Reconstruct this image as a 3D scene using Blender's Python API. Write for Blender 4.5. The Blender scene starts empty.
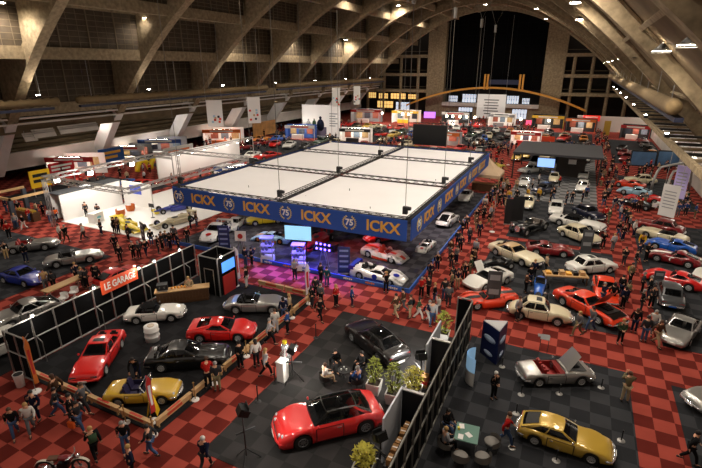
import bpy, bmesh, math, random
from mathutils import Vector, Matrix
PI = math.pi
random.seed(7)
SC = bpy.context.scene
COL = SC.collection

# ------------------------------------------------------------------ survey of the hall
# camera stands on the gallery, 16 m above the floor; X runs across the hall, Y along it
HCAM, FPX, CX, CY = 16.0, 466.0, 351.0, 234.0
ROT = Matrix(((0.90065025, -0.14737513, 0.40879053),
              (0.43454474, 0.30545404, -0.84727133),
              (0.0, 0.94073291, 0.33914834)))          # camera axes -> world
def ray(px, py):
    return ROT @ Vector((px - CX, CY - py, -FPX))
def at(px, py, z=0.0):
    """point at height z seen at a photo pixel"""
    d = ray(px, py); t = (z - HCAM) / d.z
    return Vector((d.x * t, d.y * t, z))
def aty(px, py, y):
    d = ray(px, py); t = y / d.y
    return Vector((d.x * t, y, HCAM + d.z * t))
def atx(px, py, x):
    d = ray(px, py); t = x / d.x
    return Vector((x, d.y * t, HCAM + d.z * t))
def to_px(p):
    c = ROT.transposed() @ (Vector(p) - Vector((0, 0, HCAM)))
    return CX + FPX * c.x / -c.z, CY - FPX * c.y / -c.z

# ------------------------------------------------------------------ materials
MATS = {}
def lin(c):
    return tuple(((v / 255.0) / 12.92 if v / 255.0 <= 0.04045 else ((v / 255.0 + 0.055) / 1.055) ** 2.4) for v in c)
def mat(name, rgb, rough=0.6, metal=0.0, coat=0.0, emit=0.0, noise=0.0, nscale=8.0, alpha=1.0, spec=0.5):
    if name in MATS: return MATS[name]
    m = bpy.data.materials.new(name); m.use_nodes = True
    nt = m.node_tree; b = nt.nodes['Principled BSDF']
    c = lin(rgb)
    b.inputs['Base Color'].default_value = (*c, 1)
    b.inputs['Roughness'].default_value = rough
    b.inputs['Metallic'].default_value = metal
    b.inputs['Coat Weight'].default_value = coat
    b.inputs['Coat Roughness'].default_value = 0.03
    b.inputs['Specular IOR Level'].default_value = spec
    if emit:
        b.inputs['Emission Color'].default_value = (*c, 1); b.inputs['Emission Strength'].default_value = emit
    if alpha < 1: b.inputs['Alpha'].default_value = alpha
    if noise:
        tc = nt.nodes.new('ShaderNodeTexCoord'); n = nt.nodes.new('ShaderNodeTexNoise')
        n.inputs['Scale'].default_value = nscale; n.inputs['Detail'].default_value = 6
        r = nt.nodes.new('ShaderNodeMapRange'); r.inputs['To Min'].default_value = 1 - noise; r.inputs['To Max'].default_value = 1 + noise * 0.6
        x = nt.nodes.new('ShaderNodeVectorMath'); x.operation = 'SCALE'; x.inputs[0].default_value = c
        nt.links.new(tc.outputs['Object'], n.inputs['Vector']); nt.links.new(n.outputs['Fac'], r.inputs['Value'])
        nt.links.new(r.outputs['Result'], x.inputs['Scale']); nt.links.new(x.outputs['Vector'], b.inputs['Base Color'])
    MATS[name] = m
    return m
def checker(name, a, b_, size, ox=0.0, oy=0.0, rough=0.95):
    m = bpy.data.materials.new(name); m.use_nodes = True
    nt = m.node_tree; p = nt.nodes['Principled BSDF']; p.inputs['Roughness'].default_value = rough
    p.inputs['Specular IOR Level'].default_value = 0.15
    g = nt.nodes.new('ShaderNodeNewGeometry'); mp = nt.nodes.new('ShaderNodeMapping')
    mp.inputs['Location'].default_value = (-ox / size, -oy / size, 0.5); mp.inputs['Scale'].default_value = (1 / size, 1 / size, 0.0)
    ch = nt.nodes.new('ShaderNodeTexChecker'); ch.inputs['Scale'].default_value = 1.0
    ch.inputs['Color1'].default_value = (*lin(a), 1); ch.inputs['Color2'].default_value = (*lin(b_), 1)
    n = nt.nodes.new('ShaderNodeTexNoise'); n.inputs['Scale'].default_value = 0.9; n.inputs['Detail'].default_value = 8
    r = nt.nodes.new('ShaderNodeMapRange'); r.inputs['To Min'].default_value = 0.72; r.inputs['To Max'].default_value = 1.22
    x = nt.nodes.new('ShaderNodeVectorMath'); x.operation = 'SCALE'
    nt.links.new(g.outputs['Position'], mp.inputs['Vector']); nt.links.new(mp.outputs['Vector'], ch.inputs['Vector'])
    nt.links.new(g.outputs['Position'], n.inputs['Vector']); nt.links.new(n.outputs['Fac'], r.inputs['Value'])
    nt.links.new(ch.outputs['Color'], x.inputs[0]); nt.links.new(r.outputs['Result'], x.inputs['Scale'])
    nt.links.new(x.outputs['Vector'], p.inputs['Base Color'])
    MATS[name] = m; return m
def paint(name, rgb, metal=0.0):
    return mat('paint_' + name, rgb, 0.28, metal, 1.0)

BLACK = mat('black_plastic', (22, 22, 23), 0.5)
CLOTH = mat('black_cloth', (13, 13, 14), 0.95, spec=0.1)
TYRE = mat('tyre_rubber', (20, 20, 20), 0.85)
ALLOY = mat('alloy', (186, 186, 186), 0.35, 0.25)
DALLOY = mat('dark_alloy', (40, 40, 42), 0.35, 0.8)
GALLOY = mat('grey_alloy', (120, 120, 122), 0.35, 0.3)
CHROME = mat('chrome', (220, 220, 222), 0.14, 0.75)
GLASS = mat('tinted_glass', (14, 16, 18), 0.05, 0, 0, alpha=0.62)
LAMPG = mat('headlamp_glass', (215, 218, 222), 0.12, 0.2, 1.0)
REDG = mat('tail_lamp_red', (170, 15, 12), 0.2, 0, 1.0)
INT = mat('dark_leather', (24, 22, 22), 0.6)
CABLE = mat('dull_cable', (104, 98, 90), 0.6)
STEEL = mat('aluminium_truss', (170, 168, 165), 0.35, 0.7)
DSTEEL = mat('dark_truss', (60, 58, 56), 0.5, 0.5)
WHITE = mat('white_panel', (232, 230, 226), 0.6)
WOOD = mat('pale_plywood', (196, 158, 108), 0.65, noise=0.25, nscale=4)
DWOOD = mat('dark_wood', (92, 62, 36), 0.6, noise=0.35, nscale=5)
GOLD = mat('gold_lettering', (232, 172, 66), 0.45)
LAMP = mat('lamp_lens', (255, 240, 214), 0.3, emit=90.0)

# ------------------------------------------------------------------ mesh builder
class MB:
    def __init__(self): self.bm = bmesh.new(); self.mi = 0; self.sm = False
    def m(self, i): self.mi = i; return self
    def face(self, vs):
        try:
            f = self.bm.faces.new(vs); f.material_index = self.mi; f.smooth = self.sm; return f
        except ValueError: return None
    def poly(self, pts): return self.face([self.bm.verts.new(p) for p in pts])
    def box(self, c, s, rz=0.0, rx=0.0, ry=0.0):
        M = Matrix.Translation(c) @ Matrix.Rotation(rz, 4, 'Z') @ Matrix.Rotation(ry, 4, 'Y') @ Matrix.Rotation(rx, 4, 'X')
        v = [self.bm.verts.new(M @ Vector((x * s[0] / 2, y * s[1] / 2, z * s[2] / 2))) for x in (-1, 1) for y in (-1, 1) for z in (-1, 1)]
        for q in ((0, 1, 3, 2), (4, 6, 7, 5), (0, 4, 5, 1), (2, 3, 7, 6), (0, 2, 6, 4), (1, 5, 7, 3)): self.face([v[i] for i in q])
        return self
    def boxmm(self, a, b):
        return self.box([(a[i] + b[i]) / 2 for i in range(3)], [abs(b[i] - a[i]) for i in range(3)])
    def tube(self, pts, r, n=6, cap=True):
        pts = [Vector(p) for p in pts]; rs = r if isinstance(r, (list, tuple)) else [r] * len(pts)
        rings = []
        for i, p in enumerate(pts):
            d = (pts[min(i + 1, len(pts) - 1)] - pts[max(i - 1, 0)])
            if d.length < 1e-9: d = Vector((0, 0, 1))
            d.normalize(); u = d.cross(Vector((0, 0, 1)))
            if u.length < 1e-3: u = d.cross(Vector((1, 0, 0)))
            u.normalize(); w = d.cross(u)
            rings.append([self.bm.verts.new(p + (u * math.cos(2 * PI * k / n) + w * math.sin(2 * PI * k / n)) * rs[i]) for k in range(n)])
        for a, b in zip(rings, rings[1:]):
            for k in range(n): self.face([a[k], a[(k + 1) % n], b[(k + 1) % n], b[k]])
        if cap: self.face(rings[0][::-1]); self.face(rings[-1])
        return self
    def lathe(self, prof, n=16, M=None, cap=True):
        M = M or Matrix(); rings = []
        for r, z in prof:
            rings.append([self.bm.verts.new(M @ Vector((r * math.cos(2 * PI * k / n), r * math.sin(2 * PI * k / n), z))) for k in range(n)])
        for a, b in zip(rings, rings[1:]):
            for k in range(n): self.face([a[k], a[(k + 1) % n], b[(k + 1) % n], b[k]])
        if cap: self.face(rings[0][::-1]); self.face(rings[-1])
        return self
    def grid(self, fn, nu, nv, flip=False):
        g = [[self.bm.verts.new(fn(i / nu, j / nv)) for j in range(nv + 1)] for i in range(nu + 1)]
        for i in range(nu):
            for j in range(nv):
                q = [g[i][j], g[i + 1][j], g[i + 1][j + 1], g[i][j + 1]]
                self.face(q[::-1] if flip else q)
        return self
    def mesh(self, name, mats, fix=True):
        if fix: bmesh.ops.recalc_face_normals(self.bm, faces=self.bm.faces[:])
        me = bpy.data.meshes.new(name); self.bm.to_mesh(me); self.bm.free()
        for k in (mats if isinstance(mats, (list, tuple)) else [mats]): me.materials.append(k)
        return me
    def obj(self, name, mats, parent=None, loc=None, rz=0.0):
        return link(name, self.mesh(name, mats), parent, loc, rz)
def link(name, me, parent=None, loc=None, rz=0.0):
    o = bpy.data.objects.new(name, me); COL.objects.link(o)
    if parent: o.parent = parent
    if loc is not None: o.location = loc
    if rz: o.rotation_euler = (0, 0, rz)
    return o
def tag(o, label, cat, group=None, kind=None):
    o['label'] = label; o['category'] = cat
    if group: o['group'] = group
    if kind: o['kind'] = kind
    n = len(label.split())
    if not 4 <= n <= 16: print('LABEL LENGTH', n, label)
    return o
def thing(name, label, cat, loc=(0, 0, 0), rz=0.0, group=None):
    o = bpy.data.objects.new(name, None); COL.objects.link(o); o.empty_display_size = 0.2
    o.location = loc; o.rotation_euler = (0, 0, rz); return tag(o, label, cat, group)
def struct(name, mb, mats, parent=None):
    o = mb.obj(name, mats, parent)
    if not parent: o['kind'] = 'structure'
    return o
def text_mesh(s, size, mats, ext=0.01, bold=0.0):
    cu = bpy.data.curves.new('t', 'FONT'); cu.body = s; cu.size = size; cu.extrude = ext; cu.offset = bold
    cu.align_x = 'CENTER'; cu.align_y = 'CENTER'; cu.resolution_u = 3
    o = bpy.data.objects.new('t', cu); COL.objects.link(o)
    me = bpy.data.meshes.new_from_object(o.evaluated_get(bpy.context.evaluated_depsgraph_get()))
    bpy.data.objects.remove(o); bpy.data.curves.remove(cu)
    me.materials.clear(); me.materials.append(mats); return me
def pch(xs, ys, x):
    n = len(xs)
    if x <= xs[0]: return ys[0]
    if x >= xs[-1]: return ys[-1]
    d = [(ys[i + 1] - ys[i]) / (xs[i + 1] - xs[i]) for i in range(n - 1)]
    def sl(i):
        if i == 0: return d[0]
        if i == n - 1: return d[-1]
        return 0.0 if d[i - 1] * d[i] <= 0 else 2 * d[i - 1] * d[i] / (d[i - 1] + d[i])
    for i in range(n - 1):
        if x <= xs[i + 1]:
            h = xs[i + 1] - xs[i]; t = (x - xs[i]) / h
            return ((1 + 2 * t) * (1 - t) ** 2 * ys[i] + t * (1 - t) ** 2 * h * sl(i) + t * t * (3 - 2 * t) * ys[i + 1] + t * t * (t - 1) * h * sl(i + 1))
ORD = ['first', 'second', 'third', 'fourth', 'fifth', 'sixth', 'seventh', 'eighth', 'ninth', 'tenth', 'eleventh', 'twelfth',
       'thirteenth', 'fourteenth', 'fifteenth', 'sixteenth', 'seventeenth', 'eighteenth', 'nineteenth', 'twentieth']
def ordinal(i, n):
    if i == 0: return 'leftmost'
    if i == n - 1: return 'rightmost'
    return ORD[min(i, 19)] + ' from left'
HALLW, WORLD, EXPO, UPW = 3300.0, 0.3, 0.0, 2600.0
# ------------------------------------------------------------------ cars
# profile rows: (t from tail to nose, top height, half-width factor, sill height)
SPECS = {
 'grand_tourer': dict(L=4.85, W=1.95, prof=[(0, .70, .84, .36), (.03, .92, .92, .28), (.12, 1.0, .98, .24), (.25, 1.03, 1, .22), (.55, 1.0, .97, .2), (.7, .99, .97, .2), (.88, .93, .96, .2), (.96, .82, .93, .2), (1, .60, .84, .24)],
    wh=(.2, .79), rad=.37, cab=(.13, .28, .54, .68), zr=1.42, wr=.62, bp=.46, cp=.10, fb=.05, lamp='twin', grille='wide', rim=GALLOY, glassroof=1),
 'coupe_eighties': dict(L=4.75, W=1.75, prof=[(0, .66, .90, .40), (.02, .88, .94, .32), (.2, .92, .98, .24), (.5, .93, 1, .22), (.68, .90, .98, .22), (.9, .80, .95, .24), (.98, .72, .93, .3), (1, .5, .9, .36)],
    wh=(.2, .78), rad=.32, cab=(.17, .30, .48, .64), zr=1.36, wr=.66, bp=.5, cp=.12, fb=0, lamp='rect', grille='wide', rim=ALLOY, sunroof=1),
 'saloon': dict(L=4.3, W=1.68, prof=[(0, .62, .86, .40), (.03, .84, .92, .32), (.2, .90, .97, .26), (.5, .93, 1, .24), (.68, .92, .98, .24), (.92, .82, .93, .26), (.98, .72, .88, .34), (1, .5, .82, .38)],
    wh=(.2, .79), rad=.31, cab=(.17, .26, .54, .66), zr=1.42, wr=.72, bp=.48, cp=.08, fb=.02, lamp='round', grille='wide', rim=ALLOY, chrome=1),
 'old_saloon': dict(L=4.0, W=1.52, prof=[(0, .55, .6, .40), (.04, .72, .78, .32), (.15, .86, .92, .28), (.35, .95, 1, .26), (.6, .95, 1, .26), (.8, .88, .92, .28), (.93, .78, .8, .32), (1, .5, .62, .38)],
    wh=(.19, .78), rad=.31, cab=(.17, .30, .54, .64), zr=1.45, wr=.70, bp=.5, cp=.1, fb=.06, lamp='round', grille=None, rim=ALLOY, chrome=1),
 'muscle_coupe': dict(L=5.2, W=1.95, prof=[(0, .60, .9, .42), (.02, .92, .94, .34), (.15, .98, .98, .26), (.35, .98, 1, .24), (.6, .95, .98, .24), (.75, .93, .98, .24), (.95, .82, .95, .28), (1, .58, .92, .4)],
    wh=(.2, .79), rad=.35, cab=(.15, .31, .49, .60), zr=1.34, wr=.66, bp=None, cp=.22, fb=.03, lamp='hidden', grille='wide', rim=ALLOY, chrome=1),
 'hatch_coupe': dict(L=4.35, W=1.7, prof=[(0, .5, .88, .38), (.02, .80, .92, .32), (.15, .86, .97, .25), (.5, .86, 1, .22), (.66, .84, .98, .22), (.88, .72, .95, .24), (.97, .62, .92, .3), (1, .46, .88, .34)],
    wh=(.2, .79), rad=.31, cab=(.03, .24, .46, .62), zr=1.24, wr=.68, bp=.55, cp=.1, fb=.04, lamp='hidden', grille='slot', rim=ALLOY, chrome=1, louvre=1),
 'wedge_coupe': dict(L=4.25, W=1.9, prof=[(0, .70, .92, .34), (.02, .88, .96, .26), (.2, .94, 1, .2), (.42, .88, 1, .18), (.6, .82, .97, .18), (.8, .76, .96, .18), (.95, .56, .9, .2), (1, .42, .82, .22)],
    wh=(.2, .78), rad=.32, cab=(.13, .36, .50, .68), zr=1.17, wr=.60, bp=None, cp=.3, fb=.06, lamp='hidden', grille=None, rim=ALLOY),
 'rear_engine_coupe': dict(L=4.2, W=1.68, prof=[(0, .45, .72, .36), (.04, .68, .84, .28), (.15, .86, .95, .24), (.35, .90, 1, .22), (.62, .86, .96, .22), (.8, .76, .93, .22), (.93, .64, .84, .24), (1, .42, .66, .28)],
    wh=(.2, .75), rad=.31, cab=(.06, .36, .52, .64), zr=1.31, wr=.66, bp=.5, cp=.12, fb=.10, lamp='round', grille=None, rim=ALLOY),
 'roadster': dict(L=3.95, W=1.54, prof=[(0, .62, .92, .38), (.03, .79, .95, .32), (.15, .82, .96, .25), (.45, .82, 1, .22), (.65, .83, .98, .22), (.9, .74, .94, .24), (.97, .69, .94, .3), (1, .52, .89, .34)],
    wh=(.21, .8), rad=.30, cab=(.20, .30, .50, .58), zr=1.16, wr=.68, bp=None, cp=.2, fb=.03, lamp='round', grille='slot', rim=ALLOY, chrome=1, open=1, seats=2),
 'grand_convertible': dict(L=4.6, W=1.68, prof=[(0, .56, .84, .38), (.03, .76, .91, .32), (.15, .84, .95, .25), (.4, .86, 1, .22), (.6, .88, .99, .22), (.8, .82, .95, .22), (.95, .74, .92, .26), (1, .52, .82, .34)],
    wh=(.2, .77), rad=.33, cab=(.20, .28, .46, .54), zr=1.18, wr=.66, bp=None, cp=.2, fb=.06, lamp='round', grille='slot', rim=ALLOY, chrome=1, open=1, seats=2),
 'long_nose_convertible': dict(L=4.6, W=1.68, prof=[(0, .52, .72, .40), (.04, .70, .84, .32), (.15, .84, .95, .25), (.4, .86, 1, .22), (.6, .88, .99, .22), (.8, .82, .95, .22), (.93, .70, .84, .26), (1, .46, .62, .32)],
    wh=(.2, .77), rad=.33, cab=(.20, .28, .46, .54), zr=1.18, wr=.66, bp=None, cp=.2, fb=.06, lamp='round', grille='slot', rim=ALLOY, chrome=1, open=1, seats=2),
 'land_yacht': dict(L=5.7, W=2.0, prof=[(0, .6, .9, .42), (.02, .92, .94, .36), (.2, .94, .98, .28), (.5, .93, 1, .26), (.75, .92, .98, .26), (.96, .84, .96, .3), (1, .6, .93, .42)],
    wh=(.22, .79), rad=.36, cab=(.28, .33, .50, .58), zr=1.32, wr=.7, bp=None, cp=.2, fb=0, lamp='round', grille='wide', rim=ALLOY, chrome=1, open=1, seats=4),
 'classic_racer': dict(L=4.3, W=1.68, prof=[(0, .58, .82, .34), (.03, .82, .90, .28), (.15, .86, .97, .22), (.4, .84, 1, .2), (.6, .84, .98, .2), (.8, .76, .95, .2), (.93, .6, .84, .22), (1, .38, .62, .26)],
    wh=(.21, .77), rad=.33, cab=(.06, .32, .44, .54), zr=1.20, wr=.62, bp=None, cp=.24, fb=.12, lamp='round', grille='slot', rim=ALLOY),
 'prototype_racer': dict(L=4.75, W=2.0, prof=[(0, .46, .9, .2), (.02, .74, .95, .14), (.2, .80, 1, .1), (.42, .74, 1, .08), (.62, .66, .98, .08), (.8, .60, .97, .08), (.93, .40, .92, .08), (1, .2, .78, .1)],
    wh=(.2, .77), rad=.33, cab=(.22, .46, .56, .70), zr=1.02, wr=.44, bp=None, cp=.3, fb=.14, lamp='round', grille=None, rim=ALLOY, wbelt=.62),
 'open_racer': dict(L=4.4, W=2.0, prof=[(0, .56, .9, .2), (.02, .80, .95, .14), (.2, .82, 1, .1), (.42, .68, 1, .08), (.62, .62, .98, .08), (.8, .58, .97, .08), (.93, .40, .92, .08), (1, .22, .8, .1)],
    wh=(.2, .77), rad=.33, cab=(.34, .40, .54, .62), zr=.9, wr=.5, bp=None, cp=.3, fb=.14, lamp='round', grille=None, rim=ALLOY, open=1, seats=2, wbelt=.62),
}
RINGF = [(0, 0), (.35, .0), (.70, .0), (.88, .0)]
PROTO = {}
def build_proto(kind, var=''):
    """list of parts: (name, mesh, index of parent part or -1, slot key, location)"""
    key = kind + var
    if key in PROTO: return PROTO[key]
    S = SPECS[kind]; L, W = S['L'], S['W']; prof = S['prof']
    ts = [p[0] for p in prof]
    X = lambda t: (t - 0.5) * L
    ztop = lambda t: pch(ts, [p[1] for p in prof], t)
    hw = lambda t: pch(ts, [p[2] for p in prof], t) * W / 2
    zsill = lambda t: pch(ts, [p[3] for p in prof], t)
    rad = S['rad'] * 1.05; R = rad * 1.10; wx = [X(t) for t in S['wh']]
    tb, td, tc, ta = S['cab']; zr = S['zr']; opened = S.get('open') and 'top' not in var
    bel = S.get('wbelt', .86)
    st = sorted(set([round(i / 26, 4) for i in range(27)] + [.01, .02, .99, tb, ta] +
                    [min(.998, max(.002, (x + R * k) / L + .5)) for x in wx for k in (-1.0, -.98, -.8, -.5, 0, .5, .8, .98, 1.0)]))
    mb = MB(); mb.sm = True; rows = []
    for t in st:
        w, zt, zb, x = hw(t), ztop(t), zsill(t), X(t)
        g = 0.0; fl = 0.0
        for xw in wx:
            if abs(x - xw) < R: zb = max(zb, rad + math.sqrt(max(0, R * R - (x - xw) ** 2)) * .98)
            g += math.exp(-((x - xw) / .45) ** 2)
        fbz = S['fb'] * g; zb = min(zb, zt - .06); w2 = w * (1 + .02 * g)
        h = zt - zb; cr = .05 * min(1, (w / (W / 2)))
        if S['fb'] >= .1: cr = .02
        pts = [(0, zt + cr), (.36 * w, zt + cr * .85), (.66 * w, zt + cr * .45 + fbz * .55), (bel * w, zt + fbz), (.955 * w2, zt + fbz * .7 - .09 * h),
               (w2, zb + .60 * h), (.992 * w2, zb + .3 * h), (.955 * w2, zb)]
        row = [mb.bm.verts.new((x, -y, z)) for y, z in pts[:0:-1]] + [mb.bm.verts.new((x, y, z)) for y, z in pts]
        rows.append(row)
    n = len(rows[0])
    for (t0, a), (t1, b) in zip(zip(st, rows), zip(st[1:], rows[1:])):
        for k in range(n - 1):
            tm = (t0 + t1) / 2
            lo = tb if not opened else tb + .04
            if lo < tm < ta and 4 <= k <= n - 6: continue
            mb.face([a[k], a[k + 1], b[k + 1], b[k]])
        mb.face([a[0], b[0], b[-1], a[-1]])
    mb.face(rows[0]); mb.face(rows[-1][::-1])
    parts = [('body', mb.mesh('body', MATS['paint_white']), -1, 'paint', None)]
    # greenhouse panels
    def wb(t): return bel * hw(t)
    A = (X(ta), wb(ta), ztop(ta) + .01); B = (X(tb), wb(tb) * (.95 if not opened else 1), ztop(tb) + .01)
    C = (X(tc), S['wr'] * W / 2 * .98, zr - .03); D = (X(td), S['wr'] * W / 2, zr - .03)
    lerp = lambda p, q, u: Vector(p).lerp(Vector(q), u)
    def side(s, off=0.0):
        def f(u, v):
            tt = ta + (tb - ta) * u
            low = Vector((X(tt), wb(tt) * (1 - .05 * u), ztop(tt) + .01)); hi = lerp(C, D, u)
            p = low.lerp(hi, v); p.y += .05 * math.sin(PI * v) + off; p.y *= s; return p
        return f
    def span(P, Q, off=0.0, bul=.06):
        def f(u, v):
            y = 2 * u - 1; p = lerp(P, Q, v); d = Vector((P[0] - Q[0], 0, 0)).normalized() if abs(P[0] - Q[0]) > 1e-6 else Vector()
            q = Vector((p.x, p.y * y, p.z)) + d * (bul * (1 - y * y)) + Vector((0, 0, .03 * (1 - y * y) + off)); return q
        return f
    def patch(mb, f, u0, u1, v0, v1, nu=6, nv=3): mb.grid(lambda u, v: f(u0 + (u1 - u0) * u, v0 + (v1 - v0) * v), nu, nv)
    ws = span(A, C)
    mb = MB(); mb.sm = True; patch(mb, ws, .05, .95, .04, .93); parts.append(('windscreen', mb.mesh('windscreen', GLASS), -1, None, None))
    fr = MB(); fr.sm = True
    for u0, u1, v0, v1 in ((0, .05, 0, 1), (.95, 1, 0, 1), (.05, .95, .93, 1), (.05, .95, 0, .04)): patch(fr, ws, u0, u1, v0, v1)
    if not opened:
        rw = span(B, D); cp = S['cp']; u1 = 1 - cp
        mb = MB(); mb.sm = True; patch(mb, rw, .10, .90, .1, .92); parts.append(('rear_window', mb.mesh('rear_window', GLASS), -1, None, None))
        for a in ((0, .1, 0, 1), (.9, 1, 0, 1), (.1, .9, .92, 1), (.1, .9, 0, .1)): patch(fr, rw, *a)
        if S.get('louvre'):
            pass
        for s in (1, -1):
            f = side(s)
            cuts = [(.05, u1)] if S['bp'] is None else [(.05, S['bp'] - .02), (S['bp'] + .02, u1)]
            mb = MB(); mb.sm = True
            for a, b in cuts: patch(mb, f, a, b, .03, .88)
            parts.append(('side_window', mb.mesh('side_window', GLASS), -1, None, None))
            for a in ((0, .05, 0, 1), (.05, u1, .88, 1), (.05, u1, 0, .03)): patch(fr, f, *a)
            pl = MB(); pl.sm = True; patch(pl, lambda u, v: f(u, v) + Vector((0, s * .004, 0)), u1, 1, 0, 1); parts.append(('rear_pillar', pl.mesh('rear_pillar', MATS['paint_white']), -1, 'paint' if S.get('glassroof') else 'roof', None))
            if S['bp'] is not None: patch(fr, f, S['bp'] - .02, S['bp'] + .02, .03, .88)
        def roof(u, v):
            p = lerp(C, D, v); y = 2 * u - 1
            return Vector((p.x + (.06 * (1 - y * y) if v < .01 else (-.06 * (1 - y * y) if v > .99 else 0)), p.y * y, p.z + .03 * (1 - y * y) + .03 * math.sin(PI * v)))
        if S.get('glassroof'):
            patch(fr, roof, 0, .08, 0, 1, 2, 6); patch(fr, roof, .92, 1, 0, 1, 2, 6)
            mb = MB(); mb.sm = True; patch(mb, roof, .08, .92, 0, 1, 6, 6); parts.append(('glass_roof', mb.mesh('glass_roof', GLASS), -1, None, None))
        else: patch(fr, roof, 0, 1, 0, 1, 8, 6)
        parts.append(('soft_top' if 'top' in var else 'roof', fr.mesh('roof', MATS['paint_white']), -1, 'roof', None))
        if S.get('sunroof') or 'sun' in var:
            mb = MB(); patch(mb, lambda u, v: roof(u, v) + Vector((0, 0, .012)), .22, .78, .12, .5); parts.append(('sunroof', mb.mesh('sunroof', BLACK), -1, None, None))
        if S.get('louvre'):
            mb = MB(); patch(mb, lambda u, v: rw(u, v) + Vector((0, 0, .03)), .12, .88, .25, .9)
            parts.append(('louvre_panel', mb.mesh('louvre', BLACK), -1, None, None))
    else:
        parts.append(('windscreen_frame', fr.mesh('frame', CHROME if S.get('chrome') else MATS['paint_white']), -1, None if S.get('chrome') else 'paint', None))
    # interior: tub, seats, dash, steering wheel
    xa_, xb_ = X(ta), X(tb); wi = bel * W / 2 * .93
    mb = MB(); zf = .32; zi = ztop((ta + tb) / 2) - .02
    xl = xb_ + (.04 * L if opened else .02)
    mb.box(((xa_ + xl) / 2, 0, zf), (xa_ - xl, wi * 2, .04)); mb.box((xl + .02, 0, (zf + zi) / 2), (.04, wi * 2, zi - zf))
    mb.box((xa_ - .16, 0, zi - .1), (.3, wi * 2, .2))
    for s in (1, -1): mb.box(((xa_ + xl) / 2, s * wi, (zf + zi) / 2), (xa_ - xl, .05, zi - zf))
    parts.append(('interior', mb.mesh('interior', INT), -1, 'int', None))
    seatm = MB(); seatm.box((.02, 0, .14), (.5, .46, .16)); seatm.box((-.24, 0, .42), (.14, .46, .56), ry=-.22); seatm.box((-.31, 0, .74), (.1, .26, .14), ry=-.2)
    sm = seatm.mesh('seat', INT)
    xs = [X(tc) - .55] + ([X(tc) - 1.35] if S.get('seats', 0) == 4 or (S['L'] > 4.4 and not S.get('open')) else [])
    if X(tc) - .9 < xl: xs[0] = xl + .45
    for x in xs:
        for y in (wi * .5, -wi * .5): parts.append(('seat', sm, -1, 'int', (x, y, .34)))
    mb = MB(); mb.tube([(0, .18 * math.cos(a), .18 * math.sin(a)) for a in [k * PI / 6 for k in range(13)]], .016, 5, False); mb.box((0, 0, 0), (.02, .34, .03))
    parts.append(('steering_wheel', mb.mesh('steering_wheel', BLACK), -1, None, (xa_ - .42, wi * .5, zi - .02)))
    # wheels
    wm = MB(); wm.sm = True; wt = .2
    Mx = Matrix.Rotation(PI / 2, 4, 'X')
    wm.lathe([(rad * .56, -wt / 2), (rad * .9, -wt / 2), (rad, -wt / 2 + .04), (rad, wt / 2 - .04), (rad * .9, wt / 2), (rad * .56, wt / 2)], 20, Mx, False)
    wmesh = wm.mesh('wheel', TYRE)
    rm = MB(); rm.m(1).lathe([(rad * .58, -wt / 2 + .015), (rad * .58, wt / 2 - .015)], 18, Mx, False); rm.lathe([(rad * .57, -.03), (rad * .57, .03)], 14, Mx)
    rm.m(0).lathe([(rad * .17, -wt / 2), (rad * .17, wt / 2)], 8, Mx)
    for s in (-1, 1):
        rm.tube([(rad * .54 * math.cos(k * PI / 9), s * wt * .46, rad * .54 * math.sin(k * PI / 9)) for k in range(19)], .024, 5, False)
        for k in range(8):
            a = k * PI / 4; rm.box((rad * .33 * math.cos(a), s * wt * .40, rad * .33 * math.sin(a)), (rad * .42, .03, .045), ry=-a)
    rmesh = rm.mesh('rim', [S['rim'], DALLOY])
    for x in wx:
        for s in (1, -1):
            parts.append(('wheel', wmesh, -1, None, (x, s * (W / 2 - wt / 2 - .03), rad)))
            parts.append(('rim', rmesh, len(parts) - 1, 'rim', None))
    # lamps, grille, bumpers, plates, mirrors
    def end_x(t0, y):                      # x of the nose or tail skin at y
        return X(t0)
    zl = ztop(.97) * .86
    if S['lamp'] in ('round', 'twin'):
        lm = MB(); lm.sm = True
        lm.lathe([(.095, 0), (.10, .05), (.075, .085), (.03, .10)], 12, Matrix.Rotation(PI / 2, 4, 'Y')); lme = lm.mesh('headlight', LAMPG)
        for s in (1, -1):
            yy = hw(.955) * .78
            parts.append(('headlight', lme, -1, None, (X(.955), s * yy, ztop(.955) - .07)))
            if S['lamp'] == 'twin': parts.append(('headlight', lme, -1, None, (X(.975), s * yy * .72, ztop(.97) - .1)))
    elif S['lamp'] == 'rect':
        lm = MB(); lm.box((0, 0, 0), (.06, .34, .10)); lme = lm.mesh('headlight', mat('dark_lamp_glass', (70, 72, 74), .12, 0, 1.0))
        for s in (1, -1): parts.append(('headlight', lme, -1, None, (X(.988), s * hw(.98) * .68, zl - .02)))
    else:
        lm = MB(); lm.box((0, 0, 0), (.05, .3, .07)); lme = lm.mesh('indicator', LAMPG)
        for s in (1, -1): parts.append(('indicator_lamp', lme, -1, None, (X(.992), s * hw(.98) * .7, ztop(.99) * .8)))
    tm = MB(); tm.box((0, 0, 0), (.05, .32, .11)); tme = tm.mesh('tail_light', REDG)
    for s in (1, -1): parts.append(('tail_light', tme, -1, None, (X(.012), s * hw(.01) * .72, ztop(.015) * .88)))
    if S['grille']:
        gm = MB(); gw = {'wide': .9, 'slot': .7}[S['grille']] * hw(.99); gh = .2 if S['grille'] == 'wide' else .13
        gm.box((0, 0, 0), (.05, gw * 1.5, gh))
        for k in range(7): gm.m(1).box((.03, (k - 3) * gw * .2, 0), (.015, .02, gh * .9))
        parts.append(('grille', gm.mesh('grille', [BLACK, CHROME]), -1, None, (X(1) - .01, 0, ztop(1) * .88)))
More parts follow.
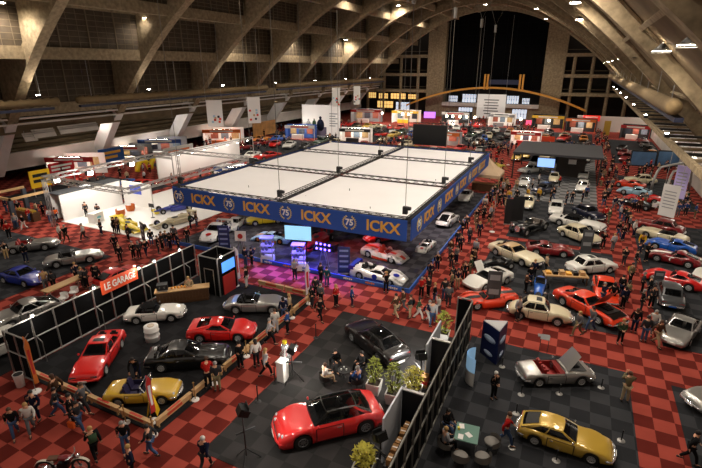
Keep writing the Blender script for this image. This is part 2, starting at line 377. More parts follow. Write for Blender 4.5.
    for e, tt, nm in ((1, .985, 'front_bumper'), (-1, .015, 'rear_bumper')):
        bw = hw(tt) * 1.0; xe = X(1 if e > 0 else 0)
        bmx = MB(); bmx.sm = True
        bmx.tube([(xe - e * .32, -bw * 1.02, .46), (xe - e * .06, -bw * .95, .46), (xe + e * .05, -bw * .6, .46), (xe + e * .07, 0, .46), (xe + e * .05, bw * .6, .46), (xe - e * .06, bw * .95, .46), (xe - e * .32, bw * 1.02, .46)],
                 .065 if S.get('chrome') else .075, 6)
        if kind not in ('prototype_racer', 'open_racer', 'classic_racer'):
            parts.append((nm, bmx.mesh(nm, CHROME if S.get('chrome') else MATS['paint_white']), -1, None if S.get('chrome') else 'paint', None))
        else: bmx.bm.free()
        pm = MB(); pm.box((0, 0, 0), (.02, .46, .11))
        if kind not in ('prototype_racer', 'open_racer', 'classic_racer'):
            parts.append(('number_plate', pm.mesh('number_plate', WHITE), -1, 'plate', (xe + e * .14, 0, .46)))
    if kind not in ('prototype_racer', 'open_racer'):
        mm = MB(); mm.sm = True; mm.lathe([(.0, -.05), (.06, -.04), (.075, 0), (.075, .02)], 10, Matrix.Rotation(-PI / 2, 4, 'Y'))
        mme = mm.mesh('mirror', CHROME if S.get('chrome') else MATS['paint_white'])
        for s in (1, -1): parts.append(('wing_mirror', mme, -1, None if S.get('chrome') else 'paint', (X(ta) - .15, s * (hw(ta) + .03), ztop(ta) + .09)))
    if kind not in ('prototype_racer', 'open_racer'):
        t1 = min(ta - .01, S['wh'][1] - R / L - .012); t0 = max(S['wh'][0] + R / L + .012, t1 - 1.25 / L)
        for s in (1, -1):
            def dp(u, v):
                t = t0 + (t1 - t0) * u; zb = zsill(t) + .03; h = ztop(t) - zb; w = hw(t); q = v * .9
                ks = [(0, .955), (.3, .992), (.6, 1.0), (.91, .955)]
                for (qa, ya), (qb, yb) in zip(ks, ks[1:]):
                    if q <= qb + 1e-6: y = ya + (yb - ya) * (q - qa) / (qb - qa); break
                return Vector((X(t), s * (y * w + .022), zb + h * q))
            m_ = MB(); m_.sm = True; m_.m(1); e_ = .03
            for a in ((0, e_, 0, 1), (1 - e_, 1, 0, 1), (e_, 1 - e_, 0, .05), (e_, 1 - e_, .96, 1)): patch(m_, dp, *a, 4, 6)
            m_.m(0); patch(m_, dp, e_, 1 - e_, .05, .96, 6, 6); parts.append(('door', m_.mesh('door', [MATS['paint_white'], BLACK]), -1, 'paint', None))
            m_ = MB(); m_.box(dp(.16, .82) + Vector((0, s * .02, 0)), (.16, .03, .03)); parts.append(('door_handle', m_.mesh('door_handle', CHROME), len(parts) - 1, None, None))
    # variants
    if 'fold' in var:
        mb = MB(); mb.sm = True
        mb.grid(lambda u, v: Vector((X(tb) + .05 + .42 * v - .1 * math.sin(PI * u) * (1 - v), (2 * u - 1) * bel * W / 2 * .95, ztop(tb) + .02 + .16 * math.sin(PI * v))), 8, 5)
        parts.append(('folded_soft_top', mb.mesh('folded_top', CLOTH), -1, None, None))
    if 'hood' in var:                      # raised bonnet over the open engine bay
        xh = X(ta) + .12; lh = (X(.96) - xh) * .8; wd = hw(.8) * .8; up = 1.0
        mb = MB(); mb.grid(lambda u, v: Vector((xh + lh * v * math.cos(up), (2 * u - 1) * wd * (1 - .12 * v), ztop(.75) + .07 + lh * v * math.sin(up) * .95 + .04 * (1 - (2 * u - 1) ** 2))), 6, 6)
        parts.append(('raised_bonnet', mb.mesh('bonnet', MATS['paint_white']), -1, 'paint', None))
        mb = MB(); zt = ztop(.8) + .06
        mb.box((xh + lh * .5, 0, zt), (lh * .9, wd * 1.7, .04)); mb.m(1)
        mb.box((xh + lh * .45, 0, zt + .06), (lh * .55, wd * .7, .1))
        for k in range(3): mb.tube([(xh + lh * (.3 + .15 * k), -wd * .3, zt + .12), (xh + lh * (.3 + .15 * k), wd * .3, zt + .12)], .04, 6)
        parts.append(('engine', mb.mesh('engine', [BLACK, DALLOY]), -1, None, None))
    if 'blackhood' in var:
        mb = MB(); mb.sm = True
        mb.grid(lambda u, v: Vector((X(ta + .03 + (.97 - ta - .03) * v), (2 * u - 1) * .74 * hw(.8), ztop(ta + .03 + (.97 - ta - .03) * v) + .062 * (1 - .3 * (2 * u - 1) ** 2) + .004)), 6, 8)
        parts.append(('bonnet', mb.mesh('bonnet', paint('black', (12, 12, 13))), -1, None, None))
    if 'wing' in var:
        mb = MB(); zt = ztop(.05); wz = zt + (.42 if kind != 'prototype_racer' else .3)
        mb.box((X(.02), 0, wz), (.36, W * .9, .04), ry=.12)
        for s in (1, -1): mb.box((X(.03), s * W * .45, wz - .12), (.5, .03, .34))
        for s in (1, -1): mb.box((X(.04), s * W * .2, (wz + zt) / 2), (.16, .03, wz - zt))
        parts.append(('rear_wing', mb.mesh('rear_wing', MATS['paint_white']), -1, 'wing', None))
    if 'stripe' in var:                    # painted stripe running nose to tail
        mb = MB(); mb.sm = True
        def sp(u, v, a, b):
            t = a + (b - a) * v; return Vector((X(t), (2 * u - 1) * .2, ztop(t) + .056))
        mb.grid(lambda u, v: sp(u, v, ta + .02, .985), 2, 8); mb.grid(lambda u, v: sp(u, v, .02, tb - .01), 2, 4)
        parts.append(('stripe', mb.mesh('stripe', MATS['paint_white']), -1, 'stripe', None))
    if 'lower' in var:                     # coloured band along the sills
        mb = MB(); mb.sm = True
        for s in (1, -1):
            a, b = S['wh'][0] + R / L + .01, S['wh'][1] - R / L - .01
            def lb(u, v):
                t = a + (b - a) * u; zb = zsill(t); h = ztop(t) - zb
                return Vector((X(t), s * (hw(t) * (.965 + .04 * v) + .006), zb + .02 + h * .42 * v))
            mb.grid(lb, 8, 2)
        parts.append(('side_band', mb.mesh('side_band', MATS['paint_white']), -1, 'stripe', None))
    if 'number' in var:                    # roundel with a racing number on door and bonnet
        mb = MB(); tt = .83; mb.lathe([(.26, 0), (.26, .012)], 18, Matrix.Translation((X(tt), 0, ztop(tt) + .05)) @ Matrix.Rotation(.12, 4, 'Y'))
        for s in (1, -1):
            mb.lathe([(.24, 0), (.24, .02)], 18, Matrix.Translation((X(.5), s * (hw(.5) * 1.0), .56)) @ Matrix.Rotation(PI / 2, 4, 'X'))
        parts.append(('number_roundel', mb.mesh('roundel', MATS['paint_white']), -1, 'roundel', None))
    if 'doors' in var:                     # doors swung up
        for s in (1, -1):
            mb = MB(); mb.grid(lambda u, v: Vector((X(.42 + .2 * u), s * (W * .36 + .5 * v), .95 + .75 * v)), 3, 3)
            parts.append(('raised_door', mb.mesh('door', MATS['paint_white']), -1, 'paint', None))
    PROTO[key] = parts; return parts
FARP = {}
def far_proto(kind, var=''):
    """one simple mesh for a car only a few pixels long"""
    key = kind + var
    if key in FARP: return FARP[key]
    bm = bmesh.new(); mats = []; slots = []
    for nm, me, par, k, loc in build_proto(kind, var):
        if nm in ('seat', 'steering_wheel', 'number_plate', 'wing_mirror', 'door', 'door_handle'): continue
        nv = len(bm.verts); nf = len(bm.faces); bm.from_mesh(me); bm.verts.ensure_lookup_table(); bm.faces.ensure_lookup_table()
        off = Vector(loc) if loc else Vector()
        if par >= 0: off = Vector(build_proto(kind, var)[par][4] or (0, 0, 0))
        for v in bm.verts[nv:]: v.co += off
        ms_ = [k if k in ('paint', 'roof') and i_ == 0 else m_ for i_, m_ in enumerate(me.materials)]
        for mk in ms_:
            if mk not in mats: mats.append(mk)
        for f in bm.faces[nf:]: f.material_index = mats.index(ms_[f.material_index])
    out = bpy.data.meshes.new('car'); bm.to_mesh(out); bm.free()
    for mk in mats: out.materials.append(MATS['paint_white'] if isinstance(mk, str) else mk)
    FARP[key] = (out, mats); return FARP[key]
CARS = []        # (location, short name, half length, heading)
def override(o, i, m):
    o.material_slots[i].link = 'OBJECT'; o.material_slots[i].material = m
def place_car(kind, col, rear, front, name, label, short, var='', cols=None, cat='car', group=None, scale=1.0, far=False):
    scale *= .94
    if isinstance(rear, tuple) and len(rear) == 2 and not isinstance(rear[0], Vector):
        a, b = at(*rear, .6), at(*front, .6)
    c = (a + b) / 2; h = math.atan2(b.y - a.y, b.x - a.x)
    return put_car(kind, col, c.x, c.y, h, name, label, short, var, cols, cat, group, scale, far)
def put_car(kind, col, x, y, h, name, label, short, var='', cols=None, cat='car', group=None, scale=1.0, far=False):
    cols = cols or {}
    z = CARPET_Z
    CARS.append((Vector((x, y, 0)), short, SPECS[kind]['L'] / 2 * scale, h, SPECS[kind]['W'] / 2 * scale))
    if far:
        me, keys = far_proto(kind, var); o = link(name, me, None, (x, y, z), h); o.scale = (scale,) * 3
        for i, k in enumerate(keys):
            if isinstance(k, str): override(o, i, cols.get(k, col))
        return tag(o, label, cat, group)
    root = thing(name, label, cat, (x, y, z), h, group); root.scale = (scale,) * 3
    made = []
    for nm, me, par, k, loc in build_proto(kind, var):
        o = link(nm, me, made[par] if par >= 0 else root, loc); made.append(o)
        if k == 'roof': override(o, 0, cols.get('roof', col))
        elif k == 'paint': override(o, 0, col)
        elif k and k in cols: override(o, 0, cols[k])
    return root
CARPET_Z = 0.02
# ---- open-wheel racers, vintage cars, motorcycle
def wheel_pair(root, x, y, rad, wt, rim=ALLOY):
    for s in (1, -1):
        wm = MB(); wm.sm = True; Mx = Matrix.Rotation(PI / 2, 4, 'X')
        wm.lathe([(rad * .5, -wt / 2), (rad * .92, -wt / 2), (rad, -wt / 2 + .04), (rad, wt / 2 - .04), (rad * .92, wt / 2), (rad * .5, wt / 2)], 20, Mx, False)
        w = wm.obj('wheel', TYRE, root, (x, s * y, rad))
        r = MB(); r.lathe([(rad * .52, -wt * .4), (rad * .52, wt * .4)], 14, Mx); r.lathe([(.06, -wt * .5), (.06, wt * .5)], 8, Mx); r.obj('rim', rim, w)
def put_formula(col, wingcol, rear, front, name, label, short, scale=1.0, cat='racing car'):
    a, b = at(*rear, .5), at(*front, .5); c = (a + b) / 2; h = math.atan2(b.y - a.y, b.x - a.x)
    CARS.append((Vector((c.x, c.y, 0)), short, 2.3, h, .95))
    root = thing(name, label, cat, (c.x, c.y, CARPET_Z), h); root.scale = (scale,) * 3
    mb = MB(); mb.sm = True; rows = []
    for x, w, z0, z1 in ((-2.1, .16, .25, .5), (-1.5, .3, .14, .85), (-.7, .36, .1, .95), (-.45, .38, .1, .72), (.1, .36, .1, .68), (.9, .3, .12, .6), (1.7, .2, .16, .45), (2.3, .1, .2, .32)):
        rows.append([mb.bm.verts.new((x, w * math.cos(k * PI / 6) * (1 if abs(math.cos(k * PI / 6)) < .9 else 1), (z0 + z1) / 2 + (z1 - z0) / 2 * math.sin(k * PI / 6))) for k in range(12)])
    for p, q in zip(rows, rows[1:]):
        for k in range(12): mb.face([p[k], p[(k + 1) % 12], q[(k + 1) % 12], q[k]])
    mb.face(rows[0]); mb.face(rows[-1])
    mb.obj('body', col, root)
    for s in (1, -1):
        p = MB(); p.sm = False; p.box((-.55, s * .58, .34), (1.7, .42, .44)); p.box((.38, s * .54, .3), (.3, .3, .34), rz=-s * .5); p.obj('sidepod', col, root)
    cp = MB(); cp.lathe([(.26, 0), (.28, .05)], 14, Matrix.Translation((-.15, 0, .68)) @ Matrix.Diagonal((1.4, .8, 1, 1))); cp.obj('cockpit', BLACK, root)
    fw = MB(); fw.box((2.15, 0, .2), (.4, 1.5, .04)); [fw.box((2.15, s * .75, .25), (.5, .03, .22)) for s in (1, -1)]; fw.obj('front_wing', wingcol, root)
    rw = MB(); rw.box((-2.2, 0, .95), (.4, 1.1, .05), ry=.15); [rw.box((-2.2, s * .55, .8), (.55, .03, .5)) for s in (1, -1)]; rw.box((-2.1, 0, .6), (.1, .06, .7)); rw.obj('rear_wing', wingcol, root)
    su = MB()
    for s in (1, -1):
        for x, xi in ((1.45, 1.3), (1.6, 1.4), (-1.45, -1.3), (-1.6, -1.5)): su.tube([(xi, s * .2, .35), (x, s * .8, .33)], .02, 5)
    su.obj('suspension', BLACK, root)
    wheel_pair(root, 1.5, .82, .3, .3); wheel_pair(root, -1.5, .8, .34, .42)
    return root
def put_vintage(col, rear, front, name, label, short, two=False, scale=1.0, fender=None, cat='vintage car', seat=None):
    a, b = at(*rear, .6), at(*front, .6); c = (a + b) / 2; h = math.atan2(b.y - a.y, b.x - a.x)
    CARS.append((Vector((c.x, c.y, 0)), short, 2.0 * scale, h, .8))
    root = thing(name, label, cat, (c.x, c.y, CARPET_Z), h); root.scale = (scale,) * 3
    mb = MB(); mb.sm = True; rows = []
    for x, w, z0, z1 in ((-2.0, .08, .5, .62), (-1.7, .3, .4, .8), (-1.1, .42, .34, .9), (-.85, .44, .32, .62), (-.2, .44, .32, .66), (.05, .42, .32, .92), (.9, .34, .34, .88), (1.55, .28, .36, .84), (1.62, .24, .4, .8)):
        rows.append([mb.bm.verts.new((x, w * max(-1, min(1, 1.25 * math.cos(k * PI / 6))), (z0 + z1) / 2 + (z1 - z0) / 2 * math.sin(k * PI / 6))) for k in range(12)])
    for p, q in zip(rows, rows[1:]):
        for k in range(12): mb.face([p[k], p[(k + 1) % 12], q[(k + 1) % 12], q[k]])
    mb.face(rows[0]); mb.face(rows[-1]); mb.obj('body', col, root)
    g = MB(); g.lathe([(.26, 0), (.27, .06)], 16, Matrix.Translation((1.6, 0, .6)) @ Matrix.Rotation(PI / 2, 4, 'Y') @ Matrix.Diagonal((1, .85, 1, 1))); g.obj('radiator', CHROME, root)
    cp = MB(); cp.box((-.52, 0, .68), (.66, .7, .06)); cp.box((-.86, 0, .84), (.12, .7, .3)); cp.obj('seat', seat or INT, root)
    sc = MB(); sc.box((.08, 0, 1.02), (.03, .7, .26), ry=-.3); sc.obj('windscreen', GLASS, root)
    st = MB(); st.tube([(0, .17 * math.cos(k * PI / 6), .17 * math.sin(k * PI / 6)) for k in range(13)], .015, 5, False); st.obj('steering_wheel', BLACK, root, (-.2, .2, .9))
    for s in (1, -1):
        l = MB(); l.sm = True; l.lathe([(.03, -.14), (.11, -.06), (.13, .04), (.1, .08)], 12, Matrix.Rotation(PI / 2, 4, 'Y')); l.obj('headlight', CHROME, root, (1.55, s * .46, .78))
        if fender:
            for xw in (1.3, -1.3):
                f = MB(); f.sm = True; f.grid(lambda u, v: Vector((xw + .44 * math.cos(PI * (.04 + .96 * u)), s * (.5 + .24 * v), .34 + .44 * math.sin(PI * (.04 + .96 * u)))), 10, 2); f.obj('wing', fender, root)
            f = MB(); f.box((0, s * .6, .34), (1.8, .22, .04)); f.obj('running_board', fender, root)
    for x in (1.3, -1.3): ax = MB(); ax.tube([(x, -.62, .34), (x, .62, .34)], .04, 6); ax.obj('axle', BLACK, root)
    wheel_pair(root, 1.3, .64, .36, .13); wheel_pair(root, -1.3, .64, .36, .13)
    return root
# ------------------------------------------------------------------ people (face +X, feet on z = 0)
SKIN = mat('skin', (214, 160, 128), 0.55)
SHOE = mat('shoe_leather', (28, 24, 22), 0.5)
def skin_mesh(name, verts, edges, rad, root, m, sub=1):
    me = bpy.data.meshes.new(name); me.from_pydata(verts, edges, [])
    o = bpy.data.objects.new(name, me); COL.objects.link(o)
    k = o.modifiers.new('skin', 'SKIN'); k.use_smooth_shade = True
    sv = me.skin_vertices[0].data
    for i, r in enumerate(rad):
        sv[i].radius = r if isinstance(r, tuple) else (r, r)
        sv[i].use_root = (i == root)
    s = o.modifiers.new('sub', 'SUBSURF'); s.levels = sub; s.render_levels = sub
    out = bpy.data.meshes.new_from_object(o.evaluated_get(bpy.context.evaluated_depsgraph_get()))
    bpy.data.objects.remove(o); bpy.data.meshes.remove(me)
    out.materials.clear(); out.materials.append(m)
    for p in out.polygons: p.use_smooth = True
    return out
def add_tubes(me, tubes):
    bm = bmesh.new(); bm.from_mesh(me); mb = MB(); mb.bm.free(); mb.bm = bm; mb.sm = True
    for pts, r in tubes: mb.tube(pts, r, 5)
    bm.to_mesh(me); bm.free()
# each pose: elbows, wrists (left then right), hip height, knees, ankles, lean (chest shift forward), head tilt
POSES = {
 'standing':     dict(e=[(-.04, .27, 1.13), (-.04, -.27, 1.13)], w=[(.08, .27, .90), (.08, -.27, .90)], k=[(.02, .10, .49), (.02, -.10, .49)], a=[(0, .11, .08), (0, -.11, .08)]),
 'standing with hands together': dict(e=[(-.02, .26, 1.12), (-.02, -.26, 1.12)], w=[(.22, .07, 1.05), (.22, -.07, 1.05)], k=[(.02, .10, .49), (.02, -.10, .49)], a=[(0, .12, .08), (-.02, -.12, .08)]),
 'walking':      dict(e=[(.10, .26, 1.14), (-.16, -.26, 1.15)], w=[(.28, .23, .98), (-.14, -.27, .92)], k=[(-.02, .09, .48), (.22, -.09, .52)], a=[(-.32, .09, .16), (.30, -.09, .08)], lean=.05),
 'taking a photo': dict(e=[(.14, .24, 1.20), (.14, -.24, 1.20)], w=[(.32, .08, 1.46), (.32, -.08, 1.46)], k=[(.02, .11, .49), (.02, -.11, .49)], a=[(0, .13, .08), (0, -.13, .08)]),
 'bending forward': dict(e=[(.42, .26, 1.04), (.42, -.26, 1.04)], w=[(.55, .20, .82), (.55, -.20, .82)], k=[(.04, .11, .49), (.02, -.11, .49)], a=[(0, .12, .08), (0, -.12, .08)], lean=.34, drop=.10),
 'with crossed arms': dict(e=[(.02, .28, 1.13), (.02, -.28, 1.13)], w=[(.22, -.06, 1.17), (.24, .06, 1.13)], k=[(.02, .12, .49), (.02, -.12, .49)], a=[(0, .16, .08), (0, -.16, .08)]),
 'sitting':      dict(e=[(.06, .28, .80), (.06, -.28, .80)], w=[(.32, .16, .72), (.32, -.16, .72)], hip=.52, k=[(.46, .14, .52), (.46, -.14, .52)], a=[(.46, .14, .08), (.50, -.14, .08)], lean=.03),
}
PERS = {}
def person_proto(pose):
    if pose in PERS: return PERS[pose]
    P = POSES[pose]; hz = P.get('hip', .93); ln = P.get('lean', 0); dr = P.get('drop', 0)
    pel = (0, 0, hz); sp = (ln * .35, 0, hz + .22); ch = (ln * .8, 0, hz + .44 - dr * .6); nk = (ln * 1.05, 0, hz + .57 - dr); hd = (ln * 1.15 + .02, 0, hz + .67 - dr); ht = (ln * 1.2 + .02, 0, hz + .80 - dr)
    sh = [(ln * .85, .19, hz + .48 - dr * .7), (ln * .85, -.19, hz + .48 - dr * .7)]
    V = [pel, sp, ch, nk, hd, ht]; E = [(0, 1), (1, 2), (2, 3), (3, 4), (4, 5)]; Rr = [.13, .115, .13, .052, (.085, .082), (.062, .06)]
    hips = [(0, .095, hz - .05), (0, -.095, hz - .05)]
    for i in (0, 1):
        b = len(V); V += [sh[i], P['e'][i], P['w'][i]]; E += [(2, b), (b, b + 1), (b + 1, b + 2)]; Rr += [.062, .042, .03]
        w = Vector(P['w'][i]); d = (w - Vector(P['e'][i])).normalized(); V.append(tuple(w + d * .07)); E.append((b + 2, b + 3)); Rr.append((.038, .026))
    for i in (0, 1):
        b = len(V); a = P['a'][i]; V += [hips[i], P['k'][i], a, (a[0] + .16, a[1], a[2] - .04)]; E += [(0, b), (b, b + 1), (b + 1, b + 2), (b + 2, b + 3)]; Rr += [.085, .058, .042, .034]
    b = len(V); V += [(hd[0] + .105, 0, hd[2] + .005)]; E += [(4, b)]; Rr += [.014]
    body = skin_mesh('person', V, E, Rr, 0, SKIN)
    tubes = []
    for i in (0, 1):                        # four unequal fingers and a thumb on each hand, slightly curled
        w = Vector(P['w'][i]); d = (w - Vector(P['e'][i])).normalized(); lat = d.cross(Vector((1, 0, .2))).normalized()
        nrm = lat.cross(d)
        for k, fl in enumerate((.07, .08, .075, .06)):
            p = w + d * .08 + lat * (.019 * (k - 1.5))
            tubes.append(([p, p + d * fl * .55 + nrm * .008, p + d * fl * .9 + nrm * .03], [.010, .009, .007]))
        p = w + d * .03 + lat * .028; tubes.append(([p, p + lat * .03 + d * .025, p + lat * .034 + d * .055], [.011, .010, .008]))
    for s in (1, -1): tubes.append(([(hd[0], s * .08, hd[2] + .02), (hd[0] - .01, s * .1, hd[2] + .03)], [.026, .02]))
    add_tubes(body, tubes)
    # jacket
    V = [(0, 0, hz - .04), sp, ch, (nk[0], 0, nk[2] - .035)]; E = [(0, 1), (1, 2), (2, 3)]; Rr = [(.165, .155), (.15, .14), (.165, .155), (.085, .08)]
    for i in (0, 1):
        b = len(V); V += [sh[i], P['e'][i], P['w'][i]]; E += [(2, b), (b, b + 1), (b + 1, b + 2)]; Rr += [.088, .066, .05]
    jacket = skin_mesh('jacket', V, E, Rr, 0, MATS['paint_white'])
    V = [(0, 0, hz + .03)]; E = []; Rr = [(.15, .14)]
    for i in (0, 1):
        b = len(V); a = P['a'][i]; V += [hips[i], P['k'][i], (a[0], a[1], a[2] + .03)]; E += [(0, b), (b, b + 1), (b + 1, b + 2)]; Rr += [.105, .078, .062]
    trousers = skin_mesh('trousers', V, E, Rr, 0, MATS['paint_white'])
    hm = MB(); hm.sm = True
    Mh = Matrix.Translation((hd[0] - .012, 0, hd[2] + .035)) @ Matrix.Rotation(-.35 + ln * .8, 4, 'Y')
    hm.lathe([(.108 * math.cos(t), .125 * math.sin(t)) for t in (-.25, .1, .5, .9, 1.25, 1.5)], 12, Mh); hair = hm.mesh('hair', MATS['paint_white'])
    hm = MB(); hm.sm = True
    hm.lathe([(.108 * math.cos(t), .125 * math.sin(t)) for t in (-.25, .1, .5, .9, 1.25, 1.5)], 12, Mh)
    hm.lathe([(.05, .02), (.085, -.06), (.09, -.16), (.05, -.22)], 8, Matrix.Translation((hd[0] - .06, 0, hd[2] + .05)) @ Matrix.Diagonal((.7, 1.1, 1, 1))); long = hm.mesh('hair', MATS['paint_white'])
    shoes = []
    for i in (0, 1):
        a = P['a'][i]; s = MB(); s.sm = True
        s.tube([(a[0] - .09, a[1], a[2] - .035), (a[0] - .03, a[1], a[2] - .02), (a[0] + .08, a[1], a[2] - .03), (a[0] + .19, a[1], a[2] - .048)], [.035, .05, .046, .028], 8); shoes.append(s.mesh('shoe', SHOE))
    bp = MB(); bp.sm = True
    bp.grid(lambda u, v: Vector((-.15 - .15 * math.sin(PI * u) ** .6 * math.sin(PI * v) ** .6 + sp[0], .17 * math.cos(PI * u), hz + .06 + .46 * v)), 8, 6); bag = bp.mesh('backpack', MATS['paint_white'])
    bmn = MB(); bmn.tube([(P['w'][1][0], P['w'][1][1], P['w'][1][2] - .08), (P['w'][1][0], P['w'][1][1], P['w'][1][2] - .2)], .012, 5); bmn.box((P['w'][1][0], P['w'][1][1] - .02, P['w'][1][2] - .36), (.34, .12, .32))
    hb = bmn.mesh('carrier_bag', MATS['paint_white'])
    PERS[pose] = dict(body=body, jacket=jacket, trousers=trousers, hair=hair, long=long, shoes=shoes, bag=bag, hb=hb); return PERS[pose]
CLOTHS = {'black': (17, 17, 19), 'navy': (22, 28, 52), 'grey': (98, 99, 102), 'charcoal': (46, 47, 50), 'white': (214, 212, 206), 'red': (176, 30, 26), 'blue': (42, 74, 130), 'green': (52, 74, 52),
          'beige': (176, 156, 124), 'brown': (78, 54, 38), 'khaki': (118, 108, 80), 'pale grey': (168, 168, 170), 'denim': (62, 82, 116), 'yellow': (214, 168, 34), 'orange': (214, 92, 36), 'tan': (196, 164, 118), 'teal': (34, 82, 92), 'silver': (150, 152, 156)}
HAIRS = {'dark': (28, 20, 16), 'brown': (74, 48, 30), 'grey': (138, 134, 130), 'fair': (178, 140, 84), 'white': (205, 202, 196), 'black': (14, 12, 12)}
def cloth(n): return mat('cloth_' + n.replace(' ', '_'), CLOTHS[n], .9, noise=.18, nscale=14, spec=.2)
def hairm(n): return mat('hair_' + n, HAIRS[n], .6)
PEOPLE = []
def person(px, py, top='black', bot='black', pose='standing', yaw=None, hair=None, bag=None, label=None, z=0.0, pt=None, hb=None, far=False, longh=None, skirt=None):
    p = pt if pt is not None else at(px, py, 0)
    if yaw is None: yaw = random.uniform(0, 360)
    s = random.uniform(.95, 1.06) if pose != 'sitting' else 1.0
    hair = hair if hair is not None else random.choice(['dark', 'dark', 'brown', 'grey', 'black', 'fair'])
    PEOPLE.append(dict(p=Vector((p.x, p.y, 0)), z=z, top=top, bot=bot, pose=pose, yaw=math.radians(yaw), s=s, hair=hair, bag=bag, hb=hb, label=label, far=far, long=random.random() < .22 if longh is None else longh))
def build_people():
    shorts = {}
    for d in PEOPLE:                        # wording: what each one wears and what they stand beside
        if d['label']: d['text'] = d['label']; continue
        best = None
        for c, n, hl, h, w in LAND:
            q = (d['p'] - c).length - hl * .5
            if best is None or q < best[0]: best = (q, n)
        verb = {'standing with hands together': 'standing', 'with crossed arms': 'standing', 'taking a photo': 'standing'}.get(d['pose'], d['pose'])
        gar = 'top'
        extra = f" with {d['bag']} backpack" if d['bag'] else (f" with {d['hb']} bag" if d['hb'] else '')
        d['text'] = f"person in {d['top']} top and {d['bot']} trousers{extra} {verb} by {best[1]}"
    by = {}
    for d in PEOPLE: by.setdefault(d['text'], []).append(d)
    for t, ds in by.items():
        if len(ds) > 1:
            ds.sort(key=lambda d: to_px(d['p'])[0])
            for i, d in enumerate(ds): d['text'] = t + ', ' + ordinal(i, len(ds))
    for d in PEOPLE:
        P = person_proto(d['pose']); z = d['z'] + .022
        if d['far']:
            me = far_person(d['pose']); o = link('person', me, None, (d['p'].x, d['p'].y, z), d['yaw']); o.scale = (d['s'],) * 3
            override(o, 1, cloth(d['top'])); override(o, 2, cloth(d['bot'])); override(o, 3, hairm(d['hair'] or 'grey'))
            tag(o, d['text'], 'person', 'visitors'); continue
        o = link('person', P['body'], None, (d['p'].x, d['p'].y, z), d['yaw']); o.scale = (d['s'],) * 3
        tag(o, d['text'], 'person', 'visitors')
        override(link('jacket', P['jacket'], o), 0, cloth(d['top'])); override(link('trousers', P['trousers'], o), 0, cloth(d['bot']))
        if d['hair']: override(link('hair', P['long' if d['long'] else 'hair'], o), 0, hairm(d['hair']))
        for s in P['shoes']: link('shoe', s, o)
        if d['bag']: override(link('backpack', P['bag'], o), 0, cloth(d['bag']))
        if d['hb']: override(link('carrier_bag', P['hb'], o), 0, cloth(d['hb']))
FP = {}
def far_person(pose):
    if pose in FP: return FP[pose]
    P = person_proto(pose); bm = bmesh.new()
    for i, k in enumerate(('body', 'jacket', 'trousers', 'hair')):
        n = len(bm.faces); bm.from_mesh(P[k]); bm.faces.ensure_lookup_table()
        for f in bm.faces[n:]: f.material_index = i
    me = bpy.data.meshes.new('person'); bm.to_mesh(me); bm.free()
    for m in (SKIN, SHOE, SHOE, SHOE): me.materials.append(m)
    FP[pose] = me; return me
# ------------------------------------------------------------------ the hall
AX = -27.5                                    # axis of the vault
CONC = mat('board_marked_concrete', (150, 134, 108), 0.9, noise=0.75, nscale=2.2, spec=.1)
CONCD = mat('grimy_concrete', (118, 102, 80), 0.95, noise=0.6, nscale=0.5, spec=.1)
LEGW = mat('whitewashed_concrete', (228, 224, 220), 0.85, noise=0.2, nscale=0.8)
PARA = mat('pale_plaster', (208, 200, 192), 0.85, noise=0.25, nscale=0.5)
BLIND = mat('blinded_pane', (74, 62, 46), 0.8, noise=0.8, nscale=1.0)
MULL = mat('window_bars', (104, 92, 72), 0.7)
NIGHT = mat('night_pane', (2, 2, 3), 0.5, spec=.05)
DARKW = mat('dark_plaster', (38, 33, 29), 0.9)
TS = 0.909
RED = checker('red_checker_carpet', (160, 70, 58), (98, 32, 25), TS, 5.23, 26.36)
GREY = checker('charcoal_checker_carpet', (56, 57, 60), (39, 40, 43), TS, 5.23, 26.36)
CHAR = checker('soft_charcoal_carpet', (54, 52, 52), (44, 43, 43), TS, 5.23, 26.36)
BLK = checker('black_carpet', (38, 38, 40), (30, 30, 32), TS, 5.23, 26.36)
TILE = checker('light_grey_checker_carpet', (128, 128, 128), (92, 92, 92), TS, 5.23, 26.36)
paint('white', (226, 224, 216))
f = MB(); f.boxmm((-82, -6, -.2), (22, 166, 0)); struct('floor', f, RED)
def zarch(o): return 31 - o * o / 65.5
OS = [38, 31.5, 25, 18.5, 12, 5.5]; ZS = [zarch(o) + 1.8 for o in OS[1:] + [0]]; ZLOW = zarch(38) + 1.8
def slab_z(o):
    o = abs(o)
    for k in range(6):
        if OS[k] >= o >= (OS[k + 1] if k < 5 else 0): return ZS[k]
    return ZLOW
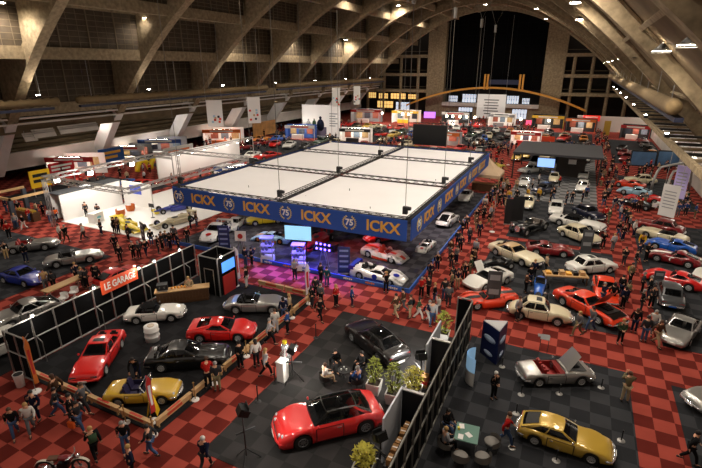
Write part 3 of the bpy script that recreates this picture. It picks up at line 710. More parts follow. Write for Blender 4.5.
def arch_mesh():
    a = MB(); n = 44; OFFS = [-44 + 88 * i / n for i in range(n + 1)]
    rows = []
    for o in OFFS:
        z = zarch(o); sl = -2 * o / 65.5; L = math.hypot(1, sl); nx, nz = -sl / L, 1 / L
        d = (2.1 if o < -37 else 1.7) if o < 0 else 1.15
        row = []
        for y, k in ((-.65, 0), (.65, 0), (.65, d), (-.65, d)): row.append(a.bm.verts.new((o + nx * k, y, max(z + nz * k, 0 if k == 0 else .05))))
        rows.append((o, row))
    for (o, p), (o2, q) in zip(rows, rows[1:]):
        a.m(1 if min(abs(o), abs(o2)) >= 37.5 else 0)
        for k in range(4): a.face([p[k], p[(k + 1) % 4], q[(k + 1) % 4], q[k]])
    a.m(0); a.face(rows[0][1]); a.face(rows[-1][1])
    for s in (-1,):                           # spandrel webs from the rib up to each roof step
        for k in range(6):
            o1, o0 = OS[k], (OS[k + 1] if k < 5 else 0); pts = [(o1 + (o0 - o1) * i / 6) for i in range(7)]
            for y in (-.45, .45): a.poly([(s * o, y, zarch(o) + 1.2) for o in pts] + [(s * o0, y, ZS[k] + .1), (s * (o1 - .8), y, ZS[k] + .1), (s * (o1 - .2), y, (ZS[k] + zarch(o1)) / 2 + 1)])
            a.box((s * (o1 - .45), 0, (ZS[k] + zarch(o1)) / 2 + 1), (.25, .9, max(.3, ZS[k] - zarch(o1) - 1.5)))
    return a.mesh('roof_arch', [CONC, LEGW])
AM = arch_mesh(); ARCHY = [3.5, 19.8, 36, 52.2, 68.5, 84.8, 101, 117.3, 133.5, 149.8]
trim = 0
def next_trim():
    global trim; trim += 1; return f'trim_{trim}'
for y in ARCHY:
    o = link(next_trim(), AM, None, (AX, y, 0)); o['kind'] = 'structure'
# stepped roof carried by the arches: level slabs joined by upright strips of glazing
c = MB()
for k in range(6): c.boxmm((AX - OS[k] - .5, 0, ZS[k]), (AX - (OS[k + 1] if k < 5 else -.6), 159, ZS[k] + .35))
c.boxmm((AX - 54, 0, ZLOW), (AX - OS[0], 159, ZLOW + .35))
c.sm = True                                   # the right half is a smooth ribbed shell
for dz, fl in ((1.05, False), (1.5, True)): c.grid(lambda u, v: Vector((AX + 34.5 * u, 159 * v, zarch(34.5 * u) + dz)), 40, 40, fl)
c.sm = False; c.boxmm((7.0, 0, 14.0), (24, 159, 14.4))
struct('ceiling', c, CONCD)
for k in range(6):                            # edge beams at the foot and head of every glazed strip
    b = MB(); x = AX - OS[k]; zl = ZS[k - 1] if k else ZLOW
    b.boxmm((x - .35, 0, zl - .9), (x + .35, 159, zl + .5)); b.boxmm((x - .6, 0, ZS[k] - .5), (x + .6, 159, ZS[k] - .02)); struct(next_trim(), b, CONC)
for o in (4, 11, 18, 25, 30, 34.5):           # purlins and crossed braces on the smooth side
    b = MB(); b.box((AX + o, 79.5, zarch(o) + .95), (.3, 159, .35), ry=math.atan(2 * o / 65.5)); struct(next_trim(), b, CONC)
for y0, y1 in zip(ARCHY, ARCHY[1:]):
    for fl in (0, 1):
        b = MB(); b.tube([(AX + 8 + 25 * i / 10, (y0 + (y1 - y0) * (i / 10 if fl else 1 - i / 10)), zarch(8 + 25 * i / 10) + .95) for i in range(11)], .13, 5); struct(next_trim(), b, CONC)
WIN = 0
def bay_meshes(h, w=16.3):
    p = MB(); p.boxmm((-.04, -w / 2, 0), (.04, w / 2, h)); pm = p.mesh('pane', BLIND)
    g = MB()
    for i in range(13): y = -w / 2 + w * i / 12; g.box((0, y, h / 2), (.16 if i % 3 else .3, .07 if i % 3 else .2, h))
    for j in range(8): g.box((0, 0, h * j / 7), (.16, w, .07))
    return pm, g.mesh('window', MULL)
for k in range(6):
    zl = ZS[k - 1] if k else ZLOW; h = ZS[k] - zl - .9; pm, gm = bay_meshes(h)
    for s in (-1,):
        for y0, y1 in zip(ARCHY, ARCHY[1:]):
            WIN += 1; o = link(f'window_{WIN}', gm, None, (AX + s * OS[k], (y0 + y1) / 2, zl + .5)); o['kind'] = 'structure'
            link('pane', pm, o)
# left side: terrace parapet, lower wall, dark gallery behind, walkway beams
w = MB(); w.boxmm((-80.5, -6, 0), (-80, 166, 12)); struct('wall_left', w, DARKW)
w = MB(); w.boxmm((22, -6, 0), (22.4, 166, 14)); struct('wall_right', w, PARA)
b = MB(); b.boxmm((-72.6, -2, 2.3), (-72.2, 158, 4.1)); b.boxmm((-72.7, -2, 4.1), (-72.0, 158, 4.35)); b.boxmm((-79, -2, 2.0), (-72.2, 158, 2.3)); struct(next_trim(), b, PARA)
for i in range(4):                            # terrace steps behind the parapet
    b = MB(); b.boxmm((-74 - i * 1.6, -2, 4.0 + i * .5), (-75.6 - i * 1.6, 158, 4.5 + i * .5)); struct(next_trim(), b, CONCD)
b = MB(); b.boxmm((-79.5, -2, 8.0), (-66.5, 158, 8.35)); b.boxmm((-66.9, -2, 7.6), (-66.4, 158, 9.2)); struct(next_trim(), b, CONCD)
for z, x in ((9.6, -65.2), (8.9, -65.6)):
    b = MB(); b.boxmm((x - .12, -2, z - .12), (x + .12, 158, z + .12)); struct(next_trim(), b, PARA)
# right side: gallery edge beam with slats, posts
b = MB(); b.boxmm((6.4, 2, 10.1), (6.7, 152, 10.5)); struct(next_trim(), b, CONC)
for i in range(46):
    b = MB(); y = 24 + i * 2.6; b.boxmm((6.7, y, 10.05), (14.5, y + .45, 10.25)); struct(next_trim(), b, CONC if i % 2 else DSTEEL)
b = MB(); b.boxmm((15.5, 2, 0), (16, 158, 14)); struct(next_trim(), b, PARA)
for i in range(13):
    b = MB(); y = 40 + i * 8; b.boxmm((15.44, y, 3.4), (15.5, y + 3.2, 8.6)); o = struct(f'window_{WIN + 1 + i}', b, mat('lit_window', (255, 246, 228), .4, emit=2.2))
WIN += 13
b = MB(); b.boxmm((16, 2, 2.8), (22, 158, 3.1)); struct(next_trim(), b, CONCD)
# end wall with tall night glazing, two piers and gallery floors
YE = 160
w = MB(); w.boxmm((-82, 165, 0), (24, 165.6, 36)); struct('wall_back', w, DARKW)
def pier(x0, x1, y0, y1, z0, z1, m=None):
    b = MB(); b.boxmm((x0, y0, z0), (x1, y1, z1)); return struct(next_trim(), b, m or CONC)
pier(-48.4, -42.6, 158.5, 162, 0, 29); pier(-12.4, -6.6, 158.5, 162, 0, 29)
WIN += 1
gz = MB(); gz.boxmm((-42.6, 161, 9), (-12.4, 161.2, 33)); g0 = gz.obj(f'window_{WIN}', NIGHT); g0['kind'] = 'structure'
mu = MB()
for i in range(11): mu.boxmm((-42.6 + i * 3.02 - .06, 160.8, 9), (-42.6 + i * 3.02 + .06, 161, 30))
for j in range(7): mu.boxmm((-42.6, 160.8, 9 + j * 3.2), (-12.4, 161, 9.1 + j * 3.2))
mu.obj('window_bars', mat('black_steel', (8, 8, 8), .8, spec=.1), g0)
for x0, x1 in ((-79, -48.4), (-6.6, 18)):
    for z in (7.6, 12.8, 18.6):
        pier(x0, x1, 157.6, 165, z, z + .9)
        b = MB(); b.tube([(x0, 157.6, z + 1.9), (x1, 157.6, z + 1.9)], .06, 5); struct(next_trim(), b, MULL)
    for i in range(5):
        x = x0 + (x1 - x0) * (i + .5) / 5; b = MB(); b.tube([(x, 158.6, 0), (x, 158.6, 19)], .5, 10); struct(next_trim(), b, CONC)
AMB = mat('lit_amber_window', (255, 205, 120), .4, emit=.9); CWH = mat('lit_white_window', (222, 236, 255), .4, emit=.7)
def lit(x0, x1, z0, z1, m, y=158.3, bars=5):
    global WIN
    WIN += 1; b = MB(); b.boxmm((x0, y, z0), (x1, y + .1, z1)); o = struct(f'window_{WIN}', b, m)
    g = MB()
    for i in range(bars + 1): x = x0 + (x1 - x0) * i / bars; g.boxmm((x - .07, y - .06, z0), (x + .07, y, z1))
    g.boxmm((x0, y - .06, (z0 + z1) / 2 - .05), (x1, y, (z0 + z1) / 2 + .05)); g.obj('window_frame', MULL, o)
for x0, x1, z0, z1, m in ((-70, -66.5, 5.4, 7.2, AMB), (-65.5, -62, 5.3, 7.0, AMB), (-61, -55.5, 5.3, 7.1, AMB), (-54.6, -51.5, 5.4, 6.9, AMB), (-66, -60, 2.2, 4.4, AMB), (-59, -54, 1.8, 4.2, CWH),
                          (-40.5, -37.5, 5.0, 6.8, CWH), (-36, -31.5, 4.9, 7.4, CWH), (-22, -18.4, 4.9, 7.2, CWH), (-17.4, -15.2, 4.9, 6.6, CWH), (-37, -32.4, .4, 3.2, CWH), (-20, -15.6, .4, 3.2, CWH)): lit(x0, x1, z0, z1, m)
pier(-42.6, -12.4, 157.8, 160.5, 3.6, 4.7, PARA)
pier(-42.6, -12.4, 158.4, 160.5, 0, 3.6, CONC)
g = MB(); n = 30; rows = []                    # gilded timber arch over the entrance
for i in range(n + 1):
    x = -54.5 + 55.5 * i / n; z = 9.3 - ((x + 26.7) / 27.5) ** 2 * 6.0
    rows.append([g.bm.verts.new((x, y, z + k)) for y, k in ((156.2, 0), (157.6, 0), (157.6, .55), (156.2, .55))])
for p, q in zip(rows, rows[1:]):
    for k in range(4): g.face([p[k], p[(k + 1) % 4], q[(k + 1) % 4], q[k]])
g.face(rows[0]); g.face(rows[-1]); struct(next_trim(), g, mat('gilded_timber', (214, 150, 60), .45))
for x in (-29, -18.5):
    for d in (0, .9):
        b = MB(); b.boxmm((x + d - .25, 156.4, 9), (x + d + .25, 157, 13.6)); struct(next_trim(), b, mat('gilded_timber', (214, 150, 60)))
b = MB(); b.boxmm((-28, 156.6, 10.6), (-18.6, 156.8, 12)); struct(next_trim(), b, mat('dull_blue_panel', (30, 38, 66)))
pier(-1, 16, 139, 139.6, 0, 3.8, WHITE)

# ------------------------------------------------------------------ carpets of the stands
def carpet(x0, x1, y0, y1, m, label, z=.02, cat='carpet'):
    b = MB(); b.boxmm((x0, y0, .001), (x1, y1, z)); return tag(b.obj('stand_carpet', m), label, cat)
carpet(-62, -36, 2, 25.4, GREY, 'charcoal checker carpet under the silver convertibles and blue coupe at left')
carpet(-33, -26.6, 4, 17.4, BLK, 'black carpet strip under the silver coupe outside the garage stand wall')
carpet(-26.1, -15.5, 11.5, 26.1, BLK, 'black carpet inside the wooden barriers of the garage stand')
carpet(-12.9, -4.2, 11.6, 25.5, CHAR, 'charcoal carpet under the red grand tourer and planters')
carpet(-4.19, 4.4, 8, 26.2, GREY, 'charcoal checker carpet under the yellow hatchback coupe and open silver convertible')
carpet(6.4, 15, 12, 25.95, GREY, 'charcoal carpet at the right edge beside the lower red aisle')
PURP = checker('dark_grey_stage_carpet', (74, 72, 76), (52, 51, 55), TS, 5.23, 26.36)
carpet(-33.5, -9.75, 30.2, 62, PURP, 'dark grey stage carpet under the lettered white canopy')
wf = MB(); wf.boxmm((-49.5, 29.8, .001), (-36, 47, .06)); tag(wf.obj('stand_floor', mat('glossy_white_floor', (236, 234, 230), .35)), 'glossy white stand floor under the yellow and blue racing cars', 'floor panel')
a0 = at(462, 303); a1 = at(622, 336); a2 = at(530, 243)
carpet(a0.x, a1.x, a0.y, a2.y, GREY, 'charcoal carpet under the orange muscle car and cream saloon')
b0 = at(505, 238); b1 = at(600, 252); b2 = at(560, 203)
carpet(b0.x, b1.x, b0.y + .6, b2.y, GREY, 'charcoal carpet under the white land yacht and black vintage convertible')
c0 = at(507, 197); c1 = at(597, 203); c2 = at(560, 153)
carpet(c0.x, c1.x, c0.y, c2.y, TILE, 'light grey checker carpet under the white rally cars')
e0 = at(663, 346); e1 = at(640, 222)
carpet(e0.x, 14, e0.y, e1.y, GREY, 'charcoal carpet under the blue fastback and red striped racer')
f0 = at(625, 205); f1 = at(615, 175)
carpet(f0.x, 14, f0.y, f1.y, GREY, 'charcoal carpet under the orange coupe at far right')
FARZ = [(-66, -51, 33, 47, 'left stall'), (-74, -62, 82, 92, 'left wall rear'), (-66, -57, 56, 66, 'left wall'), (-50, -38, 54, 63, 'canopy side'), (-34, -13, 129, 136, 'entrance front'), (-66, -38, 66, 92, 'far left'), (-70, -38, 96, 122, 'far left rear'), (-34, -15, 68, 96, 'centre rear'), (-38, -14, 100, 128, 'entrance side'), (-10.5, 2, 88, 104, 'right rear'), (6.2, 15, 93, 124, 'far right rear'), (-9, 3, 108, 132, 'farthest right')]
for x0, x1, y0, y1, nm in FARZ: carpet(x0, x1, y0, y1, GREY, f'distant charcoal carpet under the cars of the {nm} block')

# ------------------------------------------------------------------ lettered canopy hung over the stage
ZT = 5.5; cx0, cx1, cy0, cy1 = -32.9, -10.2, 30.7, 61.3; zb = 4.0
BLUE = mat('royal_blue_fascia', (30, 78, 164), .6)
cv = thing('canopy', 'large white fabric canopy with blue lettered fascia hung over the stage', 'canopy', (cx0, cy0, 0))
W_, D_ = cx1 - cx0, cy1 - cy0
xm, y3a, y3b = W_ * .5, D_ * .36, D_ * .72
for i, (xa, xb) in enumerate(((0, xm), (xm, W_))):
    for j, (ya, yb) in enumerate(((0, y3a), (y3a, y3b), (y3b, D_))):
        m = MB(); m.sm = True
        m.grid(lambda u, v: Vector((xa + .3 + (xb - xa - .6) * u, ya + .3 + (yb - ya - .6) * v, ZT - .06 - .12 * math.sin(PI * u) * math.sin(PI * v))), 8, 8)
        m.obj('fabric_panel', mat('white_stretch_fabric', (244, 242, 242), .9, noise=.05, nscale=.4), cv)
def truss_mb(m, p, q, h=.34, r=.035, seg=None):
    p, q = Vector(p), Vector(q); d = (q - p); L = d.length; d.normalize(); s = d.cross(Vector((0, 0, 1)))
    if s.length < .1: s = Vector((1, 0, 0))
    s.normalize(); u = s.cross(d); c = [s * a * h / 2 + u * b * h / 2 for a, b in ((-1, -1), (1, -1), (1, 1), (-1, 1))]
    for k in c: m.tube([p + k, q + k], r, 5)
    n = seg or max(2, int(L / .9))
    for i in range(n):
        a, b = p + d * (L * i / n), p + d * (L * (i + 1) / n)
        for k in range(4): m.tube([a + c[k], b + c[(k + 1) % 4]], r * .55, 4, False)
    return m
for p, q in (((0, 0, ZT), (W_, 0, ZT)), ((0, D_, ZT), (W_, D_, ZT)), ((0, 0, ZT), (0, D_, ZT)), ((W_, 0, ZT), (W_, D_, ZT)), ((xm, 0, ZT + .1), (xm, D_, ZT + .1)), ((0, y3a, ZT + .1), (W_, y3a, ZT + .1)), ((0, y3b, ZT + .1), (W_, y3b, ZT + .1))):
    truss_mb(MB(), p, q).obj('truss', DSTEEL, cv)
WREATH = mat('pale_gold', (226, 200, 120), .5)
TW = mat('white_lettering', (240, 238, 230), .6)
def fascia(p, q, seq, parent):
    p, q = Vector(p), Vector(q); d = (q - p); L = d.length; rz = math.atan2(d.y, d.x)
    b = MB(); b.box((L / 2, 0, (ZT + zb) / 2 - .02), (L, .08, ZT - zb + .1)); o = b.obj('fascia', BLUE, parent, p, rz)
    for s, t in seq:
        if s == '75':
            m = MB(); m.sm = True
            for sg in (1, -1):
                m.tube([(.5 * math.cos(a), -.07, .5 * math.sin(a)) for a in [(-1.3 + 2.5 * k / 12) if sg > 0 else PI - (-1.3 + 2.5 * k / 12) for k in range(13)]], .035, 4)
                for k in range(9):
                    a = -1.2 + 2.3 * k / 8; a = a if sg > 0 else PI - a; m.box((.56 * math.cos(a), -.07, .56 * math.sin(a)), (.12, .03, .05), ry=-a - .6)
            m.obj('laurel_wreath', WREATH, o, (t * L, 0, (ZT + zb) / 2))
            x = link('numeral', text_mesh('75', .68, TW, .015, .02), o, (t * L, -.06, (ZT + zb) / 2))
        else:
            x = link('lettering', text_mesh('ICKX', 1.16, GOLD, .02, .03), o, (t * L, -.06, (ZT + zb) / 2))
        x.rotation_euler = (PI / 2, 0, 0)
def fx(px, z=4.8):                             # fraction along the front fascia
    return (aty(px, 204 + (px - 183) * .144, cy0).x - cx0) / W_
fascia((0, -.25, 0), (W_, -.25, 0), [('75', fx(182.5)), ('ICKX', fx(206)), ('75', fx(232)), ('ICKX', fx(258.5)), ('75', fx(288)), ('ICKX', fx(317.5)), ('75', fx(351)), ('ICKX', fx(384))], cv)
def fy(px, py): return (atx(px, py, cx1).y - cy0) / D_
fascia((W_ + .25, 0, 0), (W_ + .25, D_, 0), [('75', fy(415.6, 221)), ('ICKX', fy(425.6, 213)), ('75', fy(436, 204.5)), ('ICKX', fy(445.8, 196)), ('75', fy(454, 188)), ('ICKX', fy(460.2, 182)), ('75', fy(467, 176)), ('ICKX', fy(472.2, 171)), ('75', fy(477, 166)), ('ICKX', fy(480.6, 161))], cv)
fascia((W_, D_ + .25, 0), (0, D_ + .25, 0), [], cv); fascia((-.25, D_, 0), (-.25, 0, 0), [], cv)
# chain hoists standing on the trusses, chains to the roof
hoists = []
for x in (.4, xm, W_ - .4):
    for y in (.4, y3a, y3b, D_ - .4): hoists.append((cx0 + x, cy0 + y))
def roof_z(x): return slab_z(x - AX) if x < AX else zarch(x - AX) + 1.0
NM = {0: 'left edge', 1: 'middle', 2: 'right edge'}; NR = ['front', 'second', 'third', 'back']
for i, (x, y) in enumerate(hoists):
    t = thing('chain_hoist', f'black chain hoist on the {NM[i // 4]} truss of the white canopy, {NR[i % 4]} row', 'hoist', (x, y, ZT + .27), 0, 'chain hoists of the canopy')
    m = MB(); m.sm = False; m.box((0, 0, .32), (.34, .3, .55)); m.lathe([(.14, -.3), (.16, 0), (.14, .3)], 10, Matrix.Translation((.12, 0, .48)) @ Matrix.Rotation(PI / 2, 4, 'Y')); m.obj('motor', BLACK, t)
    rz = roof_z(x) - ZT - .4; m = MB(); m.tube([(0, 0, .5), (0, 0, rz - 7)], .024, 5); m.obj('chain', CABLE, t)
    m = MB(); m.tube([(-2.6, 0, min(rz, roof_z(x - 2.6) - ZT - .3)), (0, 0, rz - 7), (2.6, 0, min(rz, roof_z(x + 2.6) - ZT - .3))], .022, 5); m.obj('bridle', CABLE, t)
    m = MB(); m.tube([(0, 0, rz - 7.8), (0, 0, rz - 7)], .14, 6); m.obj('hook_block', STEEL, t)
sc = thing('led_screen', 'large black screen seen from behind above the back of the canopy', 'screen', (-18.6, 63.5, 0))
m = MB(); m.boxmm((-2.4, 0, 5.6), (2.4, .25, 8.4)); m.obj('panel', mat('screen_back', (14, 13, 14), .7), sc)
m = MB(); [m.tube([(x, .12, 8.4), (x, .12, roof_z(-18.6) - .6)], .022, 5) for x in (-2, 2)]; m.obj('suspension_cables', CABLE, sc)
m = MB(); truss_mb(m, (-2.4, .12, 8.5), (2.4, .12, 8.5), .25, .03); m.obj('truss', DSTEEL, sc)
ed = thing('stage_edge_board', 'low blue board with orange and white marks along the stage edge', 'board', (-33.5, 30.15, 0))
m = MB(); m.boxmm((0, -.1, 0), (23.75, 0, .34)); m.boxmm((23.75, -.1, 0), (23.85, 31, .34)); m.obj('board', mat('sky_blue_board', (40, 92, 178), .6), ed)
random.seed(3)
for i in range(9):
    x = 7 + i * 1.9; m = MB(); [m.box((x + k * .16, -.115, .18), (.11, .02, .12 + .05 * (k % 2))) for k in range(5)]; m.obj('printed_mark', mat('orange_print', (232, 130, 52)) if i % 2 else TW, ed)
# ------------------------------------------------------------------ cars of the photograph
PT = {k: paint(k, v, mtl) for k, v, mtl in (
 ('red', (205, 26, 22), 0), ('rosso', (222, 30, 26), 0), ('coral', (222, 44, 44), 0), ('orange_red', (228, 62, 28), 0), ('maroon', (128, 18, 24), 0), ('yellow', (214, 172, 52), 0), ('gold', (198, 162, 62), .15), ('lemon', (240, 214, 40), 0),
 ('black', (12, 12, 13), 0), ('gloss_black', (20, 17, 17), .3), ('white', (226, 224, 216), 0), ('cream', (222, 210, 176), 0), ('beige', (206, 192, 150), 0), ('silver', (168, 166, 162), .6), ('pewter', (138, 136, 132), .6), ('grey', (92, 94, 96), .4),
 ('blue', (26, 92, 190), 0), ('royal', (24, 44, 150), 0), ('navy', (22, 28, 52), .2), ('gulf', (158, 196, 216), 0), ('orange', (240, 142, 24), 0), ('green', (28, 66, 44), 0), ('tan', (196, 164, 116), 0), ('teal', (40, 110, 120), 0))}
RL = mat('red_leather', (150, 34, 30), .6); TL = mat('tan_leather', (150, 100, 60), .6); BR = mat('brick_red_leather', (120, 50, 34), .6); PL = mat('purple_leather', (40, 34, 70), .6)
def car(kind, col, rear, front, nm, label, short, var='', **cols):
    sc = cols.pop('scale', 1.0)
    return place_car(kind, PT[col], rear, front, nm, label, short, var, cols, scale=sc)
# garage stand
car('coupe_eighties', 'rosso', (114, 331), (81, 381), 'sports_coupe', 'bright red eighties coupe with black sunroof parked nose to the barrier', 'red sunroof coupe')
car('roadster', 'white', (126, 313), (184, 309), 'roadster', 'white roadster with raised black soft top before the wooden bar', 'white roadster', 'top', roof=CLOTH)
car('wedge_coupe', 'rosso', (188, 328), (256, 327), 'sports_car', 'low red wedge sports car behind the black saloon on black carpet', 'low red sports car')
car('coupe_eighties', 'black', (150, 357), (226, 352), 'saloon_car', 'glossy black saloon coupe between red sports car and yellow roadster', 'black saloon coupe')
car('roadster', 'yellow', (107, 390), (179, 387), 'roadster', 'yellow open roadster behind the wooden barrier corner', 'yellow roadster', int=PL, scale=.96)
car('long_nose_convertible', 'silver', (226, 302), (287, 302), 'convertible', 'silver long-nosed convertible with folded black top at the barrier end', 'long-nosed silver convertible', 'fold')
# near stands
b_ = car('grand_tourer', 'coral', (378, 406), (276, 430), 'grand_tourer', 'coral red grand tourer with dark glass roof beside the tripod light', 'red grand tourer', roof=PT['black'], scale=1.09)
car('grand_tourer', 'gloss_black', (396, 355), (358, 326), 'grand_tourer', 'black grand tourer with red tail lights behind the seated visitors', 'black grand tourer', roof=PT['black'])
car('hatch_coupe', 'gold', (524, 421), (609, 448), 'hatchback_coupe', 'mustard yellow hatchback coupe with black louvred rear window', 'yellow hatchback coupe', scale=.94)
car('roadster', 'silver', (519, 371), (591, 369), 'convertible', 'silver convertible with raised bonnet and red leather seats', 'open-bonnet silver convertible', 'hood', int=RL, scale=1.03)
car('roadster', 'silver', (741, 393), (706, 398), 'roadster', 'silver car nose cut off by the right edge on charcoal carpet', 'edge silver car', 'top')
car('rear_engine_coupe', 'silver', (691, 316), (671, 342), 'coupe', 'silver coupe with black cabin at the right edge facing the aisle', 'right silver coupe')
car('saloon', 'grey', (673, 305), (666, 281), 'saloon_car', 'dark grey saloon with blue number plate behind the right silver coupe', 'dark grey saloon', plate=PT['blue'])
car('classic_racer', 'rosso', (700, 284), (648, 271), 'racing_car', 'bright red racing berlinetta behind the dark grey saloon', 'bright red berlinetta')
car('classic_racer', 'maroon', (700, 262), (649, 251), 'racing_car', 'dark red racer with white stripe and number discs', 'red striped racer', 'stripe number', stripe=TW, roundel=TW)
car('classic_racer', 'blue', (694, 249), (649, 240), 'racing_car', 'bright blue fastback racer with cut-off tail', 'blue fastback racer')
car('grand_convertible', 'cream', (684, 239), (642, 229), 'convertible', 'cream convertible behind the bright blue fastback', 'cream convertible')
car('saloon', 'maroon', (683, 231), (638, 222), 'coupe', 'dark red coupe at the back of the right stand', 'dark red coupe', scale=1.05)
car('classic_racer', 'white', (727, 268), (702, 275), 'racing_car', 'white racer nose at the right edge beside red berlinetta', 'white edge racer')
# middle stand
car('old_saloon', 'cream', (512, 306), (569, 316), 'saloon_car', 'cream rounded small saloon with sunroof at the red aisle', 'cream small saloon', 'sun', scale=1.05)
car('muscle_coupe', 'orange_red', (560, 290), (623, 322), 'muscle_car', 'orange muscle car with matt black bonnet facing the aisle', 'orange muscle car', 'blackhood')
car('hatch_coupe', 'orange_red', (603, 277), (608, 302), 'coupe', 'orange red coupe nose-on behind the orange muscle car', 'orange red coupe')
car('saloon', 'white', (571, 267), (612, 263), 'coupe', 'white two-door saloon with dark sunroof near the red aisle', 'white sunroof saloon', 'sun')
car('classic_racer', 'maroon', (529, 246), (571, 250), 'coupe', 'dark red rounded coupe behind the white sunroof saloon', 'dark red rounded coupe')
car('muscle_coupe', 'cream', (491, 243), (543, 264), 'muscle_car', 'cream muscle coupe with tan vinyl roof', 'cream muscle coupe', roof=PT['tan'])
car('wedge_coupe', 'white', (505, 272), (470, 283), 'sports_car', 'white sports car with raised doors behind grey info panel', 'white raised-door car', 'doors')
car('open_racer', 'orange_red', (514, 294), (461, 298), 'racing_car', 'orange red open sports racer with black stripe and grey panel before it', 'orange sports racer', 'stripe', stripe=PT['black'])
put_vintage(PT['blue'], (541, 277), (538, 296), 'vintage_racer', 'small bright blue vintage racer nose-on beside the cream saloon', 'blue vintage racer', scale=.95)
put_vintage(PT['black'], (503, 261), (487, 263), 'vintage_car', 'bare black vintage chassis beside the cream muscle coupe', 'black bare chassis', scale=.9)
put_vintage(PT['black'], (545, 221), (512, 232), 'vintage_car', 'large black open vintage tourer with black wings', 'black vintage tourer', scale=1.25, fender=PT['black'], seat=mat('grey_leather', (120, 112, 104), .6))
car('old_saloon', 'cream', (529, 197), (527, 208), 'saloon_car', 'small cream saloon beside the black divider panels', 'far cream saloon')
car('saloon', 'white', (557, 202), (555, 214), 'saloon_car', 'white saloon nose-on at the back of the middle stand', 'white nose-on saloon')
car('saloon', 'navy', (580, 209), (597, 216), 'saloon_car', 'dark navy saloon behind the white land yacht', 'navy saloon')
car('land_yacht', 'white', (555, 217), (601, 227), 'convertible', 'long white convertible with black soft top', 'white land yacht', 'top', roof=CLOTH)
car('saloon', 'cream', (563, 228), (597, 241), 'saloon_car', 'ivory square saloon parked in front of the white land yacht', 'ivory square saloon', scale=1.05)
# stage cars
car('prototype_racer', 'white', (351, 266), (409, 278), 'racing_car', 'white and blue endurance racer at the front of the stage', 'white blue endurance racer', 'wing lower number', wing=PT['royal'], stripe=PT['royal'], roundel=PT['royal'])
car('open_racer', 'white', (367, 247), (404, 256), 'racing_car', 'white open endurance racer with red flanks on the stage', 'red flanked racer', 'lower number stripe', stripe=PT['orange_red'], roundel=PT['white'], int=PT['orange_red'])
car('prototype_racer', 'white', (433, 237), (418, 249), 'racing_car', 'small low white racer at the right of the stage', 'low white racer', 'number', roundel=PT['red'], scale=.62)
car('rear_engine_coupe', 'white', (440, 224), (456, 213), 'rally_car', 'white rally coupe with red sill bands on the stage edge', 'red banded rally coupe', 'lower', stripe=PT['red'])
car('rear_engine_coupe', 'white', (470, 189), (461, 202), 'rally_car', 'white rally coupe near the beige tent', 'tent-side rally coupe')
car('prototype_racer', 'gulf', (290, 237), (254, 233), 'racing_car', 'pale blue racer with orange stripe under the canopy front', 'pale blue racer', 'stripe lower', stripe=PT['orange'], rim=PT['orange'], scale=.9)
car('hatch_coupe', 'lemon', (277, 217), (254, 219), 'sports_car', 'lemon yellow sports car under the blue canopy fascia', 'lemon sports car')
car('rear_engine_coupe', 'white', (224, 226), (207, 238), 'racing_car', 'white wide racer with red discs beside the blue display board', 'white wide racer', 'wing number', wing=PT['white'], roundel=PT['red'], scale=1.12)
car('rear_engine_coupe', 'white', (239, 219), (231, 226), 'racing_car', 'white and pink racer behind the white wide racer', 'white pink racer', 'lower', stripe=PT['coral'], scale=.85)
car('rear_engine_coupe', 'red', (391, 233), (375, 236), 'racing_car', 'red and white racer half hidden under the canopy fascia', 'half hidden red racer', 'stripe', stripe=TW)
put_formula(PT['red'], PT['red'], (326, 233), (305, 246), 'racing_car', 'red open-wheel racing car in red light under the canopy', 'red open-wheel racer')
put_formula(PT['lemon'], PT['lemon'], (117, 220), (141, 229), 'racing_car', 'yellow open-wheel racing car on the white stand', 'yellow open-wheel racer')
put_formula(PT['royal'], PT['lemon'], (188, 204), (159, 209), 'racing_car', 'blue open-wheel racing car on the white stand', 'blue open-wheel racer')
put_formula(PT['cream'], PT['cream'], (187, 216), (160, 223), 'racing_car', 'cream open-wheel racing car on the white stand front', 'cream open-wheel racer')
# left
car('grand_convertible', 'silver', (45, 261), (101, 252), 'convertible', 'silver classic open convertible at the carpet corner on the left', 'silver open convertible')
car('grand_convertible', 'pewter', (5, 247), (56, 241), 'convertible', 'pewter grey convertible with red seats behind the silver one', 'pewter convertible', int=RL)
car('rear_engine_coupe', 'royal', (4, 272), (42, 279), 'coupe', 'royal blue rounded coupe on the left carpet', 'royal blue coupe')
car('rear_engine_coupe', 'silver', (51, 303), (-3, 322), 'coupe', 'silver fastback coupe outside the black garage wall', 'silver fastback coupe', scale=1.1)
car('saloon', 'white', (14, 338), (-20, 352), 'saloon_car', 'white car tail at the left edge beside the black garage wall', 'left white car')
car('hatch_coupe', 'red', (107, 280), (134, 268), 'sports_car', 'red coupe half hidden behind the orange garage sign', 'hidden red coupe')
# far right stand
car('classic_racer', 'orange_red', (638, 185), (621, 182), 'racing_car', 'orange red racer at the left end of the far right carpet', 'orange red racer')
car('classic_racer', 'gulf', (645, 192), (624, 189), 'racing_car', 'pale blue racer between two red racers far right', 'far pale blue racer')
car('open_racer', 'red', (652, 198), (633, 196), 'racing_car', 'red open racer in front of the pale blue racer', 'far red open racer')
put_formula(PT['black'], PT['white'], (646, 205), (627, 201), 'racing_car', 'black open-wheel racer at the front of the far right carpet', 'black open-wheel racer')
car('rear_engine_coupe', 'orange', (671, 197), (670, 208), 'coupe', 'orange coupe nose-on below the hanging white banner', 'orange nose-on coupe')
car('saloon', 'cream', (652, 180), (629, 179), 'saloon_car', 'cream saloon at the back of the far right carpet', 'far right cream saloon')
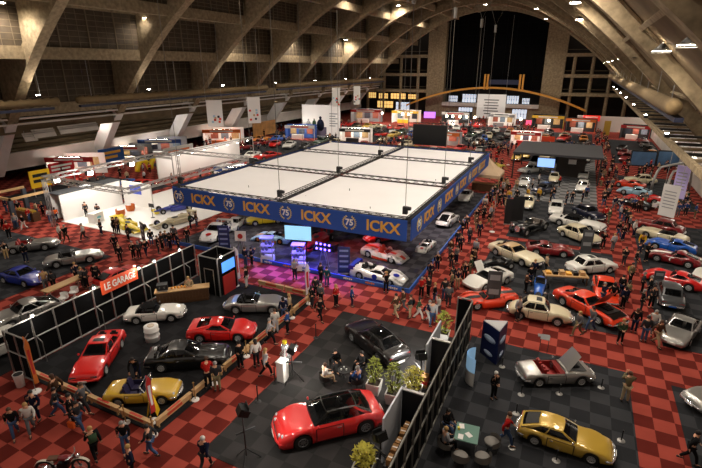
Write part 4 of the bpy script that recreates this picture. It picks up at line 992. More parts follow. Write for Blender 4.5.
# rally cars on light grey carpet
for col, r, fr, kind, lb, sh in (('white', (527, 176), (523, 187), 'roadster', 'white vintage rally car at left of the light grey carpet', 'left white rally car'), ('cream', (556, 172), (552, 184), 'old_saloon', 'cream rally car in the middle of the light grey carpet', 'cream rally car'),
     ('navy', (552, 187), (536, 191), 'saloon', 'dark blue rally car at the front of the light grey carpet', 'dark blue rally car'), ('white', (585, 170), (582, 179), 'roadster', 'white rally car at right rear of the light grey carpet', 'right rear rally car'),
     ('white', (585, 181), (580, 192), 'saloon', 'white rally car at right front of the light grey carpet', 'right front rally car'), ('white', (538, 168), (524, 170), 'coupe_eighties', 'white rally car left of the dark logo wall', 'rear left rally car'),
     ('white', (588, 155), (584, 161), 'saloon', 'white car under the dark canopy edge at right', 'canopy-side white car'), ('yellow', (520, 154), (514, 160), 'saloon', 'yellow car under the dark canopy edge at left', 'yellow canopy car')):
    place_car(kind, PT[col], r, fr, 'rally_car', lb, sh, far=True)
# distant blocks of cars
random.seed(21)
KINDS = [('saloon', 'saloon'), ('roadster', 'roadster'), ('rear_engine_coupe', 'coupe'), ('muscle_coupe', 'muscle car'), ('old_saloon', 'rounded saloon'), ('coupe_eighties', 'two-door coupe'), ('classic_racer', 'racer')]
FC = ['red', 'red', 'white', 'white', 'silver', 'black', 'yellow', 'blue', 'cream', 'grey', 'orange', 'green', 'maroon', 'navy', 'rosso', 'silver', 'black']
FCN = {'rosso': 'bright red', 'grey': 'grey', 'navy': 'navy blue'}
far = []
for x0, x1, y0, y1, nm in FARZ:
    ny = max(1, int((y1 - y0) / 5.6)); nx = max(1, int((x1 - x0) / 3.2))
    for j in range(ny):
        for i in range(nx):
            if random.random() < .12: continue
            x = x0 + (i + .5) * (x1 - x0) / nx; y = y0 + (j + .5) * (y1 - y0) / ny
            if any(math.hypot(x - bx, y - by_) < 6.2 for bx, by_ in ((-44, 94.5), (-58, 94.5), (-26, 98), (-10, 106), (-62, 53.5), (-16, 63), (-62, 104), (11.5, 127), (0, 135), (-62, 37), (-64, 46), (-20, 138), (-33, 139))): continue
            u, v = to_px((x, y, .5))
            if not (3 < u < 699): continue
            if 405 < u < 484 and v > 126 and y < 66: continue
            k, kn = random.choice(KINDS); cl = random.choice(FC)
            if any(math.hypot(x - f[3], y - f[4]) < 5.0 and abs(x - f[3]) < 3.0 or math.hypot(x - f[3], y - f[4]) < 2.6 for f in far): continue
            far.append((k, kn, cl, x + random.uniform(-.2, .2), y + random.uniform(-.3, .3), random.choice((PI / 2, -PI / 2)) + random.uniform(-.35, .35), nm, u))
by = {}
for d in far: by.setdefault((d[1], d[2], d[6]), []).append(d)
for (kn, cl, nm), ds in by.items():
    ds.sort(key=lambda d: d[7])
    for i, d in enumerate(ds):
        lb = f"small distant {FCN.get(cl, cl)} {kn} in the {nm} block" + (f", {ordinal(i, len(ds))}" if len(ds) > 1 else '')
        put_car(d[0], PT[cl], d[3], d[4], d[5], 'parked_car', lb, f'{FCN.get(cl, cl)} {kn}', group=f'cars of the {nm} block', far=True)
# ------------------------------------------------------------------ stand furniture
def T(label): return label
# --- garage stand: tube frames with black cloth
gx = -26.2
def cloth_wall(p, q, h, name, label, cat='partition', bays=None, tubes=STEEL, arms=True):
    p, q = Vector((*p, 0)), Vector((*q, 0)); d = q - p; L = d.length; rz = math.atan2(d.y, d.x)
    t = thing(name, label, cat, p, rz); n = bays or max(1, round(L / 1.5))
    for i in range(n):
        m = MB(); m.boxmm((L * i / n + .04, -.06, .04), (L * (i + 1) / n - .04, -.02, h - .06)); m.obj('cloth_panel', CLOTH, t)
    m = MB()
    for z in (.08, h * .55, h): m.tube([(0, .03, z), (L, .03, z)], .045, 6)
    m.obj('rails', tubes, t)
    for i in range(n + 1):
        m = MB(); x = L * i / n; m.tube([(x, .03, 0.0), (x, .03, h)], .045, 6); m.tube([(x, .05, h * .6), (x, .6, h * .5), (x, .6, 0.0)], .03, 5) if arms and i % 3 == 1 else None; m.obj('upright', tubes, t)
    return t
gw = cloth_wall((gx, 25.6), (gx, 11.6), 2.7, 'partition', 'long black cloth wall on silver tubes behind the garage stand cars', bays=11)
cloth_wall((-24.2, 11.45), (gx, 11.45), 2.7, 'partition', 'short black end wall of the garage stand beside the white bin', bays=2, arms=False)
def bay_pt(px, py, z): p = at(px, py, z); return p.y
sg = thing('garage_sign', 'orange sign with white capitals hung on the black garage wall', 'sign', (gx + .12, 19.9, 0))
y0, y1 = atx(101, 290, gx + .12).y, atx(137, 276, gx + .12).y
m = MB(); m.boxmm((0, y0 - 19.9, 2.15), (.08, y1 - 19.9, 3.05)); m.obj('board', mat('orange_board', (226, 84, 44), .5), sg)
o = link('lettering', text_mesh('LE GARAGE', .66, TW, .012, .012), sg, (.1, (y0 + y1) / 2 - 19.9, 2.6)); o.rotation_euler = (PI / 2, 0, PI / 2)
o.scale = ((y1 - y0) * .86 / o.dimensions.x, 1, 1)
cub = thing('storage_cabin', 'black cloth cabin with silver tube frame beside the wooden bar', 'cabin', (-23.75, 23.5, 0))
CW, CD, CHH = 1.75, 2.0, 3.0
for a, b in (((0, 0), (CW, 0)), ((CW, 0), (CW, CD)), ((CW, CD), (0, CD)), ((0, CD), (0, 0))):
    m = MB(); m.tube([(a[0], a[1], CHH), (b[0], b[1], CHH)], .05, 6); m.obj('top_rail', STEEL, cub)
    m = MB(); m.tube([(a[0], a[1], 0), (a[0], a[1], CHH)], .05, 6); m.obj('upright', STEEL, cub)
    v = Vector((b[0] - a[0], b[1] - a[1], 0)); m = MB(); m.box(((a[0] + b[0]) / 2, (a[1] + b[1]) / 2, CHH / 2), (v.length - .1, .04, CHH - .1), rz=math.atan2(v.y, v.x)); m.obj('cloth_panel', CLOTH, cub)
m = MB(); m.boxmm((.45, -.05, 0), (.5, -.02, 2.1)); m.boxmm((1.3, -.05, 0), (1.35, -.02, 2.1)); m.boxmm((.45, -.05, 2.05), (1.35, -.02, 2.1)); m.obj('door_frame', STEEL, cub)
tv = thing('screen', 'bright blue screen on the side of the black cabin', 'screen', (-21.96, 24.5, 0))
m = MB(); m.boxmm((0, -.75, 1.75), (.08, .75, 2.65)); m.obj('frame', BLACK, tv)
m = MB(); m.boxmm((.08, -.7, 1.8), (.09, .7, 2.6)); m.obj('display', mat('blue_display', (70, 130, 220), .3, emit=1.6), tv)
pn = MB(); pn.boxmm((-21.95, 23.85, .02), (-21.89, 25.15, 1.5)); tag(pn.obj('poster', mat('red_poster', (170, 40, 34), .6)), 'red poster below the blue screen on the black cabin', 'poster')
bar = thing('bar_counter', 'rustic plank bar counter with pale top before the black cloth wall', 'bar', at(184, 301), math.atan2(2.2, 2.45))
m = MB(); 
for i in range(16): m.boxmm((-1.75 + i * .22, -.33, 0), (-1.75 + i * .22 + .2, -.29, 1.0))
m.boxmm((-1.75, -.29, 0), (1.77, .3, 1.0)); m.obj('front', DWOOD, bar)
m = MB(); m.boxmm((-1.85, -.42, 1.0), (1.87, .36, 1.06)); m.obj('counter_top', WOOD, bar)
for k in range(2): m = MB(); m.boxmm((-1.75, -.36, .12 + .68 * k), (1.77, -.33, .24 + .68 * k)); m.obj('rail', DWOOD, bar)
bm_ = bar.matrix_basis.copy() if False else Matrix.Translation(bar.location) @ Matrix.Rotation(bar.rotation_euler.z, 4, 'Z')
cm = thing('coffee_machine', 'black coffee machine at the left end of the plank bar', 'coffee machine', bm_ @ Vector((-1.3, .05, 1.06)), bar.rotation_euler.z)
m = MB(); m.boxmm((-.35, -.22, 0), (.35, .22, .5)); m.boxmm((-.35, -.34, .36), (.35, -.22, .5)); m.obj('body', BLACK, cm)
m = MB(); m.boxmm((-.33, -.36, 0), (.33, -.22, .05)); m.obj('drip_tray', STEEL, cm)
for s in (-.15, .15): m = MB(); m.tube([(s, -.3, .36), (s, -.3, .3), (s, -.42, .3)], .03, 6); m.obj('spout', CHROME, cm)
FR = mat('orange_peel', (230, 150, 40), .6)
for i in range(7):
    x = -.7 + i * .22; m = MB(); m.sm = True
    if i < 5: m.lathe([(.02, 0), (.07, .02), (.085, .08), (.06, .14), (.01, .16)], 8); tag(m.obj('orange', FR, None, bm_ @ Vector((x, .0 + .08 * (i % 2), 1.062))), f'orange fruit on the plank bar top, {ordinal(i, 5)} of its row', 'fruit', 'fruit on the bar')
    else: m.lathe([(.04, 0), (.045, .2), (.016, .27), (.016, .34)], 8); tag(m.obj('bottle', mat('amber_bottle', (70, 40, 14), .2), None, bm_ @ Vector((x, .05, 1.062))), 'dark bottle on the plank bar top, ' + ('left one' if i == 5 else 'right one'), 'bottle', 'bottles on the bar')
# spotlights on the garage wall
LGT = []
def spot_arm(p, label, aim=(1, 0, -1)):
    t = thing('spotlight', label, 'lamp', p)
    m = MB(); m.tube([(0, 0, -.25), (0, 0, 0), (.35, 0, .15)], .02, 5); m.obj('arm', BLACK, t)
    m = MB(); m.box((.4, 0, .13), (.16, .24, .16), ry=.6); m.obj('housing', BLACK, t)
    m = MB(); m.sm = True; m.lathe([(.0, -.02), (.075, 0), (.075, .03), (.0, .05)], 10, Matrix.Translation((.45, 0, .03)) @ Matrix.Rotation(2.4, 4, 'Y')); m.obj('lens', LAMP, t)
    LGT.append((Vector(p) + Vector((.6, 0, -.1)), 38)); return t
for i, (px, py) in enumerate(((29, 322), (90, 292), (135, 274), (150, 265), (176, 258))):
    p = atx(px, py, gx); spot_arm((gx + .02, p.y, 2.98), f'small bright spotlight on top of the black garage wall, {ordinal(i, 5)}')
spot_arm((-22.0, 23.45, 3.26), 'small bright spotlight on the corner of the black cabin frame')
# wooden barriers with printed plates on white-footed posts
def barrier(p, q, label, plate=True, zz=.34):
    p, q = Vector((*p, 0)), Vector((*q, 0)); d = q - p; L = d.length; t = thing('barrier_board', label, 'barrier', p, math.atan2(d.y, d.x))
    m = MB(); m.box((L / 2, 0, zz - .02), (L, .05, .3), rx=0); m.obj('plank', WOOD, t)
    m = MB(); m.box((L / 2, 0, zz + .15), (L, .2, .04)); m.obj('top_rail', WOOD, t)
    for x in (.12, L - .12): m = MB(); m.boxmm((x - .03, -.04, 0), (x + .03, .04, zz)); m.obj('leg', WOOD, t)
    if plate:
        m = MB(); m.box((L / 2, -.03, zz), (.95, .02, .16)); m.box((L / 2, .03, zz), (.95, .02, .16)); m.box((L / 2, 0, zz + .175), (.8, .12, .012)); m.obj('printed_plate', mat('red_print', (196, 60, 40), .6), t)
def post(p, label):
    t = thing('barrier_post', label, 'post', (*p, 0)); m = MB(); m.lathe([(.2, 0), (.2, .04), (.06, .08)], 14); m.obj('base', WHITE, t)
    m = MB(); m.lathe([(.025, .05), (.025, 1.0)], 8); m.obj('pole', mat('brass_pole', (176, 140, 84), .4, .6), t)
    m = MB(); m.sm = True; m.lathe([(.01, 1.0), (.05, 1.03), (.05, 1.07), (.01, 1.1)], 8); m.obj('knob', mat('brass_pole', (0, 0, 0)), t)
fx0, fx1 = -24.8, -15.75
NB = ['leftmost', 'second from left', 'third from left', 'rightmost']
for i in range(4):
    xa = fx0 + (fx1 - fx0) * i / 4; xb = fx0 + (fx1 - fx0) * (i + 1) / 4
    barrier((xa + .06, 11.62), (xb - .06, 11.62), f'wooden barrier board on the near side of the garage stand, {NB[i]}')
for i in range(6):
    ya = 11.7 + 14.2 * i / 6; yb = 11.7 + 14.2 * (i + 1) / 6
    barrier((fx1, ya + .06), (fx1, yb - .06), f'wooden barrier board along the aisle side of the garage stand, {ORD[i]} from the near corner', i != 1)
for i in range(2):
    xa = -20.6 + 4.8 * i / 2; barrier((xa + .06, 26.2), (xa + 2.34, 26.2), f'pale barrier board behind the long-nosed silver convertible, {"left" if i == 0 else "right"} one')
for i, (px, py) in enumerate(((90, 398), (130, 420), (157, 430), (193, 399), (212, 383), (245, 356), (288, 317), (305, 303))):
    p = at(px, py); 
    if abs(p.x - fx1) < 1.2: p.x = fx1 + .16
    post((p.x, p.y if p.y > 12.5 else 11.4), f'brass barrier post with white round foot by the garage stand barriers, {ordinal(i, 8)}')
# flags
def feather(px, py, ptx, pty, cols, label, base=WHITE, w=.6):
    g = at(px, py); 
    top = None
    for k in range(40):
        z = 1.0 + k * .1
        if to_px((g.x, g.y, z))[1] <= pty: break
    t = thing('feather_flag', label, 'flag', g); h = z
    m = MB(); m.lathe([(.28, 0), (.28, .05), (.04, .1)], 12); m.obj('base', base, t)
    m = MB(); m.tube([(0, 0, .06), (0, 0, h * .8), (.06, .1, h * .93), (.16, .28, h)], .02, 6); m.obj('pole', STEEL, t)
    m = MB(); m.sm = True
    def fl(u, v):
        z = .45 + (h - .5) * v; ww = w * (1 - .9 * max(0, v - .75) / .25 * max(0, v - .75) / .25)
        return Vector((.16 * max(0, v - .7) + .03 * math.sin(v * 7 + u * 2), .03 + ww * u * .9, z))
    m.grid(fl, 4, 14); m.obj('sail', cols[0], t)
    m = MB(); m.grid(lambda u, v: fl(.25 + .5 * u, .2 + .5 * v) + Vector((.02, 0, 0)), 3, 8); m.grid(lambda u, v: fl(.25 + .5 * u, .2 + .5 * v) + Vector((-.02, 0, 0)), 3, 8); m.obj('printed_band', cols[1], t)
RP = mat('red_flag_print', (190, 44, 40), .7); OF = mat('orange_flag', (214, 120, 50), .8); LW = mat('flag_white', (222, 216, 220), .8)
feather(236, 286, 237, 247, (LW, RP), 'white feather flag with red print behind the long-nosed silver convertible')
feather(306, 301, 306, 263, (LW, RP), 'white feather flag with red print at the barrier end, right one')
feather(36, 392, 29, 336, (OF, RP), 'narrow orange feather flag at the short black end wall', w=.25)
feather(152, 422, 139, 376, (RP, LW), 'red and white feather flag standing at the barrier corner', w=.3)
feather(492, 232, 497, 190, (mat('flag_red', (190, 30, 26), .8), LW), 'red feather flag in the crowded aisle right of the canopy', w=.5)
feather(508, 165, 510, 140, (mat('flag_red', (0, 0, 0)), LW), 'tall red feather flag in the far aisle', w=.7)
ab = thing('floor_sign', 'yellow folding floor sign at the barrier corner by the yellow roadster', 'sign', at(150, 420) + Vector((-.2, .4, .02)), .6)
for s in (1, -1): m = MB(); m.box((s * .14, 0, .44), (.03, .5, .9), ry=-s * .22); m.obj('panel', mat('sign_yellow', (236, 190, 30), .5), ab)
bn = thing('waste_bin', 'white waste bin beside the short black end wall', 'bin', at(21, 386)); bn.scale = (.75, .75, .85)
m = MB(); m.sm = True; m.lathe([(.26, 0), (.32, .85), (.34, .9), (.3, .9), (.28, .6)], 18); m.obj('body', WHITE, bn); m = MB(); m.lathe([(.3, .86), (.3, .88)], 16); m.obj('liner', BLACK, bn)
dr = thing('drum', 'white round drum on the black carpet behind the black saloon coupe', 'drum', at(153, 340))
m = MB(); m.sm = True; m.lathe([(.42, 0), (.42, .3), (.45, .33), (.42, .36), (.42, .66), (.45, .69), (.42, .72), (.42, 1.0), (.38, 1.02), (.0, 1.0)], 20); m.obj('body', WHITE, dr); m = MB(); m.lathe([(.2, 1.0), (.2, 1.06)], 14); m.obj('lid', mat('pale_ring', (206, 190, 170)), dr)
# bench table and stools outside the garage wall
tb = thing('long_table', 'long pale wooden table outside the black garage wall', 'table', at(66, 294), math.atan2(*(lambda v: (v.y, v.x))(at(81, 286) - at(52, 299))))
m = MB(); m.boxmm((-1.5, -.4, .82), (1.5, .4, .9)); m.obj('table_top', WOOD, tb)
for x in (-1.3, 1.3):
    for y in (-.32, .32): m = MB(); m.boxmm((x - .04, y - .04, 0), (x + .04, y + .04, .82)); m.obj('leg', STEEL, tb)
for i, (px, py) in enumerate(((65, 304), (75, 298))):
    t = thing('stool', f'white round seat beside the long pale table, {"left" if i == 0 else "right"} one', 'stool', at(px, py)); m = MB(); m.sm = True
    m.lathe([(.2, 0), (.26, .04), (.06, .1), (.06, .4), (.3, .46), (.34, .52), (.3, .56), (0, .56)], 16); m.obj('seat', WHITE, t)
    m = MB(); m.sm = True; m.grid(lambda u, v: Vector((.33 * math.cos(PI * u), .33 * math.sin(PI * u), .52 + .32 * v)), 10, 3); m.obj('backrest', WHITE, t)
# --- grand tourer stand
def tripod(p, h, label, name='lamp_tripod', head='lamp', yaw=0.0, lamp=0):
    t = thing(name, label, 'lamp', p, yaw)
    m = MB(); m.tube([(0, 0, .35), (0, 0, h)], .03, 6); m.obj('pole', BLACK, t)
    for k in range(3): a = 2 * PI * k / 3; m = MB(); m.tube([(0, 0, .75), (.62 * math.cos(a), .62 * math.sin(a), .02)], .022, 5); m.obj('leg', BLACK, t)
    if head == 'lamp':
        m = MB(); m.box((0, 0, h + .12), (.34, .46, .34), ry=.5); m.box((.22, 0, h + .26), (.03, .5, .22), ry=.2); m.box((.1, .28, h + .1), (.3, .02, .3), ry=.5); m.box((.1, -.28, h + .1), (.3, .02, .3), ry=.5); m.obj('housing', BLACK, t)
        m = MB(); m.lathe([(.13, 0), (.13, .02)], 12, Matrix.Translation((.19, 0, h + .03)) @ Matrix.Rotation(PI / 2 + .5, 4, 'Y')); m.obj('lens', LAMP if lamp else mat('dim_lens', (190, 180, 160), .3), t)
        m = MB(); m.tube([(-.35, 0, h * .62), (.5, .1, h * .62)], .05, 6); m.obj('crossbar', BLACK, t)
    return t
tr = tripod(at(247, 462), 2.6, 'tall black tripod with lamp head at the aisle edge before the red grand tourer', yaw=.9)
tp = tripod(at(293, 381), 1.9, 'tripod spotlight shining beside the white pedestal', yaw=.3, lamp=1)
LGT.append((at(293, 381) + Vector((.5, .15, 1.85)), 200)); LGT.append((at(247, 462) + Vector((.5, .45, 2.5)), 130)); LGT.append((at(427, 380) + Vector((-.5, .5, 1.7)), 420))
tripod(at(420, 386), 1.7, 'black tripod lamp beside the upper white partition', yaw=2.2)
tripod(at(380, 467), 1.5, 'black tripod lamp behind the bottom planter', yaw=2.6)
pdl = thing('pedestal', 'white pedestal box beside the tripod spotlight', 'pedestal', at(283, 380)); m = MB(); m.boxmm((-.22, -.24, 0), (.22, .24, 1.2)); m.obj('body', WHITE, pdl); m = MB(); m.boxmm((-.25, -.27, 1.2), (.25, .27, 1.25)); m.obj('top', WHITE, pdl)
dd = thing('exhibit', 'chrome engine exhibit with yellow detail behind the white pedestal', 'exhibit', at(286, 368)); m = MB(); m.sm = True; m.lathe([(.18, 0), (.18, .5), (.3, .6), (.32, 1.0), (.2, 1.2), (.24, 1.5), (.1, 1.62)], 14); m.obj('body', CHROME, dd); m = MB(); m.lathe([(.12, 1.62), (.14, 1.75)], 10); m.obj('cap', PT['lemon'], dd)
def stanchion(px, py, label, base=BLACK, h=.95):
    t = thing('stanchion', label, 'stanchion', at(px, py)); m = MB(); m.lathe([(.17, 0), (.17, .03), (.05, .07)], 14); m.obj('base', base, t); m = MB(); m.lathe([(.028, .05), (.028, h), (.04, h + .01), (.04, h + .06)], 8); m.obj('pole', BLACK, t)
for px, py, lb in ((275, 383, 'black stanchion left of the white pedestal'), (258, 402, 'black stanchion at the aisle edge between pedestal and tall tripod'), (316, 338, 'black stanchion at the upper corner of the aisle carpet edge')): stanchion(px, py, lb)
GB = mat('grey_stanchion_foot', (150, 148, 144), .4, .4)
for i, (px, py) in enumerate(((502, 367), (521, 395), (516, 414), (559, 394), (601, 388), (512, 448), (621, 441), (556, 461))):
    stanchion(px, py, 'black stanchion on light round foot by ' + ['the blue triangular kiosk', 'the tail of the open-bonnet silver convertible', 'the rear corner of yellow hatchback coupe', 'the flank of the open-bonnet silver convertible', 'the nose of the open-bonnet silver convertible', 'the person in red coat', 'the nose of the yellow hatchback coupe', 'the flank of the yellow hatchback coupe'][i], GB, .55)
LEAF = mat('bush_leaf', (150, 160, 60), .7, noise=.5, nscale=9); LEAFY = mat('yellow_green_leaf', (206, 196, 74), .7, noise=.4, nscale=9); SOIL = mat('potting_soil', (52, 40, 26), .95)
def planter(px, py, label, leaf, s=.37, hh=1.35, seed=1, pt=None, n=170):
    t = thing('planter', label, 'potted plant', pt or at(px, py), .1)
    m = MB(); m.lathe([(s * 1.1, 0), (s * 1.38, .62), (s * 1.38, .66), (s * 1.2, .66), (s * 1.2, .55)], 4, Matrix.Rotation(PI / 4, 4, 'Z')); m.obj('pot', WHITE, t)
    m = MB(); m.lathe([(s * 1.2, .56), (s * 1.2, .57)], 4, Matrix.Rotation(PI / 4, 4, 'Z')); m.obj('soil', SOIL, t)
    r = random.Random(seed); m = MB()
    for k in range(9):
        a = r.uniform(0, 6.28); m.tube([(0, 0, .56), (.12 * math.cos(a), .12 * math.sin(a), .9), (.3 * math.cos(a), .3 * math.sin(a), .75 + hh * r.uniform(.5, .9))], .014, 4)
    m.obj('stems', mat('plant_stem', (72, 60, 34), .8), t)
    m = MB()
    for k in range(n):
        z = r.uniform(0, 1); rr = s * 1.3 * math.sqrt(r.uniform(0.02, 1)) * (math.sin(PI * (.12 + .8 * z)) ** .7); a = r.uniform(0, 6.28)
        c = Vector((rr * math.cos(a), rr * math.sin(a), .68 + z * hh)); d = Vector((math.cos(a + r.uniform(-1, 1)), math.sin(a + r.uniform(-1, 1)), r.uniform(-.3, .9))).normalized() * .12; sd = d.cross(Vector((r.uniform(-1, 1), r.uniform(-1, 1), 1))).normalized() * .045
        m.poly([c - d, c + sd, c + d, c - sd])
    m.obj('foliage', leaf, t)
planter(374, 392, 'square white planter with green bush, leftmost of the row behind the red grand tourer', LEAF, seed=1)
planter(393, 402, 'square white planter with tall green bush in the middle of the row', LEAF, hh=1.6, seed=2)
planter(0, 0, 'white planter with yellow-green bush behind the lower dark wall', LEAFY, s=.42, hh=1.2, seed=3, pt=at(413, 398), n=260)
planter(0, 0, 'white planter with green bush in the upper corner of the black truss wall', LEAF, seed=4, pt=at(443, 341))
planter(364, 475, 'planter with pale green bush at the bottom edge by the white partition', LEAFY, s=.42, seed=5, hh=.8, n=300)
PW = mat('white_partition', (214, 218, 226), .55)
def partition(x, y0, y1, h, label, m_=PW):
    t = thing('partition', label, 'partition', (x, y0, 0)); m = MB(); m.boxmm((-.04, 0, .06), (.04, y1 - y0, h)); m.obj('panel', m_, t)
    m = MB(); [m.boxmm((-.3, y - .03, 0), (.3, y + .03, .06)) for y in (.15, y1 - y0 - .15)]; m.obj('feet', STEEL, t)
pA = at(443, 321, 2.4).y; pB = at(429, 345, 2.4).y; pC = at(408, 388, 2.4).y; pD = at(387, 420, 2.4).y
partition(-5.5, pB, pA, 2.4, 'white partition panel beside the upper planter corner'); partition(-5.5, pD, pC, 2.4, 'white partition panel right of the red grand tourer')
DKP = mat('dark_navy_panel', (24, 26, 34), .7)
def wallx(x0, x1, y, h, label):
    t = thing('partition', label, 'partition', (x0, y, 0)); m = MB(); m.boxmm((0, -.05, 0), (x1 - x0, .05, h)); m.obj('panel', DKP, t); m = MB(); m.boxmm((0, -.08, h - .02), (x1 - x0, .08, h + .04)); m.obj('top_rail', STEEL, t)
yl = at(420, 394, 2.4).y; yu = at(447, 342, 2.4).y
wallx(-5.42, -4.35, yl, 2.4, 'lower dark navy cross wall between white partition and truss wall'); wallx(-5.42, -4.35, yu, 2.4, 'upper dark navy cross wall between white partition and truss wall')
cloth_wall((-4.2, 25.1), (-4.2, 9.5), 3.0, 'partition', 'long black cloth truss wall dividing the red car stand from yellow coupe', bays=16, tubes=mat('dull_aluminium', (120, 118, 112), .5, .5), arms=False)
cloth_wall((-5.05, 25.2), (-4.25, 25.2), 3.0, 'partition', 'narrow black end wall facing the upper red aisle', bays=1, arms=False)
shf = thing('shelf', 'black shelf unit against the lower part of the black truss wall', 'shelf', (-4.75, 13.4, 0)); 
for z in (.02, .55, 1.05): m = MB(); m.boxmm((-.3, 0, z), (.3, 2.6, z + .04)); m.obj('shelf_board', BLACK, shf)
for x in (-.3, .27):
    for y in (0, 2.57): m = MB(); m.boxmm((x, y, 0), (x + .03, y + .03, 1.05)); m.obj('leg', BLACK, shf)
CARD = mat('cardboard', (150, 108, 60), .8)
for i in range(5):
    t = thing('box', f'brown cardboard box on the black shelf, {ORD[i]} from the near end', 'box', (-4.75, 13.65 + i * .5, 1.092), random.uniform(-.2, .2), 'boxes on the shelf'); m = MB(); m.boxmm((-.22, -.19, 0), (.22, .19, .3 + .08 * (i % 2))); m.obj('carton', CARD, t); m = MB(); m.boxmm((-.2, -.03, .3 + .08 * (i % 2)), (.2, .03, .305 + .08 * (i % 2))); m.obj('tape', WHITE, t)
rb = thing('box', 'small red and yellow box at the foot of upper white partition', 'box', at(424, 386)); m = MB(); m.boxmm((-.2, -.2, 0), (.2, .2, .7)); m.obj('carton', CARD, rb); m = MB(); m.boxmm((-.21, -.21, .25), (.21, .21, .45)); m.obj('red_band', PT['red'], rb)
def armchair(p, yaw, label, m_=None, shell=None):
    t = thing('chair', label, 'chair', p, yaw); m_ = m_ or mat('black_chair', (26, 24, 24), .6)
    m = MB(); m.sm = True; m.lathe([(.02, .40), (.3, .40), (.33, .44), (.3, .48), (.02, .48)], 14); m.obj('seat', m_, t)
    m = MB(); m.sm = True
    def sh(u, v):
        a = PI * .5 + PI * u; return Vector((.36 * math.cos(a) + .02, .36 * math.sin(a), .36 + (.36 - .14 * abs(2 * u - 1)) * v))
    m.grid(sh, 12, 4); m.grid(lambda u, v: sh(u, v) * 1.0 + Vector((-.03 * math.cos(PI * (u - .5)), .03 * math.sin(PI * (u - .5)) * -1, 0)), 12, 4); m.obj('backrest', shell or m_, t)
    for k in range(4): a = PI / 4 + k * PI / 2; m = MB(); m.tube([(.2 * math.cos(a), .2 * math.sin(a), .4), (.3 * math.cos(a), .3 * math.sin(a), 0)], .018, 5); m.obj('leg', BLACK, t)
    return t
SEATED = []
def seat_at(px, py, tx, ty, label, who=None, **k):
    p = at(px, py); q = at(tx, ty); a = math.atan2(q.y - p.y, q.x - p.x); armchair(p + Vector((0, 0, .02)), a, label, k.pop('m', None), k.pop('shell', None))
    if who: person(0, 0, pose='sitting', yaw=math.degrees(a), pt=p - Vector((math.cos(a), math.sin(a), 0)) * .08, **who)
TC = (344, 378)
seat_at(326, 384, *TC, 'black tub chair with a visitor in white shirt, left of the small round table', dict(top='white', bot='beige', hair='brown', label='person in white shirt sitting left of the small round black table'))
seat_at(336, 370, *TC, 'black tub chair behind the small round table, left one', dict(top='black', bot='charcoal', hair='dark', label='person in black jacket sitting behind the small round black table'))
seat_at(357, 387, *TC, 'black tub chair nearest the left planter at the small round table', dict(top='blue', bot='navy', hair='grey', label='person in blue shirt sitting beside the left white planter'))
seat_at(361, 372, *TC, 'black tub chair behind the small round table, right one', dict(top='charcoal', bot='black', hair='dark', label='person in charcoal top sitting right behind the small round black table'))
rt = thing('round_table', 'small round black table among the four tub chairs', 'table', at(*TC)); m = MB(); m.lathe([(.36, .5), (.36, .54)], 18); m.obj('table_top', BLACK, rt); m = MB(); m.lathe([(.2, 0), (.03, .05), (.03, .5)], 10); m.obj('pedestal', BLACK, rt)
for i in range(3):
    t = MB(); t.sm = True; t.lathe([(.03, 0), (.04, .08), (.045, .1)], 8); tag(t.obj('cup', WHITE, None, at(*TC) + Vector((.15 * math.cos(i * 2), .15 * math.sin(i * 2), .541))), f'white cup on the small round black table, {ordinal(i, 3)}', 'cup', 'cups on the round table')
# glass table with chairs
tc = at(467, 433, .75); gt = thing('glass_table', 'pale green glass table with papers beside the black truss wall', 'table', (tc.x, tc.y, 0), .1)
m = MB(); m.boxmm((-.5, -.55, .74), (.5, .55, .77)); m.obj('table_top', mat('green_glass_top', (112, 146, 134), .12), gt)
for x in (-.44, .44):
    for y in (-.48, .48): m = MB(); m.tube([(x, y, 0), (x, y, .74)], .03, 6); m.obj('leg', CHROME, gt)
for i, (x, y, r) in enumerate(((-.3, .3, .3), (.1, -.1, .9), (-.2, -.35, .1))):
    m = MB(); m.box((0, 0, .004), (.22, .3, .006), rz=r); tag(m.obj('paper', WHITE, None, (tc.x + x, tc.y + y, .771)), f'white paper on the green glass table, {ORD[i]} from the seated person', 'paper', 'papers on the glass table')
m = MB(); m.lathe([(.05, 0), (.06, .12)], 10); tag(m.obj('cup', PT['lemon'], None, (tc.x - .38, tc.y + .05, .771)), 'yellow cup on the green glass table', 'cup')
GS = mat('grey_shell_chair', (118, 114, 108), .6)
def chair_by(dx, dy, label, who=None):
    p = Vector((tc.x + dx, tc.y + dy, .02)); a = math.atan2(-dy, -dx); armchair(p, a, label, GS, GS)
    if who: person(0, 0, pose='sitting', yaw=math.degrees(a), pt=p - Vector((math.cos(a), math.sin(a), 0)) * .08, **who)
chair_by(-.95, .45, 'grey shell chair under the person in black at the green glass table', dict(top='black', bot='denim', hair='black', label='person in black jacket and jeans sitting at the green glass table'))
chair_by(-.75, -.65, 'grey shell chair left of the green glass table under the fair-haired person', dict(top='silver', bot='black', hair='fair', label='fair-haired person in grey top sitting at the green glass table'))
chair_by(1.05, .3, 'empty grey shell chair right of the green glass table, upper one'); chair_by(.85, -.75, 'empty grey shell chair right of the green glass table, lower one'); chair_by(.0, -1.1, 'empty grey shell chair at the near side of the green glass table')
